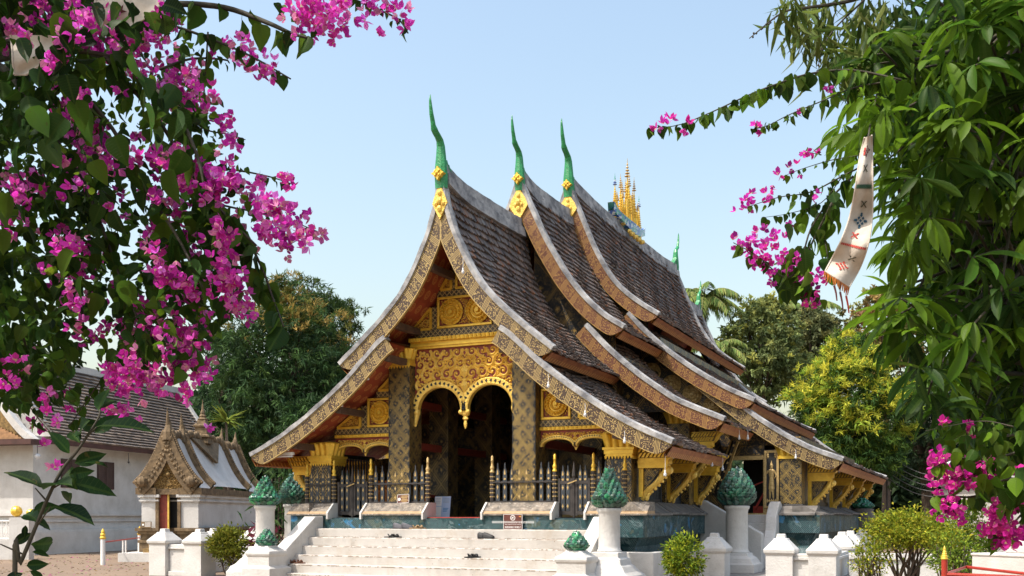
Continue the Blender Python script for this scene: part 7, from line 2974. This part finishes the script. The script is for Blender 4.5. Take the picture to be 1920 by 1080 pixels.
# ------------------------------------------------------------------ trees behind the temple
def tree(label, px, ptop, pbot, hw, d, cols, tips, n, size, name="tree", lobes=26, trunk=.28, tipf=.35, group=None, tpl=T_BLADE, droop=.5, tipz=.15, shape=1.0):
    b = PD(px, HY, d)
    zt = 1.6 - (ptop - HY) / F * d
    zb = max(.8, 1.6 - (pbot - HY) / F * d)
    r = hw * d / F
    H = zt - zb
    t = thing(name, label, "tree", (b.x, b.y, 0), group)
    cen = np.array([b.x, b.y, zb + H * .5])
    # lobes on an irregular ellipsoid, each lobe a cluster of leaf sprays
    L = rdir(lobes * 3)
    L = L[L[:, 2] > -.75][:lobes * 2]
    rad = .55 + .45 * RNG.random((len(L), 1)) ** .6
    L = L * rad
    wz = np.clip(1 - shape * .45 * np.maximum(L[:, 2:3], 0) ** 1.5, .3, 1)
    L[:, 0:2] *= wz
    LC_ = L * np.array([r * .82, r * .82, H * .45]) + cen
    lr = RNG.uniform(.16, .30, len(L)) * min(r, H * .5)
    m = max(1, n // 14)
    li = RNG.integers(0, len(L), m)
    s_ = rdir(m)
    s_[:, 2] = np.where(RNG.random(m) < .75, np.abs(s_[:, 2]), s_[:, 2])
    SP = LC_[li] + s_ * lr[li][:, None] * (RNG.random((m, 1)) ** .3) * np.array([1.15, 1.15, .85])
    # a spray: leaves fanned around a point
    P = np.repeat(SP, 14, axis=0)
    nn = len(P)
    out = np.repeat(norm(SP - cen + rdir(m) * r * .3), 14, axis=0)
    ax = rdir(nn) * .85 + out * .5 - UPV * droop
    lz = L[:, 2]
    lobe_tip = RNG.random(len(L)) < np.clip((lz + tipz) * 2.2, .0, .92)
    tip = (RNG.random(m) < tipf) & lobe_tip[li] & (s_[:, 2] > -.1)
    # dense inner foliage that closes the crown
    core = RNG.random(m) < .30
    SP[core] = cen + rdir(core.sum()) * (RNG.random((core.sum(), 1)) ** .4) * np.array([r * .72, r * .72, H * .40]) * np.array([1, 1, 1])
    tip &= ~core
    P = np.repeat(SP, 14, axis=0)
    P = P + rdir(nn) * size * .45
    out = np.repeat(norm(SP - cen + rdir(m) * r * .3), 14, axis=0)
    col = np.repeat(palette(m, cols, .28), 14, axis=0)
    tc = np.repeat(palette(m, tips, .2), 14, axis=0)
    tm = np.repeat(tip, 14)
    col[tm] = tc[tm]
    col *= RNG.uniform(.8, 1.2, (nn, 1))
    ax[tm] += UPV * (droop + .35)
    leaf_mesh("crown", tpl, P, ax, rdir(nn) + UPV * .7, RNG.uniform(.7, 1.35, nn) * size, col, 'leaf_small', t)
    mb = MB()
    top = Vector((b.x, b.y, zb + H * .62))
    branch(mb, [Vector((b.x, b.y, 0)), Vector((b.x + .1, b.y, zb * .6 + .3)), top], trunk, trunk * .3)
    for k in range(14):
        e = Vector(LC_[RNG.integers(0, len(LC_))])
        s0 = Vector((b.x, b.y, zb + H * RNG.uniform(.0, .45)))
        branch(mb, [s0, s0.lerp(e, .5) + Vector((0, 0, H * .05)), e], trunk * .4, trunk * .08)
    mb.build("trunk", 'bark', t, smooth=True)
    return t


DKG = [(.036, .078, .028), (.05, .105, .034), (.068, .13, .036), (.028, .06, .025)]
tree("large dark tree left of the temple, flushed with tan flower sprays at its top", 545, 515, 900, 165, 58, DKG + [(.05, .085, .02)], [(.36, .25, .07), (.28, .21, .055), (.18, .18, .04)], 42000, .32, lobes=48, trunk=.45, tipf=.62, shape=.6, tipz=-.12)
tree("dark green tree rising behind the tan-flowered tree, beside the temple's left roof edge", 600, 500, 800, 95, 66, [(.03, .06, .02), (.045, .085, .022), (.06, .10, .025)], [(.09, .12, .03)], 20000, .32, lobes=34, trunk=.4, tipf=.25)
tree("dark leafy tree low behind the small chapel", 430, 600, 960, 95, 62, DKG, [(.06, .10, .03)], 9000, .36, lobes=20, trunk=.4, tipf=.2)
tree("dense dark tree between the chapel roof and the temple's left eave", 600, 700, 985, 110, 54, DKG, [(.05, .10, .03)], 10000, .34, lobes=20, trunk=.35, tipf=.12)
tree("bright yellow-green mango tree in new leaf right of the temple roof", 1592, 622, 955, 128, 50, [(.03, .07, .016), (.05, .105, .02), (.09, .15, .022)], [(.46, .47, .05), (.34, .41, .045), (.58, .54, .06), (.20, .30, .03)], 44000, .27, lobes=60, trunk=.35, tipf=.8, shape=.85, tipz=.6)
tree("grey-green open tree behind the rear roof finials", 1425, 545, 800, 105, 64, [(.15, .19, .07), (.20, .24, .08), (.11, .15, .055)], [(.34, .34, .08), (.26, .28, .08)], 18000, .28, lobes=44, trunk=.35, tipf=.5, tpl=T_CARD, tipz=.4)
tree("pale olive tree just above the mango tree's left shoulder", 1520, 570, 760, 85, 70, [(.14, .16, .07), (.10, .125, .055), (.18, .19, .08)], [(.24, .23, .08)], 12000, .28, lobes=34, trunk=.3, tipf=.3, tpl=T_CARD)
tree("thin russet-leaved tree behind the banner's tassels", 1660, 520, 760, 95, 72, [(.19, .14, .05), (.24, .13, .06), (.15, .16, .05), (.29, .20, .07)], [(.32, .18, .09), (.26, .26, .07)], 9000, .30, lobes=40, trunk=.35, tipf=.4, tpl=T_CARD)
tree("very dark tree behind the utility pole", 1735, 640, 960, 95, 56, [(.016, .035, .018), (.022, .045, .02), (.03, .055, .022)], [(.05, .08, .03)], 11000, .34, lobes=24, trunk=.4, tipf=.1)
tree("dark tree low between the mango tree and the rear hall", 1470, 760, 970, 85, 60, DKG, [(.05, .08, .03)], 6000, .34, lobes=16, trunk=.3, tipf=.1)
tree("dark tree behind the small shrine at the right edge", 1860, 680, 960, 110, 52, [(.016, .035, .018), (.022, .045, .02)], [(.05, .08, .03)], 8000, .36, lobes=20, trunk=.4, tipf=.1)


def palm(label, px, py, d, n, fl, seed, spiky=False, name="palm_tree"):
    rr = random.Random(seed)
    c = PD(px, py, d)
    t = thing(name, label, "palm tree" if not spiky else "plant", (c.x, c.y, 0))
    mb = MB()
    mb.tube([(c.x + .3, c.y, 0), (c.x + .15, c.y, c.z * .5), (c.x, c.y, c.z)], [.2, .16, .13] if not spiky else [.08, .07, .06], 8)
    mb.build("trunk", 'bark', t, smooth=True)
    P, AX, UP, SZ = [], [], [], []
    mbr = MB()
    for k in range(n):
        a = 2 * math.pi * k / n + rr.uniform(-.2, .2)
        el = rr.uniform(.1, 1.25)
        L = fl * rr.uniform(.8, 1.1)
        h = Vector((math.cos(a), math.sin(a), 0))
        pts = []
        for i in range(9):
            f = i / 8
            pts.append(c + h * (L * f * math.cos(el * (1 - .3 * f))) + Vector((0, 0, L * (f * math.sin(el) - (.75 if not spiky else .15) * f * f))))
        if not spiky:
            mbr.tube(pts, [.045 * (1 - .8 * i / 8) for i in range(9)], 5)
            for i in range(1, 46):
                f = i / 46
                j = f * 8
                i0 = min(int(j), 7)
                p = pts[i0].lerp(pts[i0 + 1], j - i0)
                tg = (pts[i0 + 1] - pts[i0]).normalized()
                side = tg.cross(Vector((0, 0, 1))).normalized()
                for sg in (-1, 1):
                    P.append(tuple(p))
                    AX.append(tuple(tg * .55 + side * sg * .8 + Vector((0, 0, -.35 + rr.uniform(-.15, .15)))))
                    UP.append((rr.uniform(-.3, .3), rr.uniform(-.3, .3), 1))
                    SZ.append(L * .26 * (1 - .55 * abs(f - .35)) * rr.uniform(.85, 1.1))
        else:
            P.append(tuple(c))
            AX.append(tuple(pts[4] - c))
            UP.append((0, 0, 1))
            SZ.append(L)
    if not spiky:
        mbr.build("frond_rib", 'leafrib', t, smooth=True)
    nn = len(P)
    leaf_mesh("frond", T_THIN if not spiky else T_BLADE, P, AX, UP, SZ, palette(nn, [(.11, .18, .045), (.17, .24, .06), (.25, .28, .08)] if not spiky else [(.14, .20, .03), (.20, .24, .04)], .25), 'leaf_small', t)
    return t


simple('leafrib', "palm rib", (.16, .17, .05), .6)
palm("coconut palm with arching fronds behind the rear green finials", 1320, 560, 64, 17, 2.9, 3)
palm("second coconut palm whose fronds show under the cloth banner", 1505, 585, 78, 17, 3.4, 5)
palm("young fan palm low beside the rear end of the main roof", 1352, 655, 58, 15, 2.2, 8)
palm("spiky bright green plant behind the chapel's roof spire", 424, 792, 47, 34, 1.05, 4, True, "spiky_plant")
# leafy plants beside the plinth on the left
pp = PD(520, 965, 27)
t = thing("leafy_plant", "dark leafy plants with maroon leaves squeezed between chapel wall and temple plinth", "plant", (pp.x, pp.y, 0))
n = 420
P = np.array(pp) * np.array([1, 1, 0]) + np.stack([RNG.normal(0, .28, n), RNG.normal(0, .4, n), RNG.uniform(.6, 3.0, n)], 1)
hang_leaves("foliage", P, RNG.uniform(.15, .34, n), palette(n, [(.025, .06, .02), (.04, .085, .025), (.06, .11, .03)], .25), t, T_BLADE, 'leaf_small', .8, .6)
n = 120
P = np.array(pp) * np.array([1, 1, 0]) + np.stack([RNG.normal(-.1, .22, n), RNG.normal(-.3, .3, n), RNG.uniform(.5, 1.35, n)], 1)
hang_leaves("foliage", P, RNG.uniform(.15, .26, n), palette(n, [(.10, .015, .03), (.14, .03, .04)], .25), t, T_OVATE, 'leaf_small', .8, .2)
mb = MB()
for k in range(5):
    mb.tube([(pp.x - .3 + .15 * k, pp.y, 0), (pp.x - .25 + .12 * k, pp.y + .1, 2.6)], .02, 5)
mb.build("stems", 'bark', t)

# fallen leaves and petals on the dusty ground
n = 900
dd = RNG.uniform(25, 42, n)
tt = RNG.uniform(-.56, -.22, n) * dd
P = dd[:, None] * FW + tt[:, None] * R_ + np.array([0, 0, .012])
pc = palette(n, [(.20, .12, .05), (.14, .09, .04), (.26, .18, .07), (.45, .06, .28), (.10, .11, .03)], .25)
o = leaf_mesh("fallen_leaves", T_CARD, P, rdir(n) * np.array([1, 1, .05]), np.tile(UPV, (n, 1)) + rdir(n) * .25, RNG.uniform(.05, .13, n), pc, 'leaf_small')
tag(o, "dry leaves and petals scattered over the dusty ground", "fallen leaves", None, "stuff")

# the far wood that closes the view between the trees
n = 26000
ang = RNG.uniform(-.62, .62, n)
dd = RNG.uniform(84, 96, n)
hgt = (8.2 + 2.4 * np.sin(ang * 17) + 1.6 * np.sin(ang * 41 + 1))
zz = RNG.random(n) ** .8 * hgt
P = dd[:, None] * (np.cos(ang)[:, None] * FW + np.sin(ang)[:, None] * R_) + zz[:, None] * UPV
o = leaf_mesh("far_wood", T_CARD, P, rdir(n) - UPV * .3, rdir(n) + UPV * .6, RNG.uniform(.9, 1.7, n), palette(n, [(.022, .045, .022), (.03, .06, .025), (.045, .075, .03)], .25), 'leaf_small')
tag(o, "dark far wood closing the view behind the trees", "wood", None, "stuff")
